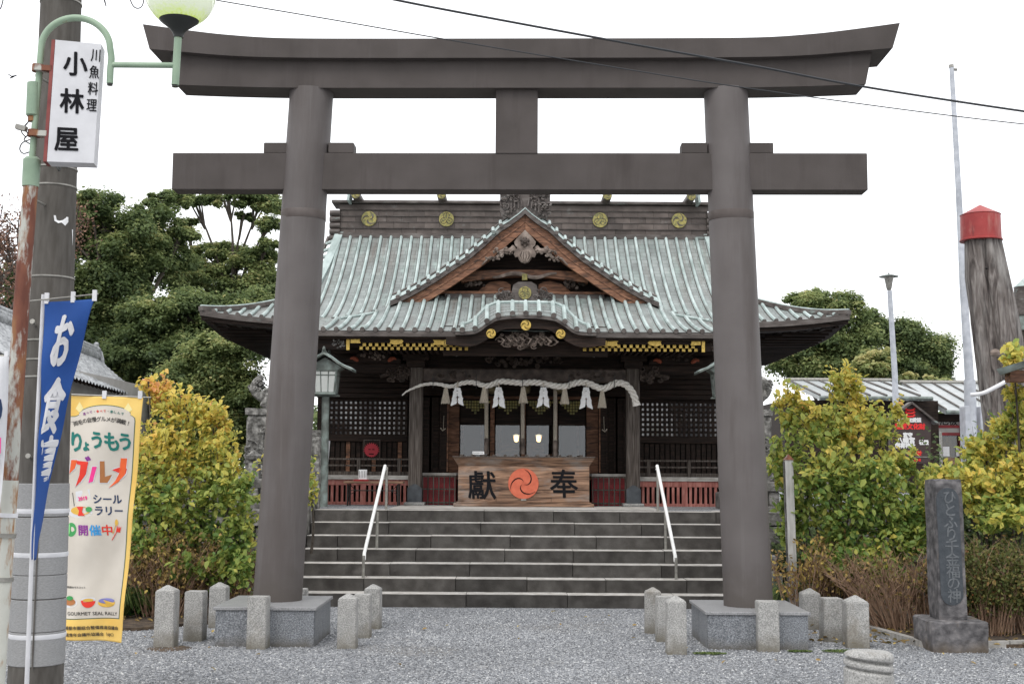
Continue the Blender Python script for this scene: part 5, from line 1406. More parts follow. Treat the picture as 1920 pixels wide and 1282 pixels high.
# --- white board, stone fence posts
wb = thing('white_board', 'white board leaning behind the left bronze lantern', 'board', P(612, 900, 19.9))
a, b, c, d = P(606, 905, 19.9), P(612, 905, 19.9), P(619, 826, 20.0), P(611, 826, 20.0)
MB().add([a, b, c, d] + [p+Vector((0,.02,0)) for p in (a,b,c,d)], [(0,1,2,3),(7,6,5,4),(0,4,5,1),(1,5,6,2),(2,6,7,3),(3,7,4,0)]).build('panel', M_white, wb)
def fence_post(u, vt, vb, Y, wpx, lab, rnd=False):
    p = P(u, vt, Y); w_ = wpx*sc(Y, vt); t_ = thing('stone_fence_post', lab, 'post', (p.x, Y, T))
    mb = MB(); rough_stone(mb, p.x-w_/2, p.x+w_/2, Y-w_/2, Y+w_/2, T-.3, p.z-.09, .01, u, 3); mb.build('shaft', M_komainu, t_)
    if rnd: MB().lathe([(w_*.3,-.10),(w_*.62,-.08),(w_*.66,-.03),(w_*.5,-.01),(w_*.35,0),(w_*.3,.02),(.01,.05)], (p.x,Y,p.z), 18).build('cap', M_komainu, t_, True)
    else:
        mb = MB(); rough_stone(mb, p.x-w_*.48, p.x+w_*.48, Y-w_/2, Y+w_/2, p.z-.085, p.z+.0, .008, u*2, 3); mb.build('cap', M_komainu, t_)
fence_post(590, 806, 950, 18.3, 23, 'lichened square stone post at the left head of the steps')
fence_post(476, 850, 950, 18.3, 24, 'round-capped stone fence post left of the left column', True)
fence_post(1384, 806, 950, 18.3, 23, 'lichened square stone post at the right head of the steps')
for x0_, x1_, lab in ((-4.9, X0-SW-.3, 'left'), (X0+SW+.3, 5.6, 'right')):
    t_ = thing('stone_railing', 'low grey stone railing on the %s terrace edge' % lab, 'railing', ((x0_+x1_)/2, 18.3, T))
    MB().bbox(x0_, x1_, 18.2, 18.4, T+.28, T+.42, .015).build('top_rail', M_wall, t_)
    MB().bbox(x0_, x1_, 18.18, 18.42, T-.02, T+.08, .015).build('base_rail', M_wall, t_)
    x = x0_+.2
    while x < x1_-.1: MB().bbox(x, x+.14, 18.24, 18.36, T+.08, T+.28, .01).build('baluster', M_wall, t_); x += .42
# ================================================================== GUARDIAN LIONS
def komainu(xc, Y, flip, lab, zb, wd=.82, hgt=.52):
    t_ = thing('guardian_lion', lab, 'statue', (xc, Y, zb), 0, 'stone guardian lions')
    s = flip
    J = {'pel':(-.24*s,0,.16,.125),'sp':(-.06*s,0,.25,.125),'ch':(.12*s,0,.30,.125),'nk':(.19*s,0,.40,.10),'hd':(.25*s,0,.47,.105),'mz':(.36*s,0,.44,.06),
         'sh1':(.15*s,-.10,.22,.06),'el1':(.15*s,-.12,.11,.045),'pw1':(.22*s,-.12,.03,.045),'sh2':(.15*s,.10,.22,.06),'el2':(.15*s,.12,.11,.045),'pw2':(.22*s,.12,.03,.045),
         'kn1':(-.08*s,-.15,.16,.08),'hk1':(-.22*s,-.16,.05,.045),'ft1':(-.04*s,-.17,.03,.04),'kn2':(-.08*s,.15,.16,.08),'hk2':(-.22*s,.16,.05,.045),'ft2':(-.04*s,.17,.03,.04),
         't1':(-.33*s,0,.20,.07),'t2':(-.37*s,0,.34,.09),'t3':(-.30*s,0,.46,.07),'t4':(-.22*s,0,.50,.035)}
    E_ = [('pel','sp'),('sp','ch'),('ch','nk'),('nk','hd'),('hd','mz'),('ch','sh1'),('sh1','el1'),('el1','pw1'),('ch','sh2'),('sh2','el2'),('el2','pw2'),
         ('pel','kn1'),('kn1','hk1'),('hk1','ft1'),('pel','kn2'),('kn2','hk2'),('hk2','ft2'),('pel','t1'),('t1','t2'),('t2','t3'),('t3','t4')]
    ks = list(J); me = bpy.data.meshes.new('body'); me.from_pydata([J[k][:3] for k in ks], [(ks.index(a), ks.index(b)) for a, b in E_], [])
    me.materials.append(M_komainu)
    o = link('body', me, t_, True); md = o.modifiers.new('skin', 'SKIN')
    if not me.skin_vertices: me.skin_vertices_add() if hasattr(me, 'skin_vertices_add') else None
    try:
        for i, k in enumerate(ks):
            sv = me.skin_vertices[0].data[i]; sv.radius = (J[k][3], J[k][3]); sv.use_root = (k == 'pel')
    except Exception as ex: print('skin', ex)
    o.modifiers.new('sub', 'SUBSURF').levels = 2; o.modifiers['sub'].render_levels = 2; md.use_smooth_shade = True
    mb = MB(); q = random.Random(4)
    for k in range(40):                    # curls of the mane and tail
        c_ = Vector((.20*s, 0, .43)) if k % 2 else Vector((-.33*s, 0, .36))
        a, b = q.uniform(0, 6.28), q.uniform(-1, 1); d = Vector((math.cos(a)*.8, math.sin(a), b)).normalized()
        p = c_ + d*(.13 if k % 2 else .10); sp = []
        for j in range(7):
            an = j*1.1; sp.append(p + Vector((math.cos(an)*.03*(1-j/9), -.01 if d.y < 0 else .01, math.sin(an)*.03*(1-j/9))))
        mb.tube(sp, .014, 5)
    mb.build('mane_curls', M_komainu, t_, True, local=True)
    for e_ in (-1, 1):
        MB().tube([(.24*s, e_*.06, .55), (.20*s, e_*.10, .60)], [.03, .012], 6).build('ear', M_komainu, t_, True, local=True)
        MB().lathe([(.004,-.018),(.02,0),(.004,.018)], (.325*s, e_*.055, .50), 10).build('eye', M_komainu, t_, True, local=True)
    return t_
def pedestal(xc, Y, w_, ztop, lab, seed):
    t_ = thing('statue_pedestal', lab, 'pedestal', (xc, Y, T))
    z0 = T-.1
    mb = MB(); rough_stone(mb, xc-w_/2-.03, xc+w_/2+.03, Y-w_/2-.12, Y+w_/2+.12, z0, z0+.35, .012, seed, 3); mb.build('foot', M_wall, t_)
    mb = MB(); rough_stone(mb, xc-w_/2, xc+w_/2, Y-w_/2, Y+w_/2, z0+.35, ztop-.10, .012, seed+2, 8)
    scrolls(mb, xc, (z0+ztop)/2+.1, w_*.9, (ztop-z0)*.6, Y-w_/2-.01, 40, int(seed*7), .018, .05); mb.build('shaft', M_komainu, t_)
    mb = MB(); rough_stone(mb, xc-w_/2-.02, xc+w_/2+.02, Y-w_/2-.02, Y+w_/2+.02, ztop-.10, ztop, .010, seed+4, 4); mb.build('cap', M_komainu, t_)
Yk = 19.0
zk = P(500, 765, Yk).z; xk = P(511, 765, Yk).x
pedestal(xk, Yk+.4, .78, zk, 'tall carved stone pedestal behind the left column', 2.0)
komainu(xk+.0, Yk+.4, 1, 'weathered stone guardian lion on its pedestal behind the left column', zk)
xk2 = P(1404, 765, Yk).x
zk2 = P(1404, 764, Yk).z
pedestal(xk2, Yk+.4, .70, zk2-.02, 'tall carved stone pedestal mostly behind the right column', 5.0)
komainu(xk2, Yk+.4, -1, 'weathered stone guardian lion mostly hidden behind the right column', zk2-.02)

# ================================================================== LEFT FOREGROUND
# utility pole
YPl = 8.5
up0, up1 = P(62, 1400, YPl), P(117, -60, YPl)
pole = thing('utility_pole', 'thick dark concrete utility pole at the left edge with metal bands', 'utility pole', (up0.x, YPl, 0))
def polept(v):
    f_ = (1400-v)/1460; return Vector((up0.x+(up1.x-up0.x)*f_, YPl, sz(v, YPl)+ (P(80,v,YPl).z-sz(v,YPl))))
def pr(z): return .176 - z*.0087
zb0, zb1 = -.05, polept(-160).z
axis = (polept(0)-polept(1200)); axis /= axis.z
def pz(z): b = polept(1200); return b + axis*(z-b.z)
mb = MB(); mb.tube([pz(z) for z in np.linspace(-.05, 5.6, 12)], [pr(z) for z in np.linspace(-.05, 5.6, 12)], 40); mb.build('shaft', M_conc, pole, True)
zlo, zhi = polept(1243).z, polept(905).z
mb = MB()
for (va, vb) in ((1243,1180),(1180,1120),(1119,1075),(1075,1035),(1034,968),(967,905)):
    a, b = polept(va).z, polept(vb).z
    MB().tube([pz(a), pz(a+.004), pz(b-.006), pz(b-.002)], [pr(a)+.001, pr(a)+.006, pr(b)+.006, pr(b)+.001], 40, cap=False).build('grip_sheet', M_conc2, pole, True)
for v in (522, 318, 352, 7, 640, 676, 708):
    z = polept(v).z; MB().tube([pz(z-.006), pz(z-.005), pz(z+.005), pz(z+.006)], [pr(z), pr(z)+.005, pr(z)+.005, pr(z)], 40, cap=False).build('steel_band', M_metal, pole, True)
for v in (956, 1037, 1188):
    z = polept(v).z
    MB().tube([pz(z-.012)+Vector((0,0,-.01)), pz(z-.01), pz(z+.01), pz(z+.012)], [pr(z)+.004, pr(z)+.010, pr(z)+.010, pr(z)+.004], 40, cap=False).build('tape_band', M_cloth, pole, True)
for (u, v, s_) in ((84,384,1),(66,610,-1),(58,858,-1),(92,156,1)):
    p = P(u, v, YPl-.15); mb = MB(); mb.tube([p, p+Vector((-.03*s_, -.12, .01))], .009, 8); mb.tube([p+Vector((-.03*s_,-.125,.01)), p+Vector((-.03*s_,-.135,.012))], .017, 8); mb.build('step_bolt', M_metal, pole, True)
p = P(136, 463, YPl-.14)
def onpole(u, v, off=.004):
    c = polept(v); r_ = pr(c.z)+off; x = P(u, v, YPl-r_*.5).x - c.x; x = max(-r_*.98, min(r_*.98, x)); return Vector((c.x+x, c.y-math.sqrt(r_*r_-x*x), c.z))
def sticker(u0, u1, v0, v1, m, name):
    mb = MB(); mb.grid(lambda a, b: onpole(u0+(u1-u0)*a, v1+(v0-v1)*b), 4, 2); return mb.build(name, m, pole)
sticker(131.5, 139, 432, 493, M_paper, 'label')
for i, chh in enumerate('東本線電力柱'):
    lettering('label_print', chh, lambda x, z, i=i: onpole(135.3+x, 438+i*8-z, .006), M_ink, pole, 6)
st = [(107,411),(128,411),(128,420),(124,428),(119,423),(114,425),(108,421)]
mb = MB(); mb.add([onpole(u, v) for u, v in st], [tuple(range(len(st)))]); mb.build('torn_paper', M_paper, pole)
mb = MB(); mb.tube([onpole(88, 860, .01), onpole(84, 940, .012), onpole(80, 1000, .01), onpole(76, 1100, .012), onpole(70, 1245, .012)], .005, 5); mb.build('ground_wire', M_conc, pole, True)
for k in range(2):
    pts = [onpole(110, 306, .02), P(107, 314, YPl-.18), P(112, 319, YPl-.18), onpole(119, 309, .02)]
    MB().tube(smooth_path(pts, 5), .006, 6).build('conduit', M_black, pole, True)
    break

# street lamp with its green arm
YL_ = 7.5
lamp = thing('street_lamp', 'rusty leaning lamp post with a pale green hooked arm and a glass globe', 'street lamp', (P(2,1200,YL_).x, YL_, 0))
rpx = lambda w_, v: w_*.5*sc(YL_, v)
def lp(u, v, dy=0): return P(u, v, YL_+dy)
LPTS = [(58,345),(49,450),(41,560),(33,680),(24,800),(17,905),(10,1000),(2,1120),(-6,1240),(-15,1420)]
MB().tube([lp(u, v) for u, v in LPTS[:6]], [rpx(27 - k*.0 + (k*.9), 600) for k in range(6)], 24).build('lower_post', M_rust, lamp, True)
mb = MB(); q0_, q1_ = lp(17,905), lp(-6,1240); low = q1_ + (q1_-q0_)*((q1_.z+.05)/(q0_.z-q1_.z))
mb.tube([lp(17.3,900), lp(10,1000), lp(-6,1240), low], rpx(34, 900), 24); mb.build('foot_post', M_rust2, lamp, True)
for v, u in ((965,13),(1003,10),(1085,5)):
    MB().tube([lp(u+.5, v-4), lp(u-.3, v+4)], rpx(39, v), 20).build('tape_band', M_cloth if v == 965 else M_metal, lamp, True)
MB().tube([lp(60,295), lp(60,300), lp(57.5,340), lp(57,350)], [rpx(22,300), rpx(32,300), rpx(31,340), rpx(30,350)], 20).build('sleeve', M_green, lamp, True)
arc = [(60,300),(66,230),(72,160),(77,110)]
for k in range(0, 13):
    a = R(180 - 15*k); arc.append((142+66*math.cos(a)*.98 + (0), 92 - 58*math.sin(a)))
arc += [(209,110),(207,130),(206,157)]
arc = [arc[0], arc[1], arc[2]] + arc[4:]
MB().tube(smooth_path([lp(u, v) for u, v in arc], 3), rpx(12.5, 100), 14).build('hooked_arm', M_green, lamp, True)
MB().tube([lp(210,122), lp(326,123)], rpx(11, 120), 12).build('cross_arm', M_green, lamp, True)
MB().tube([lp(334,68), lp(328.5,160)], rpx(14.5, 120), 12).build('globe_post', M_green, lamp, True)
for u, v, r_ in ((206,158,7),(328.3,161,8)): MB().tube([lp(u,v), lp(u,v+2.5)], rpx(r_*1.5, 120), 12).build('end_plug', M_black, lamp, True)
gc = lp(338, -14); gr = 66*sc(YL_, 0)
cone = [(.045,0),(.052,.02),(.06,.045),(.09,.08),(.14,.118),(.118,.142),(.0,.15)]
bs = lp(334.5, 71)
kl = sc(YL_, 30)
MB().lathe([(a*kl, b*kl) for a, b in [(9,0),(9.5,4),(11,9),(17,17),(27,25),(36,32),(37.5,36),(33,40)]], bs, 30, True).build('socket_cone', M_black, lamp, True)
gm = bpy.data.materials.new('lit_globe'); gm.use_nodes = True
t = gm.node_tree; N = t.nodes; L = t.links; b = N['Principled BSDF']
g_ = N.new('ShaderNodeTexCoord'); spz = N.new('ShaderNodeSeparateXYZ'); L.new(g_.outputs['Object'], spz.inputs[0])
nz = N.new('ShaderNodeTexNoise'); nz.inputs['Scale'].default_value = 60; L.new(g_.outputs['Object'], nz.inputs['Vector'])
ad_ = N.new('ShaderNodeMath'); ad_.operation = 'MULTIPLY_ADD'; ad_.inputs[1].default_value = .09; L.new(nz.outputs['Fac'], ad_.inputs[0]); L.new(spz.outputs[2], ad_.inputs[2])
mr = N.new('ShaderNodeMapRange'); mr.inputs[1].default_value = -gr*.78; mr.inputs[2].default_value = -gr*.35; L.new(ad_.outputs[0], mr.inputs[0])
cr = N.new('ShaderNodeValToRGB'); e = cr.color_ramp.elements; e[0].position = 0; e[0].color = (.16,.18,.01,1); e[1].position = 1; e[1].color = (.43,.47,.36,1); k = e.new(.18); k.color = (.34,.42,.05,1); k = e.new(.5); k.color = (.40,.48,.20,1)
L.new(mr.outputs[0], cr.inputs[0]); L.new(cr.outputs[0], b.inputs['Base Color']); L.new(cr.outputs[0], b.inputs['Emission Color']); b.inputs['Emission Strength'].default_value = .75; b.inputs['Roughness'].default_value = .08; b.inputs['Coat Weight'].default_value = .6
glob = MB().lathe([(gr*math.sin(R(a)), -gr*math.cos(R(a))) for a in range(34, 181, 6)], (0,0,0), 48, False).build('globe', gm, lamp, 'all', local=True)
glob.location = gc - lamp.location
# ballast box, small flood lamp, wires
MB().tube([lp(63.5,155), lp(63.5,156), lp(61,216), lp(61,218)], [rpx(20,150), rpx(24,150), rpx(24,210), rpx(20,210)], 18).build('ballast_box', M_green, lamp, True)
MB().tube([lp(60,219), lp(60,228)], rpx(16,220), 10).build('ballast_foot', M_rust, lamp, True)
MB().obox(lp(40,240,-.04), ((1,0,-.25),(0,1,0),(.25,0,1)), (.03,.02,.014)).build('spot_lamp', M_metal, lamp)
mb = MB(); mb.tube(smooth_path([lp(56,225), lp(46,240), lp(52,252), lp(45,262), lp(56,270)], 4), .004, 5); mb.tube(smooth_path([lp(56,262), lp(42,268), lp(37,280), lp(44,288), lp(58,284)], 4), .004, 5)
mb.tube(smooth_path([lp(50,232), lp(40,246), lp(49,258)], 4), .004, 5); mb.build('loose_wire', M_black, lamp, True)
# hanging sign with the black characters
YS = 7.45
sign = thing('hanging_sign', 'white box sign with large black brush characters bolted to the lamp post', 'sign', P(137, 306, YS))
A_, B_, C_, D_ = P(88,303,YS), P(176,306,YS+.04), P(190,83,YS+.04), P(104,75,YS)
nrm = (B_-A_).cross(D_-A_).normalized(); nrm = nrm if nrm.y > 0 else -nrm; bkv = nrm*.13
MB().add([A_,B_,C_,D_,A_+bkv,B_+bkv,C_+bkv,D_+bkv], [(0,1,2,3),(7,6,5,4),(0,4,5,1),(1,5,6,2),(2,6,7,3),(3,7,4,0)]).build('box', M_white, sign)
sd1 = (A_-B_).normalized()
mb = MB(); o1 = sd1*.022
mb.add([A_+o1,A_+sd1*.002,D_+sd1*.002,D_+o1,A_+o1+bkv,A_+sd1*.002+bkv,D_+sd1*.002+bkv,D_+o1+bkv], [(0,1,2,3),(7,6,5,4),(0,4,5,1),(1,5,6,2),(2,6,7,3),(3,7,4,0)]); mb.build('red_side_strip', mat('oxide_red', [(.16,.03,.03),(.24,.06,.05)], scale=12, rough=.6), sign)
def smap(x, z):                            # x,z in photo pixels relative to (137,190) on the face
    a = (x+49+ (z)*-.0)/86.0; b = (z+114)/226.0
    return (A_.lerp(B_, a)).lerp(D_.lerp(C_, a), b) - nrm*.003
for chh, u, v, s_ in (('小',137,120,52),('林',132,190,52),('屋',128,262,52)):
    cx_ = {120: 134, 190: 132, 262: 127}[v]
    lettering('painted_character', chh, lambda x, z, v=v, cx_=cx_: smap(x + cx_-143+(190-v)*-.0 + 1, z + (190-v)), M_ink, sign, s_*.88, bold=1.25, shear=-.05, sy=1.05)
for i, chh in enumerate('川魚料理'):
    lettering('painted_character', chh, lambda x, z, i=i: smap(x + 171-143-i*.5, z + 190-(101+i*31.5)), M_ink, sign, 22, bold=.3, sy=1.2, sx=.9)
for v in (128, 250):
    MB().obox((lp(70 if v < 200 else 60, v) + P(96 if v < 200 else 88, v+3, YS))*.5, ((1,0,-.05),(0,1,0),(.05,0,1)), (.052,.03,.016)).build('bracket', M_rust, sign)
    MB().tube([lp(72 if v < 200 else 64, v-6), lp(71 if v < 200 else 63, v+7)], rpx(22, v), 14).build('clamp', M_rust, sign, True)

# ---------------------------------------------------------------- banners
def cloth(fn, name, m, parent, nu=10, nv=24, solid=.002):
    o = MB().grid(fn, nu, nv).build(name, m, parent, 'all'); md = o.modifiers.new('t', 'SOLIDIFY'); md.thickness = solid; return o
# blue banner: top edge spread along its rod, free edge swinging back as it falls
YBn = 7.9
ban = thing('blue_banner', 'tall blue banner with white brush characters on a white pole', 'banner', (P(48,1282,YBn).x, YBn, 0))
pt_, pb_ = P(81, 552, YBn), P(50, 1285, YBn); low = pb_ + (pb_-pt_)*((pb_.z+.03)/(pt_.z-pb_.z))
MB().tube([pt_, P(69, 800, YBn), pb_, low], [.011,.011,.014,.015], 12).build('pole', M_white, ban, True)
MB().tube([P(50, 565, YBn-.02), P(184, 551, YBn-.10)], .0045, 8).build('rod', M_metal, ban, True)
def bl_left(b): return P(83.5 - 22*b, 566 + (1048-566)*b, YBn-.03)
def bl_right(b):
    u = 179 - 113*min(1, b)**.85; v = 561 + (1050-561)*b
    return P(u, v, YBn-.12 + .42*b)
def bmap(a, b, off=0):                     # a across 0..1, b down 0..1
    p = bl_left(b).lerp(bl_right(b), a)
    p.y += .035*math.sin(a*7+b*5)*b*.7 + .012*math.sin(b*19+a*4) - off
    return p
cloth(lambda a, b: bmap(a, b), 'cloth', M_blue, ban, 36, 110)
for a in (.04, .55, .99):
    p = bmap(a, 0); MB().obox(p+Vector((0,0,.022)), ((1,0,.0),(0,1,0),(0,0,1)), (.012,.008,.034)).build('loop', M_cloth, ban)
for chh, b, s_, a_ in (('お',.155,.20,.50),('食',.405,.20,.50),('事',.63,.185,.55),('処',.85,.19,.56)):
    W_, H_ = .36, 1.55
    lettering('printed_character', chh, lambda x, z, b=b, a_=a_: bmap(a_ + x/W_*(1.0 if b < .3 else 1.25), b - z/H_, .006), M_cloth, ban, .225, bold=.011, sx=.95 if b > .3 else .8, sy=1.55, shear=.16)
# yellow banner behind the pole
YY = 9.7
yb = thing('yellow_banner', 'yellow and cream food rally banner printed with colourful lettering behind the concrete pole', 'banner', (P(100,1282,YY).x, YY, 0))
TLu, TRu, BRu, BLu = (104,741), (268,745), (229,1204), (92,1196)
def ymap(a, b, off=0):
    tl = P(*TLu, YY); tr = P(*TRu, YY-.03); br = P(*BRu, YY); bl = P(*BLu, YY+.03)
    p = tl.lerp(tr, a).lerp(bl.lerp(br, a), b)
    p.y += .03*math.sin(a*8+b*2.2)*(.35+b) + .012*math.sin(b*17+a*3) + .0015*math.sin(a*23+b*31) - off; return p
cloth(lambda a, b: ymap(a, b), 'cloth', M_yel, yb, 56, 150)
MB().tube([P(100,738,YY), P(283,745,YY-.02)], .005, 8).build('rod', M_metal, yb, True)
MB().tube([P(100,732,YY), P(86,1190,YY)+Vector((0,0,-.0)), Vector((P(84,1280,YY).x, YY, 0))], .012, 10).build('pole', M_white, yb, True)
def yuv(u, v):                             # photo pixel -> (a, b) on the banner
    b = .5
    for _ in range(6):
        l = TLu[0]+(BLu[0]-TLu[0])*b; r = TRu[0]+(BRu[0]-TRu[0])*b; a = (u-l)/(r-l)
        vt, vb = TLu[1]+(TRu[1]-TLu[1])*a, BLu[1]+(BRu[1]-BLu[1])*a; b = (v-vt)/(vb-vt)
    return a, b
def ypix(u, v, off=.004): a, b = yuv(u, v); return ymap(a, b, off)
for u in (196, 262): MB().obox(ypix(u, 741)+Vector((0,0,.005)), ((1,0,0),(0,1,0),(0,0,1)), (.015,.008,.03)).build('loop', M_cloth, yb)
def yshape(pts, m, name, off=.004, close=True):
    mb = MB(); mb.add([ypix(u, v, off) for u, v in pts], [tuple(range(len(pts)))]); return mb.build(name, m, yb)
def yell(u, v, ru, rv, m, name, off=.005, a0=0, a1=360, n=20): return yshape([(u+ru*math.cos(R(a0+(a1-a0)*k/n)), v-rv*math.sin(R(a0+(a1-a0)*k/n))) for k in range(n)], m, name, off)
# cream field with its arched head
def field(g):
    top = [(112+g, 780), (146, 779), (150, 774)] + [(196+48*math.cos(R(a))*1.0, 776-16*math.sin(R(a))) for a in range(170, 9, -16)] + [(246,778),(250-g,781),(254-g,786)]
    return top
cm = MB(); nrow = 130; ncol = 44
edgeL = lambda v: 106 - (v-780)*.028; edgeR = lambda v, g=0: 254.5 - (v-785)*.079 - g
for (g, m, off, nm) in ((0, plain('border_line', (.10,.16,.10), .8), .0035, 'border_line'), (1.6, M_cream, .005, 'cream_field')):
    mb = MB(); V = []
    for j in range(nrow+1):
        v = 790 + (1160-790)*j/nrow - (g if j == nrow else 0)
        for i in range(ncol+1): V.append(ypix(edgeL(v)+g+(edgeR(v, g)-edgeL(v)-g)*i/ncol, v, off))
    mb.add(V, [(j*(ncol+1)+i, j*(ncol+1)+i+1, (j+1)*(ncol+1)+i+1, (j+1)*(ncol+1)+i) for j in range(nrow) for i in range(ncol)])
    hd = [(edgeR(790, g), 790)] + [(253.5-g, 784), (249-g*.5, 780+g*.4), (243, 777+g)] + [(196+50*math.cos(R(a)), 778+g-19*math.sin(R(a))) for a in range(12, 169, 12)] + [(147, 777+g), (140, 780+g), (edgeL(790)+g, 781+g), (edgeL(790)+g, 790)]
    for p_, q_ in zip(hd, hd[1:]):
        f0 = (min(max(p_[0], edgeL(790)+g), edgeR(790, g)), 790.5); f1 = (min(max(q_[0], edgeL(790)+g), edgeR(790, g)), 790.5)
        mb.add([ypix(*f0, off), ypix(*f1, off), ypix(*q_, off), ypix(*p_, off)], [(0,1,2,3)])
    mb.build(nm, m, yb)
def ytext(s, u, v, size, m, bold=0, sx=1, sy=1, rot=0, off=.007):
    return lettering('printed_text', s, lambda x, z: ypix(u + x - z*.08, v - z + x*.02, off), m, yb, size, bold=bold, sx=sx, sy=sy, rot=rot)
mT = plain('teal_print', (.02,.19,.16), .8); mR = plain('red_banner_print', (.78,.05,.03), .8); mO = plain('orange_print', (.86,.14,.04), .8); mP = plain('pink_print', (.86,.05,.28), .8)
mBr = plain('tan_print', (.42,.17,.06), .8); mN = plain('navy_print', (.02,.045,.11), .8); mPu = plain('purple_print', (.27,.04,.30), .8); mLB = plain('sky_print', (.06,.35,.72), .8); mG = plain('green_print', (.06,.33,.10), .8); mK = plain('grey_print', (.06,.055,.05), .8); mGold = plain('ochre_print', (.74,.45,.08), .8)
def yarc(s, uc, vc, rad, a0, a1, size, cols, bold=0):
    for i, chh in enumerate(s):
        a = R(a0+(a1-a0)*i/(len(s)-1)); ytext(chh, uc+rad*math.cos(a), vc-rad*math.sin(a), size, cols if not isinstance(cols, list) else cols[i], bold, rot=a-R(90))
yarc('巡って・食べて・楽しんで', 194, 906, 135, 105.5, 74.5, 5.6, [mPu]*3+[mK]+[mR]*3+[mK]+[mT]*4, .12)
yarc('両毛の自慢グルメが満載！', 192, 938, 152, 109.5, 71, 10.2, mK, .12)
for s_, u, v, z_, m in (('り',144.5,829,42,mT),('ょ',163.5,838,22,mT),('う',184,826,36,mT),('も',211,829,40,mT),('う',235,829,36,mT)):
    ytext(s_, u, v, z_*.90, m, 1.3, sx=.85, sy=1.1)
for s_, u, v, z_, m in ():
    ytext(s_, u, v, z_*.94, m, 1.6, sx=.8 if s_ != 'ク' else .95, sy=1.15)
for pts_, m_ in (([(134,863),(146,863.5),(141,879),(129.5,889)], mO), ([(144,864.5),(168,867),(162.5,890),(152,904),(141,914),(149.5,892),(152.5,873),(145,871)], mR), ([(175,876),(183.5,876),(175.5,904),(167,906.5)], mP),
                 ([(189,865.6),(197.4,865.6),(197.4,895),(209.5,891),(206,899),(201.4,906.2),(188.2,906.2)], mBr), ([(226,860),(237.3,860),(235,880),(232.8,891),(221,905),(203.4,916.4),(215,903),(222,888)], mO), ([(210,882),(222,877.5),(236.5,880),(234,889.5),(222,888)], mR)):
    c0 = (sum(p[0] for p in pts_)/len(pts_), sum(p[1] for p in pts_)/len(pts_))
    yshape([(c0[0]+(u-c0[0])*1.0+(1.6 if u > c0[0] else -1.6), c0[1]+(v-c0[1])+(1.6 if v > c0[1] else -1.6)) for u, v in pts_], M_cloth, 'print_edge', .0068)
    yshape(pts_, m_, 'print_stroke', .0088)
ytext('゛', 167, 861, 34, mPu, 1.2)
ytext('シール', 202, 937, 17.5, mN, .5, sy=1.1); ytext('ラリー', 205, 959, 17.5, mN, .5, sy=1.1)
yshape([(141,923),(169,918),(172,938),(143,943)], M_cloth, 'flag_print', .006); ytext('2019', 156, 935.5, 9.5, mP, .35, rot=R(8), off=.009)
mb = MB(); mb.tube([ypix(135,925,.008), ypix(139,950,.008)], .0022, 4); mb.build('fork_print', mK, yb)
yell(151, 962, 25, 10, M_cloth, 'plate_print', .006); yell(152, 958.5, 20, 8, mGold, 'omelette_print', .008, 0, 360); yshape([(144,951),(158,951),(156,960),(162,968),(148,968),(150,959)], mR, 'ketchup_print', .010)
yell(169, 956, 6, 5, mG, 'salad_print', .010)
yell(135, 994, 11, 13, mG, 'pepper_print', .007); yell(131, 993, 2.2, 10, plain('light_green_print', (.22,.60,.22), .8), 'pepper_print', .009)
for s_, u, m in (('開',159.5,mPu),('催',181,mLB),('中',201.5,mR)): ytext(s_, u, 995, 21, m, .45)
mb = MB(); mb.tube([ypix(211,1002,.008), ypix(217,984,.008)], .0028, 5); mb.build('spoon_print', mGold, yb); yell(218, 981, 3, 6, mGold, 'spoon_print', .009)
mb = MB(); mb.tube([ypix(209,1014,.008), ypix(220,995,.008)], .003, 5); mb.build('fork_print', mR, yb); yshape([(217,998),(219,986),(221,993),(222.5,987),(224,992),(227,988),(224,1000)], mR, 'fork_print', .009)
yell(133, 1130, 15, 9, M_cloth, 'plate_print', .006); yell(133, 1128, 12, 6.5, mBr, 'dish_print', .008); yell(133, 1121, 7, 4, mG, 'salad_print', .010)
yell(167, 1124, 12, 5, M_cloth, 'bowl_print', .007); yell(167, 1125, 12, 14, mR, 'bowl_print', .0085, 180, 360); yell(167, 1125, 9, 3, mGold, 'noodle_print', .010)
yell(199, 1131, 16, 8, mGold, 'tub_print', .007); yell(199, 1127, 15, 5, plain('lilac_print', (.2,.2,.45), .8), 'tub_print', .009)
ytext('RYOMO GOURMET SEAL RALLY', 158, 1149.5, 9.0, mK, .05, sx=.98)
ytext('両毛広域都市圏総合整備推進協議会', 163, 1176, 7.4, mK, .12); ytext('両毛地域青年会議所協議会（6JC）', 159, 1189, 7.2, mK, .1)
ytext('群馬県のマスコット', 143, 1101, 4.3, mK, .05)
for u, v, s_ in ((148,764,8),(240,766,8)): yshape([(u,v-s_*1.4),(u+s_,v+2),(u,v+s_*1.2),(u-s_,v+2)], plain('pale_yellow_print', (.93,.80,.38), .85) if 'pale_yellow_print' not in MATS else MATS['pale_yellow_print'], 'diamond_print', .0045)
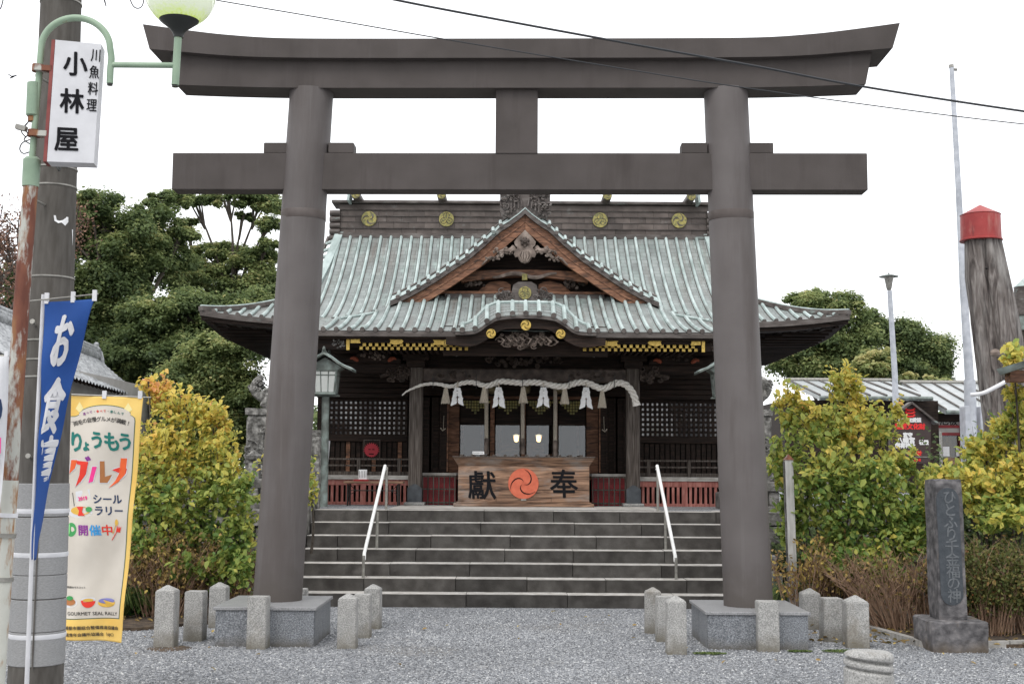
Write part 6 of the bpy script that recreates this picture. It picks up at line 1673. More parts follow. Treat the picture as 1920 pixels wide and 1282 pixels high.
# white banner at the very edge
wn = thing('white_banner', 'white banner with a dark shape cut by the left edge of the photo', 'banner', (P(-30,1282,7.2).x, 7.2, 0))
cloth(lambda a, b: P(-60+(76-22*b*b)*a, 668+(1000-668)*b, 7.2+.05*math.sin(a*6+b*4)), 'cloth', M_cloth, wn, 8, 14)
def wpx(u, v): return P(u, v, 7.2+.05*math.sin(min(1,(u+60)/74)*6+(v-668)/332*4)-.02)
mb = MB(); mb.add([wpx(u, v) for u, v in ((-20,748),(2,748),(5,765),(3,780),(-2,790),(-20,792))], [(0,1,2,3,4,5)]); mb.build('dark_print', mN, wn)
mb = MB(); mb.add([wpx(u, v) for u, v in ((-20,824),(2,820),(1,850),(-20,852))], [(0,1,2,3)]); mb.build('red_print', mP, wn)
MB().tube([P(-55,664,7.2), P(16,668,7.2)], .005, 6).build('rod', M_metal, wn, True)
MB().obox(P(12,668,7.2), ((1,0,.1),(0,1,0),(0,0,1)), (.01,.008,.03)).build('loop', M_cloth, wn)
MB().tube([P(-62,655,7.2), P(-78,1400,7.2)], .011, 8).build('pole', M_white, wn, True)

# ---------------------------------------------------------------- cables, bird
def cable(pts, r, lab, Ys=(9.0, 9.0), k=10):
    n = len(pts); P_ = [P(u, v, Ys[0]+(Ys[1]-Ys[0])*i/(n-1)) for i, (u, v) in enumerate(pts)]
    o = MB().tube(smooth_path(P_, k), r, 6).build('overhead_cable', M_cable, None, True); return prop(o, lab, 'cable')
cable([(540,-45),(740,0),(960,42),(1190,84),(1420,125),(1620,163),(1920,209),(2200,246)], .0085, 'thicker black overhead cable crossing the right of the torii top', (8.6, 9.4))
cable([(180,-38),(400,0),(620,37),(840,75),(1100,118),(1330,155),(1540,185),(1750,213),(1920,233),(2200,262)], .0042, 'thin overhead cable sagging below the thicker one', (8.6, 9.6))
cable([(240,-30),(243,-5),(250,12),(260,16),(268,8),(272,-20)], .004, 'thin cable loop hanging at the top edge left of the lamp globe', (8.4, 8.5))
cable([(-10,28),(2,14),(8,-12)], .004, 'short dark cable at the very top left corner', (8.4, 8.4))
cable([(190,-30),(196,-2),(199,13),(193,-6)], .003, 'tiny drooping wire end between the pole and the globe', (8.5, 8.5))
bd = thing('bird', 'small dark bird flying left of the utility pole', 'bird', P(23, 145, 22))
c_ = P(23, 145, 22); k_ = sc(22, 145)
mb = MB(); mb.tube([c_+Vector((-5*k_,0,-3.5*k_)), c_+Vector((-3*k_,0,-1.5*k_)), c_+Vector((1*k_,0,1*k_)), c_+Vector((4*k_,0,2.2*k_)), c_+Vector((6*k_,0,2.2*k_))], [.3*k_, 1.2*k_, 2.2*k_, 1.3*k_, .3*k_], 8)
mb.build('body', M_ink, bd, True)
for pts in ([(1,1),(-4,4.5),(-9,6),(-3,2)], [(2,1.5),(6,3.5),(10,2.2),(5,.5)]):
    mb = MB(); mb.add([c_+Vector((x*k_, -.6*k_*i, z*k_)) for i, (x, z) in enumerate(pts)], [(0,1,2,3)]); o_ = mb.build('wing', M_ink, bd); md = o_.modifiers.new('t','SOLIDIFY'); md.thickness = .008
# ================================================================== BUILDINGS AND POSTS BEHIND
# left house with its tiled roof
hs = thing('tiled_house', 'low house with a grey wavy tiled roof behind the banners on the left', 'house', (-9, 20, 0))
rA, rB = P(0, 603, 19.5), P(180, 668, 26.0); zr_ = (rA.z+rB.z)/2; rd = (rB-rA); rd.z = 0; rA = rA - rd*.5; rA.z = rB.z = zr_
eB = P(266, 745, 25.6); dropv = Vector((eB.x-rB.x, 0, eB.z-rB.z)); dropv *= 1.02
mb = MB(); NV = 16; cols_ = 84
def hroof(a, b, s_=1):
    p = rA.lerp(rB, a) + Vector((dropv.x*s_*b, 0, dropv.z*b - .05*math.sin(math.pi*b)))
    p.z += .022*math.cos(a*cols_*2*math.pi*.5) + .02*((b*14) % 1); return p
mb.grid(lambda a, b: hroof(a, b), cols_*3, 42); rf = mb.build('tile_roof', M_roofsheet, hs, 'all'); prop(rf, kind='stuff')
MB().grid(lambda a, b: hroof(a, b, -1), 20, 8).build('back_roof', M_roofsheet, hs)
for k in range(3): MB().tube([rA+Vector((0,0,.03+k*.07)), rB+Vector((0,0,.03+k*.07))], .10-.02*k, 10).build('ridge_course', M_roofsheet, hs, True)
MB().lathe([(.02,-.1),(.09,-.08),(.10,.05),(.05,.1),(.055,.16),(.02,.19)], rB+Vector((.0,0,.12)), 14).build('ridge_ornament', M_roofsheet, hs, True)
MB().tube([rB+Vector((.0,.02,.15)), rB+Vector((.08,.02,.1)), rB+Vector((.12,.02,-.05)), rB+Vector((.14,.02,-.22))], .045, 8).build('ridge_scroll', M_roofsheet, hs, True)
ex = rA.x+dropv.x*.55
MB().box(-13, ex-.25, rA.y+.2, rB.y-.3, 0, zr_+dropv.z*.75).build('wall', M_plaster, hs)
MB().box(-13, ex-.1, rB.y-.5, rB.y-.2, 0, zr_+dropv.z*.8).build('gable_wall', M_dwood, hs)
for k in range(34):
    p = rA.lerp(rB, (k+.5)/34) + dropv; MB().tube([p+Vector((-.55,0,.32)), p+Vector((-.03,0,-.04))], .025, 5).build('rafter', M_dwood, hs)

# shrine office with a pale seamed metal roof on the right
of = thing('shrine_office', 'long low shrine office with a pale seamed metal roof and red posts on the right', 'building', (12, 37, T))
Yr, Ye = 40.0, 36.0
def offroof(u0, u1, vr, ve, ve_u0):
    a, b = P(u0, vr, Yr), P(u1, vr, Yr); e0 = a.x; e1 = b.x; zr__ = P((u0+u1)/2, vr, Yr).z; ze = P((u0+u1)/2, ve, Ye).z
    rf = MB().add([(e0,Ye,ze),(e1,Ye,ze),(e1,Yr,zr__),(e0,Yr,zr__),(e0,Ye,ze-.12),(e1,Ye,ze-.12),(e1,Yr,zr__-.12),(e0,Yr,zr__-.12)], [(0,1,2,3),(7,6,5,4),(0,4,5,1),(1,5,6,2),(3,7,4,0),(2,6,7,3)]).build('metal_roof', M_seamroof, of)
    x = e0+.02
    while x < e1:
        MB().tube([(x, Ye-.02, ze+.025), (x, Yr, zr__+.025)], .028, 4).build('roof_seam', M_cdark, rf); x += .47
    MB().tube([(e0-.05, Yr, zr__+.03), (e1+.05, Yr, zr__+.03)], .07, 6).build('ridge_cap', M_metal, rf)
    MB().tube([(e0, Ye-.06, ze-.06), (e1, Ye-.06, ze-.06)], .06, 6).build('gutter', M_bronze, rf)
    return e0, e1, ze, zr__
e0, e1, ze, zrr = offroof(1690, 2050, 719, 769, 0)
offroof(1478, 1668, 714, 742, 0)
MB().box(P(1480,760,Ye).x, e0, Ye+.6, Yr+3, T, P(1560,750,Ye+.6).z).build('wing_wall', M_dwood, of)
YW = Ye+1.0
def ofb(u0, u1, v0, v1, y0, y1, name, m, par=of):
    a, b = P(u0, v1, y0), P(u1, v0, y0); return MB().box(a.x, b.x, y0, y1, a.z, b.z).build(name, m, par)
ofb(1690, 2000, 776, 960, YW+.3, YW+.4, 'wall', M_dwood)
ofb(1690, 2000, 776, 790, YW-.1, YW, 'eave_shadow_board', M_dwood)
for u in (1752, 1812, 1880): ofb(u-7, u+7, 778, 960, YW-.1, YW+.1, 'red_post', M_redpanel)
for v in (800, 814): ofb(1752, 1990, v-2, v+2, YW-.06, YW+.04, 'red_rail', M_redpanel)
for v0, v1 in ((783, 798), (803, 811)): ofb(1760, 1990, v0, v1, YW-.02, YW+.0, 'white_panel', M_plaster)
c_ = P(1790, 789, YW-.03)
for i, chh in enumerate('厄祓い'):
    lettering('painted_text', chh, lambda x, z, i=i: (c_.x-.3+i*.26+x, YW-.025, c_.z+z), M_ink, of, .26, bold=.006)
ofb(1760, 1990, 817, 878, YW+.05, YW+.07, 'window_glass', M_glass)
ofb(1764, 1806, 818, 868, YW+.2, YW+.22, 'ochre_curtain', mat('ochre_curtain', [(.20,.13,.04),(.42,.27,.09)], scale=9, rough=.9, stretch=(8,1,.6)))
for u in (1774, 1799): pp = ofb(u-6, u+6, 837, 855, YW+.03, YW+.04, 'paper_notice', M_paper)
ofb(1770, 1806, 858, 872, YW-.06, YW, 'drawer_chest', M_boxw)
ofb(1760, 1766, 808, 878, YW-.4, YW-.36, 'grey_pole', M_metal)

# brown notice board with a pointed head
YN = 26.0
nbd = thing('notice_board', 'brown pointed notice board with red and white lettering among the right bushes', 'sign', (P(1705,870,YN).x, YN, T))
o_ = [(1669,868),(1744,868),(1746,790),(1707,757),(1669,786)]
MB().prism([(P(u,v,YN).x, P(u,v,YN).z) for u, v in o_], YN, YN+.12).build('panel', M_signbr, nbd)
for (u0,v0,u1,v1) in ((1707,755,1662,788),(1707,755,1756,794)):
    a, b = P(u0,v0,YN), P(u1,v1,YN); mb = MB(); d = (b-a).normalized(); mb.obox((a+b)/2+Vector((0,.03,0)), (d,(0,1,0),d.cross(Vector((0,1,0)))), ((b-a).length/2,.14,.02)); mb.build('roof_board', M_cdark, nbd)
for u in (1680, 1738): MB().box(P(u,870,YN).x-.04, P(u,870,YN).x+.04, YN+.02, YN+.1, T, P(u,868,YN).z).build('leg', M_signbr, nbd)
def ntext(s, u, v, px_, m, bold=.008, sx=1): 
    c_ = P(u, v, YN); k = sc(YN, v); lettering('printed_text', s, lambda x, z: (c_.x+x, YN-.006, c_.z+z), m, nbd, px_*k, bold=bold, sx=sx)
for k in range(3):
    mb = MB(); c_ = P(1706, 768+k*6, YN); kk = sc(YN, 768)
    mb.tube([(c_.x-9*kk, YN-.01, c_.z+2.6*kk), (c_.x-6*kk, YN-.01, c_.z-.6*kk), (c_.x, YN-.01, c_.z-1.0*kk), (c_.x+6*kk, YN-.01, c_.z-.6*kk), (c_.x+9*kk, YN-.01, c_.z+2.6*kk)], 2.1*kk, 6); mb.build('red_emblem', M_redtxt, nbd)
ntext('国指定愛護', 1706, 787, 8.5, M_paper); ntext('重要文化財', 1706, 799, 11.5, M_redtxt); ntext('宮守', 1702, 815, 9, M_paper); ntext('八幡宮', 1698, 825, 11.5, M_paper); ntext('稲荷神社', 1697, 835, 9.5, M_paper); ntext('社殿', 1732, 829, 9, M_paper); ntext('気温計', 1715, 849, 9, M_redtxt); ntext('HITACHI', 1713, 862, 6.8, M_redtxt, .004)
a, b = P(1669,856,YN), P(1744,856,YN); MB().box(a.x, b.x, YN-.012, YN-.002, a.z-.008, a.z+.008).build('divider', M_metal, nbd)

# flagpole in its bracket
YF = 24.0
fp = thing('flagpole', 'tall leaning white flagpole held between pale boards on the right', 'flagpole', (P(1822,880,YF).x, YF, T))
MB().tube([P(1784,126,YF), P(1786,160,YF), P(1797,352,YF), P(1806,535,YF), P(1818,720,YF)], [.042,.045,.055,.07,.085], 12).build('upper_pole', mat('pole_paint', [(.36,.38,.42),(.50,.52,.56)], scale=8, rough=.4, big=.15), fp, True)
a, b = P(1823,880,YF), P(1818,712,YF)
MB().tube([Vector((a.x,YF,T)), a, b], [.12,.115,.11], 10).build('lower_pole', MATS['pole_paint'], fp, True)
for u in (1812, 1841):
    p0, p1 = P(u-5,880,YF+.05), P(u+5,762,YF+.05); MB().bbox(p0.x, p1.x, YF-.1, YF+.2, T, p1.z, .01).build('side_board', MATS['pole_paint'], fp)
MB().tube([P(1784,130,YF), P(1794,131,YF)], .03, 8).build('truck', M_metal, fp, True)
MB().tube([P(1783.5,122,YF), P(1783.8,127,YF)], .05, 8).build('finial', M_metal, fp, True)
for o in (10, 16): MB().tube([P(1784+o*.9,134,YF), P(1818+o*1.1,760,YF)], .004, 4).build('halyard', M_metal, fp)

# far lamp post with a flat hat
YH = 32.0
fl = thing('park_lamp', 'slim grey lamp post with a flat conical hat rising above the right bushes', 'street lamp', (P(1680,880,YH).x, YH, T))
MB().tube([Vector((P(1682,880,YH).x,YH,T)), P(1678,705,YH), P(1668,545,YH)], [.085,.075,.06], 10).build('post', MATS['pole_paint'], fl, True)
c_ = P(1667, 543, YH); k_ = sc(YH, 540)
MB().lathe([(3.5*k_,-1*k_),(5*k_,3*k_),(6.5*k_,12*k_),(9*k_,24*k_)], c_, 18).build('lamp_body', M_metal, fl, True)
MB().lathe([(18*k_,24*k_),(18*k_,25*k_),(8*k_,28*k_),(2*k_,28.5*k_),(1*k_,32*k_)], c_, 20).build('hat', M_bronze, fl, True)

# old dead trunk with a red cap
YD = 19.5
dt = thing('dead_tree_trunk', 'huge leaning grey dead tree trunk under a red metal cap', 'tree trunk', (P(1885,880,YD).x, YD, T))
cl_ = [(385,1840),(452,1843),(520,1850),(600,1864),(700,1880),(790,1893),(900,1905)]
wl_ = [(385,33),(452,33),(520,40),(600,43),(700,44),(790,46),(900,50)]
mb = MB(); rings = []; nn2 = 72; vs_ = np.linspace(900, 445, 46)
for v in vs_:
    c_ = P(interp(cl_, v), v, YD); r_ = interp(wl_, v)*sc(YD, v); ring = []
    for k in range(nn2):
        a = 2*math.pi*k/nn2
        f_ = 1 + .10*noise.noise(Vector((math.cos(a)*3.2, math.sin(a)*3.2, c_.z*.35))) + .045*noise.noise(Vector((math.cos(a)*11, math.sin(a)*11, c_.z*.7)))
        f_ -= .22*math.exp(-((a-R(238)-.05*c_.z)/.13)**2) + .10*math.exp(-((a-R(285))/.08)**2)
        ring.append((c_.x+r_*f_*math.cos(a), c_.y+r_*f_*math.sin(a)*.9, c_.z))
    rings.append(ring)
for r_ in rings: mb.v += r_
for i in range(len(rings)-1):
    for k in range(nn2): mb.f.append((i*nn2+k, i*nn2+(k+1)%nn2, (i+1)*nn2+(k+1)%nn2, (i+1)*nn2+k))
mb.build('trunk', M_trunkw, dt, True)
c_ = P(1839.5, 452, YD); r_ = 37*sc(YD, 430); hh = (452-404)*sc(YD, 430)
MB().lathe([(r_*1.04,-.0),(r_*1.04,.02),(r_*.99,.03),(r_*.97,hh),(r_*1.0,hh+.01),(r_*.02,hh+.17)], c_, 32).build('metal_cap', M_redcap, dt, True)
pts = [P(1820,740,YD-.55), P(1842,737,YD-.62), P(1864,727,YD-.62), P(1884,716,YD-.55)]
MB().tube(smooth_path(pts, 6), .03, 8).build('white_hose', M_cloth, dt, True)
MB().lathe([(.01,-.06),(.07,-.03),(.08,.01),(.05,.05),(.0,.07)], P(1866,662,YD-.6), 12).build('knot', M_gwood, dt, True)
MB().lathe([(.0,-.02),(.03,0),(.0,.02)], P(1850,503,YD-.66), 10).build('hole', M_dark, dt, True)
# dark lantern-like drum at the right edge and the small roof in front of it
dr = thing('dark_drum', 'dark drum with a pale green conical cap at the right edge of the photo', 'drum', (P(1924,590,21).x, 21, T))
c_ = P(1926, 592, 21); k_ = sc(21, 560)
MB().lathe([(22*k_,0),(22*k_,54*k_)], c_, 20).build('body', M_cdark, dr, True)
MB().lathe([(23*k_,54*k_),(10*k_,66*k_),(1*k_,74*k_)], c_, 20).build('cap', M_rib, dr, True)
MB().lathe([(24*k_,-28*k_),(20*k_,0)], c_, 20).build('skirt', M_bronze, dr, True)
MB().box(c_.x-.1, c_.x+.1, 20.9, 21.1, T, c_.z-28*k_).build('stand', M_gwood, dr)
ko = thing('kiosk', 'small dark roofed kiosk cut by the right edge above the bushes', 'kiosk', (P(1930,720,13.5).x, 13.5, 0))
a, b, c = P(1868,692,13.3), P(1990,655,13.3), P(1880,700,13.3)
MB().add([a, b, b+Vector((.6,1.4,.12)), a+Vector((.6,1.4,.12)), a+Vector((.05,.03,-.06)), b+Vector((0,.03,-.06)), b+Vector((.6,1.4,.05)), a+Vector((.65,1.4,.05))], [(0,1,2,3),(7,6,5,4),(0,4,5,1),(1,5,6,2),(2,6,7,3),(3,7,4,0)]).build('roof', M_bronze, ko)
d0_, d1_ = P(1884,712,13.6), P(1990,712,13.6)
MB().box(d0_.x+.06, d1_.x+.6, 13.6, 13.75, d0_.z-.02, P(1884,694,13.6).z).build('board', M_rwood, ko)
MB().box(d1_.x+.4, d1_.x+.5, 13.9, 14.0, 0, d0_.z).build('post', M_dwood, ko)
# white wooden post among the right bushes, thin grey pipe
wp = thing('white_post', 'peeling white square post with a rusty cap among the right bushes', 'post', (P(1486,1130,14.7).x, 14.7, 0))
a, b = P(1478,862,14.7), P(1488,1148,14.7); ax = (a-b).normalized(); hwp = 7.4*sc(14.7, 950)
MB().obox((a+b)/2, ((1,0,0),(0,1,0),ax), (hwp, hwp, (a-b).length/2)).build('post', mat('peeling_white', [(.36,.35,.33),(.56,.55,.53)], scale=6, rough=.8, stretch=(4,4,.6)), wp)
MB().add([a+Vector((x*hwp*1.25, y*hwp*1.25, 0)) for x, y in ((-1,-1),(1,-1),(1,1),(-1,1))]+[a+Vector((0,0,.07))], [(0,1,4),(1,2,4),(2,3,4),(3,0,4),(3,2,1,0)]).build('cap', M_rust, wp)
MB().obox((a+b)/2+Vector((-hwp-.01,0,0)), ((1,0,0),(0,1,0),ax), (.004, hwp*.5, (a-b).length/2*.98)).build('side_strip', M_wall, wp)
gp_ = thing('grey_pipe', 'short grey pipe standing in the right flower bed', 'pipe', (P(1564,1120,15.4).x, 15.4, 0))
MB().tube([Vector((P(1564,1120,15.4).x,15.4,0)), P(1563,1027,15.4)], .022, 10).build('pipe', M_metal, gp_, True)
MB().tube([P(1563,1030,15.4), P(1563,1025,15.4)], .026, 10).build('pipe_cap', M_metal, gp_, True)

# ================================================================== PLANTS
def leaf_mesh(name, cen, nrm, sizes, rnd, material, parent, broad=True, droop=.0, aspect=.55, tipdir=None):
    """cen (n,3), nrm (n,3) leaf normals; returns one mesh of folded leaves"""
    n = len(cen); nrm = nrm/np.linalg.norm(nrm, axis=1, keepdims=True)
    if tipdir is None:
        t = nrg.normal(0, 1, (n, 3)); t[:, 2] -= droop
    else: t = tipdir + nrg.normal(0, .3, (n, 3))
    t -= nrm*np.sum(t*nrm, 1, keepdims=True); t /= np.linalg.norm(t, axis=1, keepdims=True)+1e-9
    s = np.cross(nrm, t)
    if broad:   # base, l1, l2, tip, r2, r1
        prof_ = [(0,0,0),(.28,.5,.10),(.68,.40,.10),(1,0,-.06),(.68,-.40,.10),(.28,-.5,.10)]
        faces = np.array([[0,5,4,3],[0,3,2,1]])
    else:
        prof_ = [(0,0,0),(.45,.5,.12),(1,0,0),(.45,-.5,.12)]
        faces = np.array([[0,3,2,1]])
    V = np.stack([cen + (t*(l-.5) + s*w_*aspect + nrm*h)*sizes[:, None] for l, w_, h in prof_], 1)
    k = len(prof_); Fc = (faces[None] + k*np.arange(n)[:, None, None]).reshape(-1, faces.shape[1])
    return fast_mesh(name, V.reshape(-1, 3), Fc, material, np.repeat(np.clip(rnd, 0, 1), k), parent)

def shrub(lab, base, lobes, nleaf, size, colour, name='shrub', cat='shrub', m=None, stems=7, twig_m=None, droop=1.2, twigs=None, thin=False, aspect=.58):
    """base (x,y,z); lobes: list of (center, radius vec, density); colour(p)->mean of the leaf ramp"""
    t_ = thing(name, lab, cat, base); base = Vector(base)
    tot_ = sum(l[2] for l in lobes); C, Nn, S, Rn, TD_ = [], [], [], [], []
    tb = MB(); q = random.Random(hash(lab) % 1 + int(base.x*100) + 5)
    hubs = []
    for c_, r_, d_ in lobes: hubs.append(Vector(c_))
    for i, h_ in enumerate(hubs):
        p0 = base + Vector((q.uniform(-.12,.12), q.uniform(-.12,.12), 0)); mid = p0.lerp(h_, .5) + Vector((q.uniform(-.1,.1), q.uniform(-.1,.1), -.05))
        tb.tube(smooth_path([p0, mid, h_], 4), [.022-.0016*k for k in range(9)], 6)
    tb.build('stem', M_bark if twig_m is None else twig_m, t_, True)
    tw = MB(); per = 9; twn = 0
    for (c_, r_, d_) in lobes:
        c_ = Vector(c_); ntw = int(nleaf*d_/tot_/per)
        for k in range(ntw):
            dv = Vector((q.gauss(0,1), q.gauss(0,1), q.gauss(.15,1))).normalized(); rad = q.uniform(.35, 1)**.45
            wob = (1 + .5*noise.noise(dv*2.6 + c_*1.7))*(q.uniform(1.1, 1.5) if q.random() < .18 else 1)
            tip = c_ + Vector((dv.x*r_[0], dv.y*r_[1], dv.z*r_[2]))*rad*wob
            st_ = c_.lerp(tip, q.uniform(.35, .6)) + Vector((q.uniform(-.05,.05), q.uniform(-.05,.05), -.08))
            Ltw = (tip-st_).length
            if Ltw > .42: st_ = tip + (st_-tip)*(.42/Ltw)
            bend = Vector((0, 0, q.uniform(-.05, .06)))
            if k % 2 == 0: tw.tube([st_, st_.lerp(tip, .5)+bend, tip], [.0045,.0035,.002], 3, cap=False); twn += 1
            for j in range(per):
                f_ = (j+.6)/per; p = st_.lerp(tip, f_) + bend*(1-abs(2*f_-1)) + Vector((q.gauss(0,.022), q.gauss(0,.022), q.gauss(-.012,.022)))
                if p.z < base.z+.03: continue
                C.append(p); nn_ = Vector((q.gauss(0,.6), q.gauss(-.45,.5), q.gauss(.75,.5))); Nn.append(nn_)
                S.append(size*q.uniform(.45, 1.35)); Rn.append(colour(p) + q.gauss(0, .12))
    tw.build('twigs', M_bark if twig_m is None else twig_m, t_, False)
    prop(t_.children[-1], kind='stuff')
    o = leaf_mesh('foliage', np.array(C), np.array(Nn), np.array(S), np.array(Rn), m or M_leafY, t_, True, droop, aspect)
    prop(o, kind='stuff'); return t_
def lobe(u, v, Y, ru, rv, ry=None, d=None):
    k = sc(Y, v); return (P(u, v, Y), (ru*k, (ry or ru*.8)*k, rv*k), d or ru*rv/1000.)
# left yellow bush
def colL(p):
    uv = (p.z-.6)/1.9; return .36 + .35*max(0, min(1, uv))**1.1 + .22*noise.noise(p*2.4) + (.06 if p.x < -3.3 and p.z > 1.6 else 0)
bx = P(345, 1120, 14.9)
shrub('large bush turning yellow between the yellow banner and the left column', (bx.x, 15.0, 0), [
    lobe(350,765,15.0,62,48), lobe(300,740,15.2,34,40), lobe(400,790,14.9,46,42), lobe(330,845,14.9,80,62), lobe(410,860,14.8,52,60), lobe(285,850,15.2,46,70),
    lobe(350,930,14.8,92,60), lobe(440,925,14.6,50,52), lobe(280,940,15.0,50,60), lobe(445,1010,14.6,44,62), lobe(380,1000,14.9,70,50), lobe(300,1010,15.1,60,46), lobe(420,1065,14.7,40,34), lobe(278,715,15.1,16,24), lobe(270,1020,14.7,50,46), lobe(350,1060,14.6,60,32), lobe(450,1060,14.4,26,36), lobe(262,880,15.3,34,90)],
    10800, .080, colL)
shrub('sprig of yellow bush beside the left cheek wall of the steps', (P(568,1000,16.9).x, 16.9, .6), [lobe(583,915,16.7,13,48), lobe(580,860,16.7,10,22)], 110, .075, lambda p: .55)
shrub('yellow bush glimpsed between the rusty post and the concrete pole', (P(30,1100,16).x, 16, 0), [lobe(45,790,16,45,110), lobe(30,950,16,50,110)], 1500, .08, lambda p: .66)
# right yellow-green bushes
def colR(p): return .38 + .26*max(0, min(1, (p.z-1.2)/1.4)) + .17*noise.noise(p*2.6)
bx = P(1580, 1110, 14.8)
shrub('big yellow-green bush right of the right column', (bx.x, 15.0, 0), [
    lobe(1590,735,15.0,42,40), lobe(1575,700,15.1,22,30), lobe(1540,790,14.9,60,56), lobe(1480,760,15.1,32,50), lobe(1610,800,14.9,62,56), lobe(1470,860,15.0,38,66),
    lobe(1560,880,14.7,80,62), lobe(1640,900,14.6,66,58), lobe(1500,950,14.9,50,56), lobe(1590,965,14.6,80,56), lobe(1680,960,14.6,56,60), lobe(1640,1040,14.5,56,50), lobe(1690,860,15.0,40,34), lobe(1700,1010,14.5,44,56), lobe(1560,1020,14.7,56,36), lobe(1684,770,15.1,14,34), lobe(1725,905,14.9,40,30), lobe(1600,1050,14.3,44,30), lobe(1665,1075,14.2,40,26), lobe(1480,1000,14.9,26,36), lobe(1735,960,14.7,40,40), lobe(1760,900,14.8,34,34), lobe(1660,800,15.0,30,30), lobe(1745,885,15.2,26,20)],
    12500, .081, colR)
bx = P(1870, 1110, 14.2)
def colR2(p): return .52 + .17*noise.noise(p*2.6) + .12*max(0, min(1, (p.z-1.0)))
shrub('spreading yellow bush behind and right of the stone monument', (bx.x, 14.3, 0), [
    lobe(1850,850,14.4,52,46), lobe(1910,820,14.2,50,60), lobe(1790,900,14.4,54,40), lobe(1860,915,14.0,74,46), lobe(1930,900,13.9,50,60), lobe(1880,960,13.8,60,32), lobe(1760,940,14.4,46,40), lobe(1905,745,14.1,26,36), lobe(1900,665,14.0,24,26), lobe(1880,790,14.4,26,26), lobe(1985,840,14.0,60,90)],
    8200, .086, colR2)
# hydrangea with dry heads, dry brown shrub, low hedge
def bare(lab, base, ntop, spread, hgt, name='dry_shrub', leafy=260, col=.55, lean=0.0, twig=M_twig, rr=.006, lsize=.05, m=None):
    t_ = thing(name, lab, 'shrub', base); q = random.Random(int(base[0]*77)); mb = MB(); C = []
    for k in range(ntop):
        a = q.uniform(0, 6.28); r0 = q.uniform(0, spread*.45); r1 = q.uniform(.3, 1)*spread; h_ = hgt*q.uniform(.55, 1)
        p0 = Vector((base[0]+r0*math.cos(a), base[1]+r0*.6*math.sin(a), base[2]))
        p3 = Vector((base[0]+r1*math.cos(a)+lean*h_, base[1]+r1*.6*math.sin(a), base[2]+h_))
        p1 = p0.lerp(p3, .35)+Vector((q.uniform(-.03,.03), 0, .05)); p2 = p0.lerp(p3, .7)+Vector((q.uniform(-.04,.04), 0, .06))
        pts = smooth_path([p0,p1,p2,p3], 3); mb.tube(pts, [rr*(1-.06*i) for i in range(len(pts))], 4, cap=False)
        if leafy > 3000: C += pts[4:]
        for j in range(3):
            b0 = pts[q.randint(3, 9)]; b1 = b0 + Vector((q.uniform(-.14,.14), q.uniform(-.08,.08), q.uniform(.06,.2))); mb.tube([b0, b0.lerp(b1,.5)+Vector((0,0,.01)), b1], [rr*.5,rr*.4,rr*.3], 3, cap=False); C.append(b1)
        C.append(p3)
    prop(mb.build('twigs', twig, t_), kind='stuff')
    if leafy:
        L_ = [C[q.randrange(len(C))] + Vector((q.gauss(0,.035), q.gauss(0,.035), q.gauss(-.03,.05))) for _ in range(leafy)]
        o = leaf_mesh('foliage', np.array(L_), np.array([(q.gauss(0,.8), q.gauss(-.3,.6), q.gauss(.3,.6)) for _ in L_]), np.array([lsize*q.uniform(.6,1.3) for _ in L_]), np.array([q.gauss(col,.2) for _ in L_]), m or M_leafB, t_, True, .6)
        prop(o, kind='stuff')
    return t_
def gb(u, Y): return (P(u, 1100, Y).x, Y, .02)
bare('dry hydrangea with faded yellow-brown heads beside the white post', gb(1500,14.45), 34, .42, .82, 'hydrangea', 620, .75)
bare('second dry hydrangea behind the thin grey pipe', gb(1570,14.7), 34, .42, .92, 'hydrangea', 620, .68)
bare('thick clump of bare brown twigs left of the stone monument', gb(1675,13.9), 120, .62, .80, 'bare_shrub', 420, .45, -.35, M_twig, .005)
bare('second brown twiggy clump just behind the stone monument', gb(1740,14.2), 80, .5, .75, 'bare_shrub', 520, .35, -.15)
bare('brown and green twiggy hedge right of the stone monument', gb(1850,13.5), 170, .60, .88, 'twiggy_hedge', 9000, .40, 0, M_twig, .005, .042, M_hedge)
bare('twiggy brownish hedge at the right edge of the photo', gb(1945,13.6), 170, .60, .88, 'twiggy_hedge', 9000, .40, 0, M_twig, .005, .042, M_hedge)
bare('brown twiggy undergrowth beneath the left yellow bush', gb(310,14.7), 150, .75, .82, 'bare_shrub', 2600, .55)
bare('dry twigs under the yellow bush beside the left column', gb(420,15.0), 120, .6, .75, 'bare_shrub', 1500, .5)
def tuft(lab, u, Y, n=260, h=.34, spread=.26, name='grass_tuft'):
    b = gb(u, Y); t_ = thing(name, lab, 'plant', b); V = []; Fc = []; rn = []
    for k in range(n):
        a = nrg.uniform(0, 6.28); r0 = nrg.uniform(0, .07); L_ = h*nrg.uniform(.6, 1.2); out_ = spread*nrg.uniform(.3, 1)
        d = np.array([math.cos(a), math.sin(a), 0]); s = np.array([-d[1], d[0], 0])*.006; i0 = len(V)
        for j, (f_, hh) in enumerate(((0,0),(.4,.75),(.8,.85),(1.1,.55))):
            c_ = np.array(b)+d*(r0+out_*f_)+np.array([0,0,L_*hh]); w_ = (1-.3*j); V += [c_-s*w_, c_+s*w_]
        for j in range(3): Fc.append([i0+2*j, i0+2*j+1, i0+2*j+3, i0+2*j+2])
        rn += [nrg.uniform(0, 1)]*8
    prop(fast_mesh('blades', np.array(V), np.array(Fc), M_grass, rn, t_), kind='stuff')
tuft('arching sedge tuft at the foot of the right column plinth', 1480, 15.0, 420, .42, .34)
tuft('sedge tuft beside the back bollard of the left plinth', 445, 15.4, 300, .30, .28)
tuft('dark sedge tuft beside the yellow banner', 262, 14.8, 420, .34, .36)
tuft('second dark sedge tuft at the left edge of the bush', 225, 14.5, 380, .36, .36)
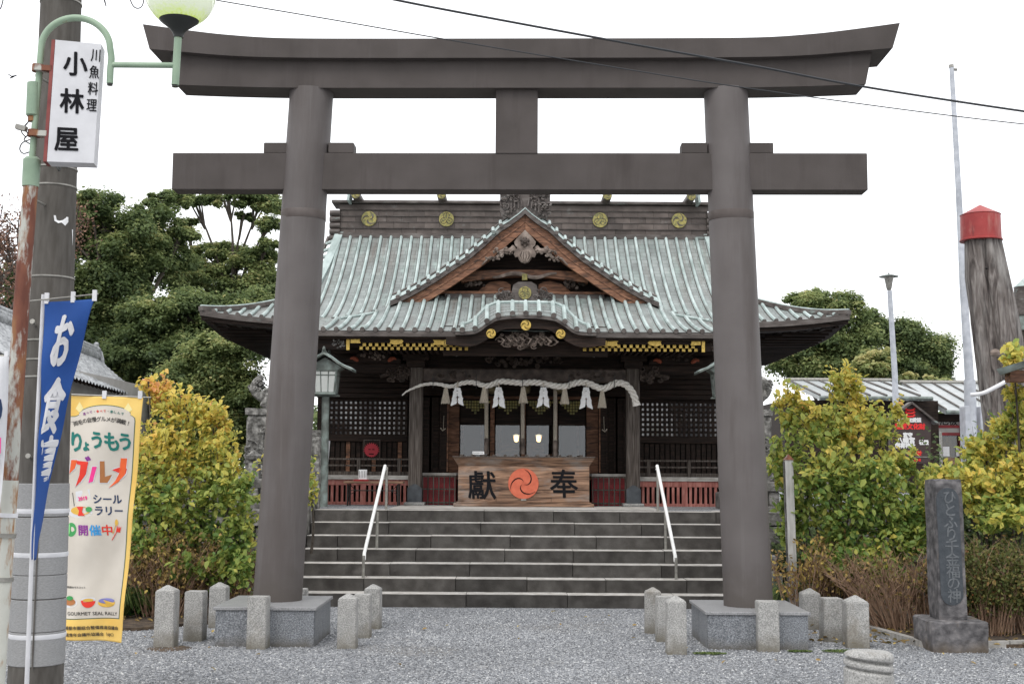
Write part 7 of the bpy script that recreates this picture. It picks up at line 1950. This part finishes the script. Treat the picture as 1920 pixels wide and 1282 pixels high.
def lowbush(lab, u, Y, ru, h, col, n=700, size=.06, m=None):
    b = gb(u, Y); k = sc(Y, 1100)
    return shrub(lab, b, [((b[0], b[1], h*.5), (ru*k, ru*k*.7, h*.55), 1)], n, size, lambda p: col+.15*noise.noise(p*4), 'low_plant', 'plant', m, droop=.3)
lowbush('low dark green leafy plant behind the grey pipe', 1600, 15.2, 40, .42, .12, 900)
lowbush('low green plant by the foot of the white post', 1450, 15.5, 24, .35, .25, 350)
lowbush('low dark green plant under the left bush beside the banner', 250, 14.7, 40, .42, .08, 900)
lowbush('dark green ground plant behind the leftmost bollards', 350, 15.8, 50, .32, .10, 900)
lowbush('glossy dark evergreen shrub behind the monument at right', 1850, 16.6, 110, 1.9, .25, 9000, .07, M_leafE)
lowbush('glossy dark evergreen shrub behind the right yellow-green bush', 1560, 17.2, 130, 1.0, .25, 7000, .07, M_leafE)
# moss and fallen leaves
def scatter(name, lab, n, region, size, mat_, rlo, rhi, cat, zz=.012):
    x = nrg.uniform(region[0], region[1], n); y = nrg.uniform(region[2], region[3], n); C = np.stack([x, y, np.full(n, zz)], 1) 
    N_ = np.stack([nrg.normal(0,.35,n), nrg.normal(0,.35,n), np.ones(n)], 1)
    prop(leaf_mesh(name, C, N_, size*nrg.uniform(.6,1.3,n), nrg.uniform(rlo, rhi, n), mat_, None, True), lab, cat, kind='stuff')
scatter('fallen_leaves', 'fallen brown and yellow leaves on the soil of the right bed', 900, (2.9, 6.2, 12.6, 16.5), .06, M_leafB, .1, .9, 'leaves', .05)
scatter('fallen_leaves', 'fallen brown and yellow leaves on the soil of the left bed', 800, (-7, -2.9, 14.0, 17), .06, M_leafB, .1, .9, 'leaves', .05)
scatter('loose_leaves', 'few yellow leaves lying on the gravel court', 60, (-4, 4.5, 11, 15.8), .05, M_leafB, .6, 1, 'leaves', .02)
for (u, v, rx) in ((1585,1222,.22),(1500,1222,.12),(1330,1226,.16),(1440,1208,.15)):
    c_ = PZ(u, v, 0); n = 900; a = nrg.uniform(0, 6.28, n); r_ = rx*np.sqrt(nrg.uniform(0,1,n))
    C = np.stack([c_.x+r_*np.cos(a), c_.y+r_*.45*np.sin(a), np.full(n,.012)], 1); N_ = np.stack([nrg.normal(0,.7,n), nrg.normal(0,.7,n), np.ones(n)], 1)
    prop(leaf_mesh('moss_patch', C, N_, .016*nrg.uniform(.6,1.4,n), nrg.uniform(.3,1,n), M_grass, None, False), 'small green moss patch on the gravel by the right bollards', 'moss', 'moss patches by the right bollards', kind='stuff')

# ---------------------------------------------------------------- trees
def tree(lab, base, clumps, nleaf, size, col=.45, trunk_r=.3, m=None, name='evergreen_tree', cat='tree', bark=None, spread=1.0):
    """clumps: (centre, radius vector). leaves sit in shells of the clumps; limbs run from the trunk to every clump"""
    t_ = thing(name, lab, cat, base); base = Vector(base); q = random.Random(int(abs(base.x)*31+base.y))
    top = max(c[0].z for c in clumps); cx = sum(c[0].x for c in clumps)/len(clumps); cy = sum(c[0].y for c in clumps)/len(clumps)
    fork = Vector((cx*.4+base.x*.6, base.y, base.z+(top-base.z)*.38)); crown_c = Vector((cx, cy, base.z+(top-base.z)*.62))
    mb = MB(); mb.tube(smooth_path([base-Vector((0,0,.1)), base.lerp(fork,.5)+Vector((.1,0,0)), fork, crown_c], 4), [trunk_r*(1-.055*i) for i in range(13)], 10)
    mb.build('trunk', bark or M_bark, t_, True)
    mb = MB()
    for c_, r_ in clumps:
        s0 = fork.lerp(crown_c, q.uniform(0, .9)); mid = s0.lerp(c_, .55)+Vector((q.uniform(-.3,.3), q.uniform(-.2,.2), q.uniform(-.1,.35)))
        pts = smooth_path([s0, mid, c_], 4); L_ = (c_-s0).length; mb.tube(pts, [max(.02, trunk_r*.22*(1-.10*i)) for i in range(len(pts))], 6, cap=False)
        for k in range(5):
            d = Vector((q.gauss(0,1), q.gauss(0,1), q.gauss(.4,.8))).normalized(); e_ = c_ + Vector((d.x*r_[0], d.y*r_[1], d.z*r_[2]))*.8
            mb.tube([mid.lerp(c_,.6), c_.lerp(e_,.5)+Vector((0,0,.05)), e_], [.028,.017,.008], 4, cap=False)
    mb.build('limbs', bark or M_bark, t_, False)
    vol = [ (c[1][0]*c[1][2])**.9 for c in clumps]; s_ = sum(vol); C, N_, Rn = [], [], []
    for (c_, r_), v_ in zip(clumps, vol):
        n = int(nleaf*v_/s_); sub = max(8, int(n/240))
        # sub-clumps on the shell give a knobbly outline and dark gaps
        sd_ = nrg.normal(0, 1, (sub, 3)); sd_[:, 2] += .35; sd_ /= np.linalg.norm(sd_, axis=1, keepdims=True)
        rad = nrg.uniform(.5, 1.22, (sub, 1)); sc_ = np.array(c_)[None] + sd_*rad*np.array(r_)[None]
        ss = nrg.uniform(.22, .55, sub)*min(r_[0], r_[2])*1.15*spread
        idx = nrg.randint(0, sub, n); d = nrg.normal(0, 1, (n, 3)); d /= np.linalg.norm(d, axis=1, keepdims=True)
        rr = nrg.uniform(.1, 1, (n, 1))**.5*np.where(nrg.uniform(0,1,(n,1)) < .22, 1.6, 1)
        flat_ = np.array([1.2, 1.2, .8]); C.append(sc_[idx] + d*rr*ss[idx][:, None]*flat_); N_.append(d*.6 + np.array([0,0,.75]) + nrg.normal(0,.35,(n,3)))
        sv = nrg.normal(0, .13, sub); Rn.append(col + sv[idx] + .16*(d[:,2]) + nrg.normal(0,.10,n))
    o = leaf_mesh('crown', np.concatenate(C), np.concatenate(N_), size*nrg.uniform(.7,1.3,sum(len(c) for c in C)), np.concatenate(Rn), m or M_leafE, t_, False, .3, .6)
    prop(o, kind='stuff'); return t_
def cl(u, v, Y, ru, rv): k = sc(Y, v); return (P(u, v, Y), (ru*k, ru*k*.9, rv*k))
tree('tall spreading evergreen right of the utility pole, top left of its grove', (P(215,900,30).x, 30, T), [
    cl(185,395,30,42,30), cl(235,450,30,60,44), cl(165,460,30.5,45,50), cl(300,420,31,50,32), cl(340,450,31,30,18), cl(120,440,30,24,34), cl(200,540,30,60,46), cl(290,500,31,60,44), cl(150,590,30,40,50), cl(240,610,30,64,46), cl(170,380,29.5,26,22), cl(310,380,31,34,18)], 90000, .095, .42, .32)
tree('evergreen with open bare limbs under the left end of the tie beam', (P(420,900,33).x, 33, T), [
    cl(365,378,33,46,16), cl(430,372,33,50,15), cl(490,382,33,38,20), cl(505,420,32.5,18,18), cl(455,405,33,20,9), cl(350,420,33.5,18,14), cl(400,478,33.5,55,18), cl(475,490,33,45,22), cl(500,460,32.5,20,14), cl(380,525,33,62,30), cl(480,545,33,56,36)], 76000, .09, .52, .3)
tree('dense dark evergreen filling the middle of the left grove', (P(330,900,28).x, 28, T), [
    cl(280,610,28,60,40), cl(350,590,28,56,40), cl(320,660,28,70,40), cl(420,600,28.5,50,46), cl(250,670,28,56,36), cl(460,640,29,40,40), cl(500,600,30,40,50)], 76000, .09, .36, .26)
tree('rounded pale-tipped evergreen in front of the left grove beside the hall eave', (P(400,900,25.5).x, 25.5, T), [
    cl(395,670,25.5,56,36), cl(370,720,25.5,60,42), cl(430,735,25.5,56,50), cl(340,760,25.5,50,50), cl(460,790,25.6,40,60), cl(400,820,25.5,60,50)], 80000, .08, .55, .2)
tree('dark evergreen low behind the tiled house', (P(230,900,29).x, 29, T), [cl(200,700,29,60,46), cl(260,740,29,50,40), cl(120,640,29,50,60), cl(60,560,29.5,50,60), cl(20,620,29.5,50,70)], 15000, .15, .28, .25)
# bare reddish tree at the far left
def bare_tree(lab, base, top, spread, levels=5, m=M_bark):
    t_ = thing('bare_tree', lab, 'tree', base); q = random.Random(19); mb = MB(); tips = []
    def grow(p, d, L_, r_, lv):
        e_ = p + d*L_; mid = p.lerp(e_, .5)+Vector((q.gauss(0,.05), q.gauss(0,.05), 0))*L_
        mb.tube([p, mid, e_], [r_, r_*.82, r_*.66], 6 if lv > 3 else 4, cap=False)
        if lv == 0: tips.append(e_); tips.append(mid); return
        for k in range(3 if lv > 1 else 4):
            nd = (d + Vector((q.gauss(0,.5), q.gauss(0,.45), q.gauss(.06,.32)))).normalized(); grow(e_.lerp(p, q.uniform(0,.35)), nd, L_*q.uniform(.6,.85), r_*.60, lv-1)
    grow(Vector(base), Vector((.02,0,1)), top, .22, levels)
    o = mb.build('branches', m, t_, False)
    C = np.repeat(np.array([tuple(x) for x in tips]), 16, 0); C = C + nrg.normal(0, .17, C.shape)
    prop(leaf_mesh('buds', C, nrg.normal(0,1,C.shape), .07*nrg.uniform(.6,1.3,len(C)), nrg.uniform(0,1,len(C)), M_leafR, t_, False), kind='stuff')
bare_tree('leafless reddish-brown tree at the far left edge behind the lamp post', (P(-20,900,27).x, 27, T), 2.6, 1)
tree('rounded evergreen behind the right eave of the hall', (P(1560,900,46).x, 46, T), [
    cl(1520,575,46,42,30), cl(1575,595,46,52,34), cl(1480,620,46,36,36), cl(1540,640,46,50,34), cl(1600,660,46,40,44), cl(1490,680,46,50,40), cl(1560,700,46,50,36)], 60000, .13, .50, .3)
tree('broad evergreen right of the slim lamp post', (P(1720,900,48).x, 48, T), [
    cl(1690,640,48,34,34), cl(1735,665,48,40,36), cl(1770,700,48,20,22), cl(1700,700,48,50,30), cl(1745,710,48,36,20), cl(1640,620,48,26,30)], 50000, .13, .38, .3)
tree('pale olive evergreen between the two dark trees above the office roof', (P(1645,900,43).x, 43, T), [
    cl(1640,680,43,38,26), cl(1655,705,43,50,22), cl(1620,720,43,40,20), cl(1730,722,43,50,14)], 12000, .17, .72, .22)
tree('small tree behind the flagpole on the right', (P(1830,900,50).x, 50, T), [cl(1830,735,50,26,10), cl(1856,742,50,16,8)], 1500, .2, .3, .12)
# far wood closing the view behind the buildings
n = 60000
x = nrg.uniform(-90, 90, n); h_ = nrg.uniform(0, 1, n)**.7; C = np.stack([x, 74 + nrg.uniform(0, 6, n), T + h_*(3.6+.8*np.sin(x*.35)+.5*np.sin(x*1.1))], 1)
prop(leaf_mesh('far_wood', C, nrg.normal(0,1,C.shape)+np.array([0,-.6,.6]), .5*nrg.uniform(.6,1.3,n), nrg.normal(.35,.2,n), M_leafE, None, False), 'dark far wood low behind the shrine buildings', 'wood', kind='stuff')
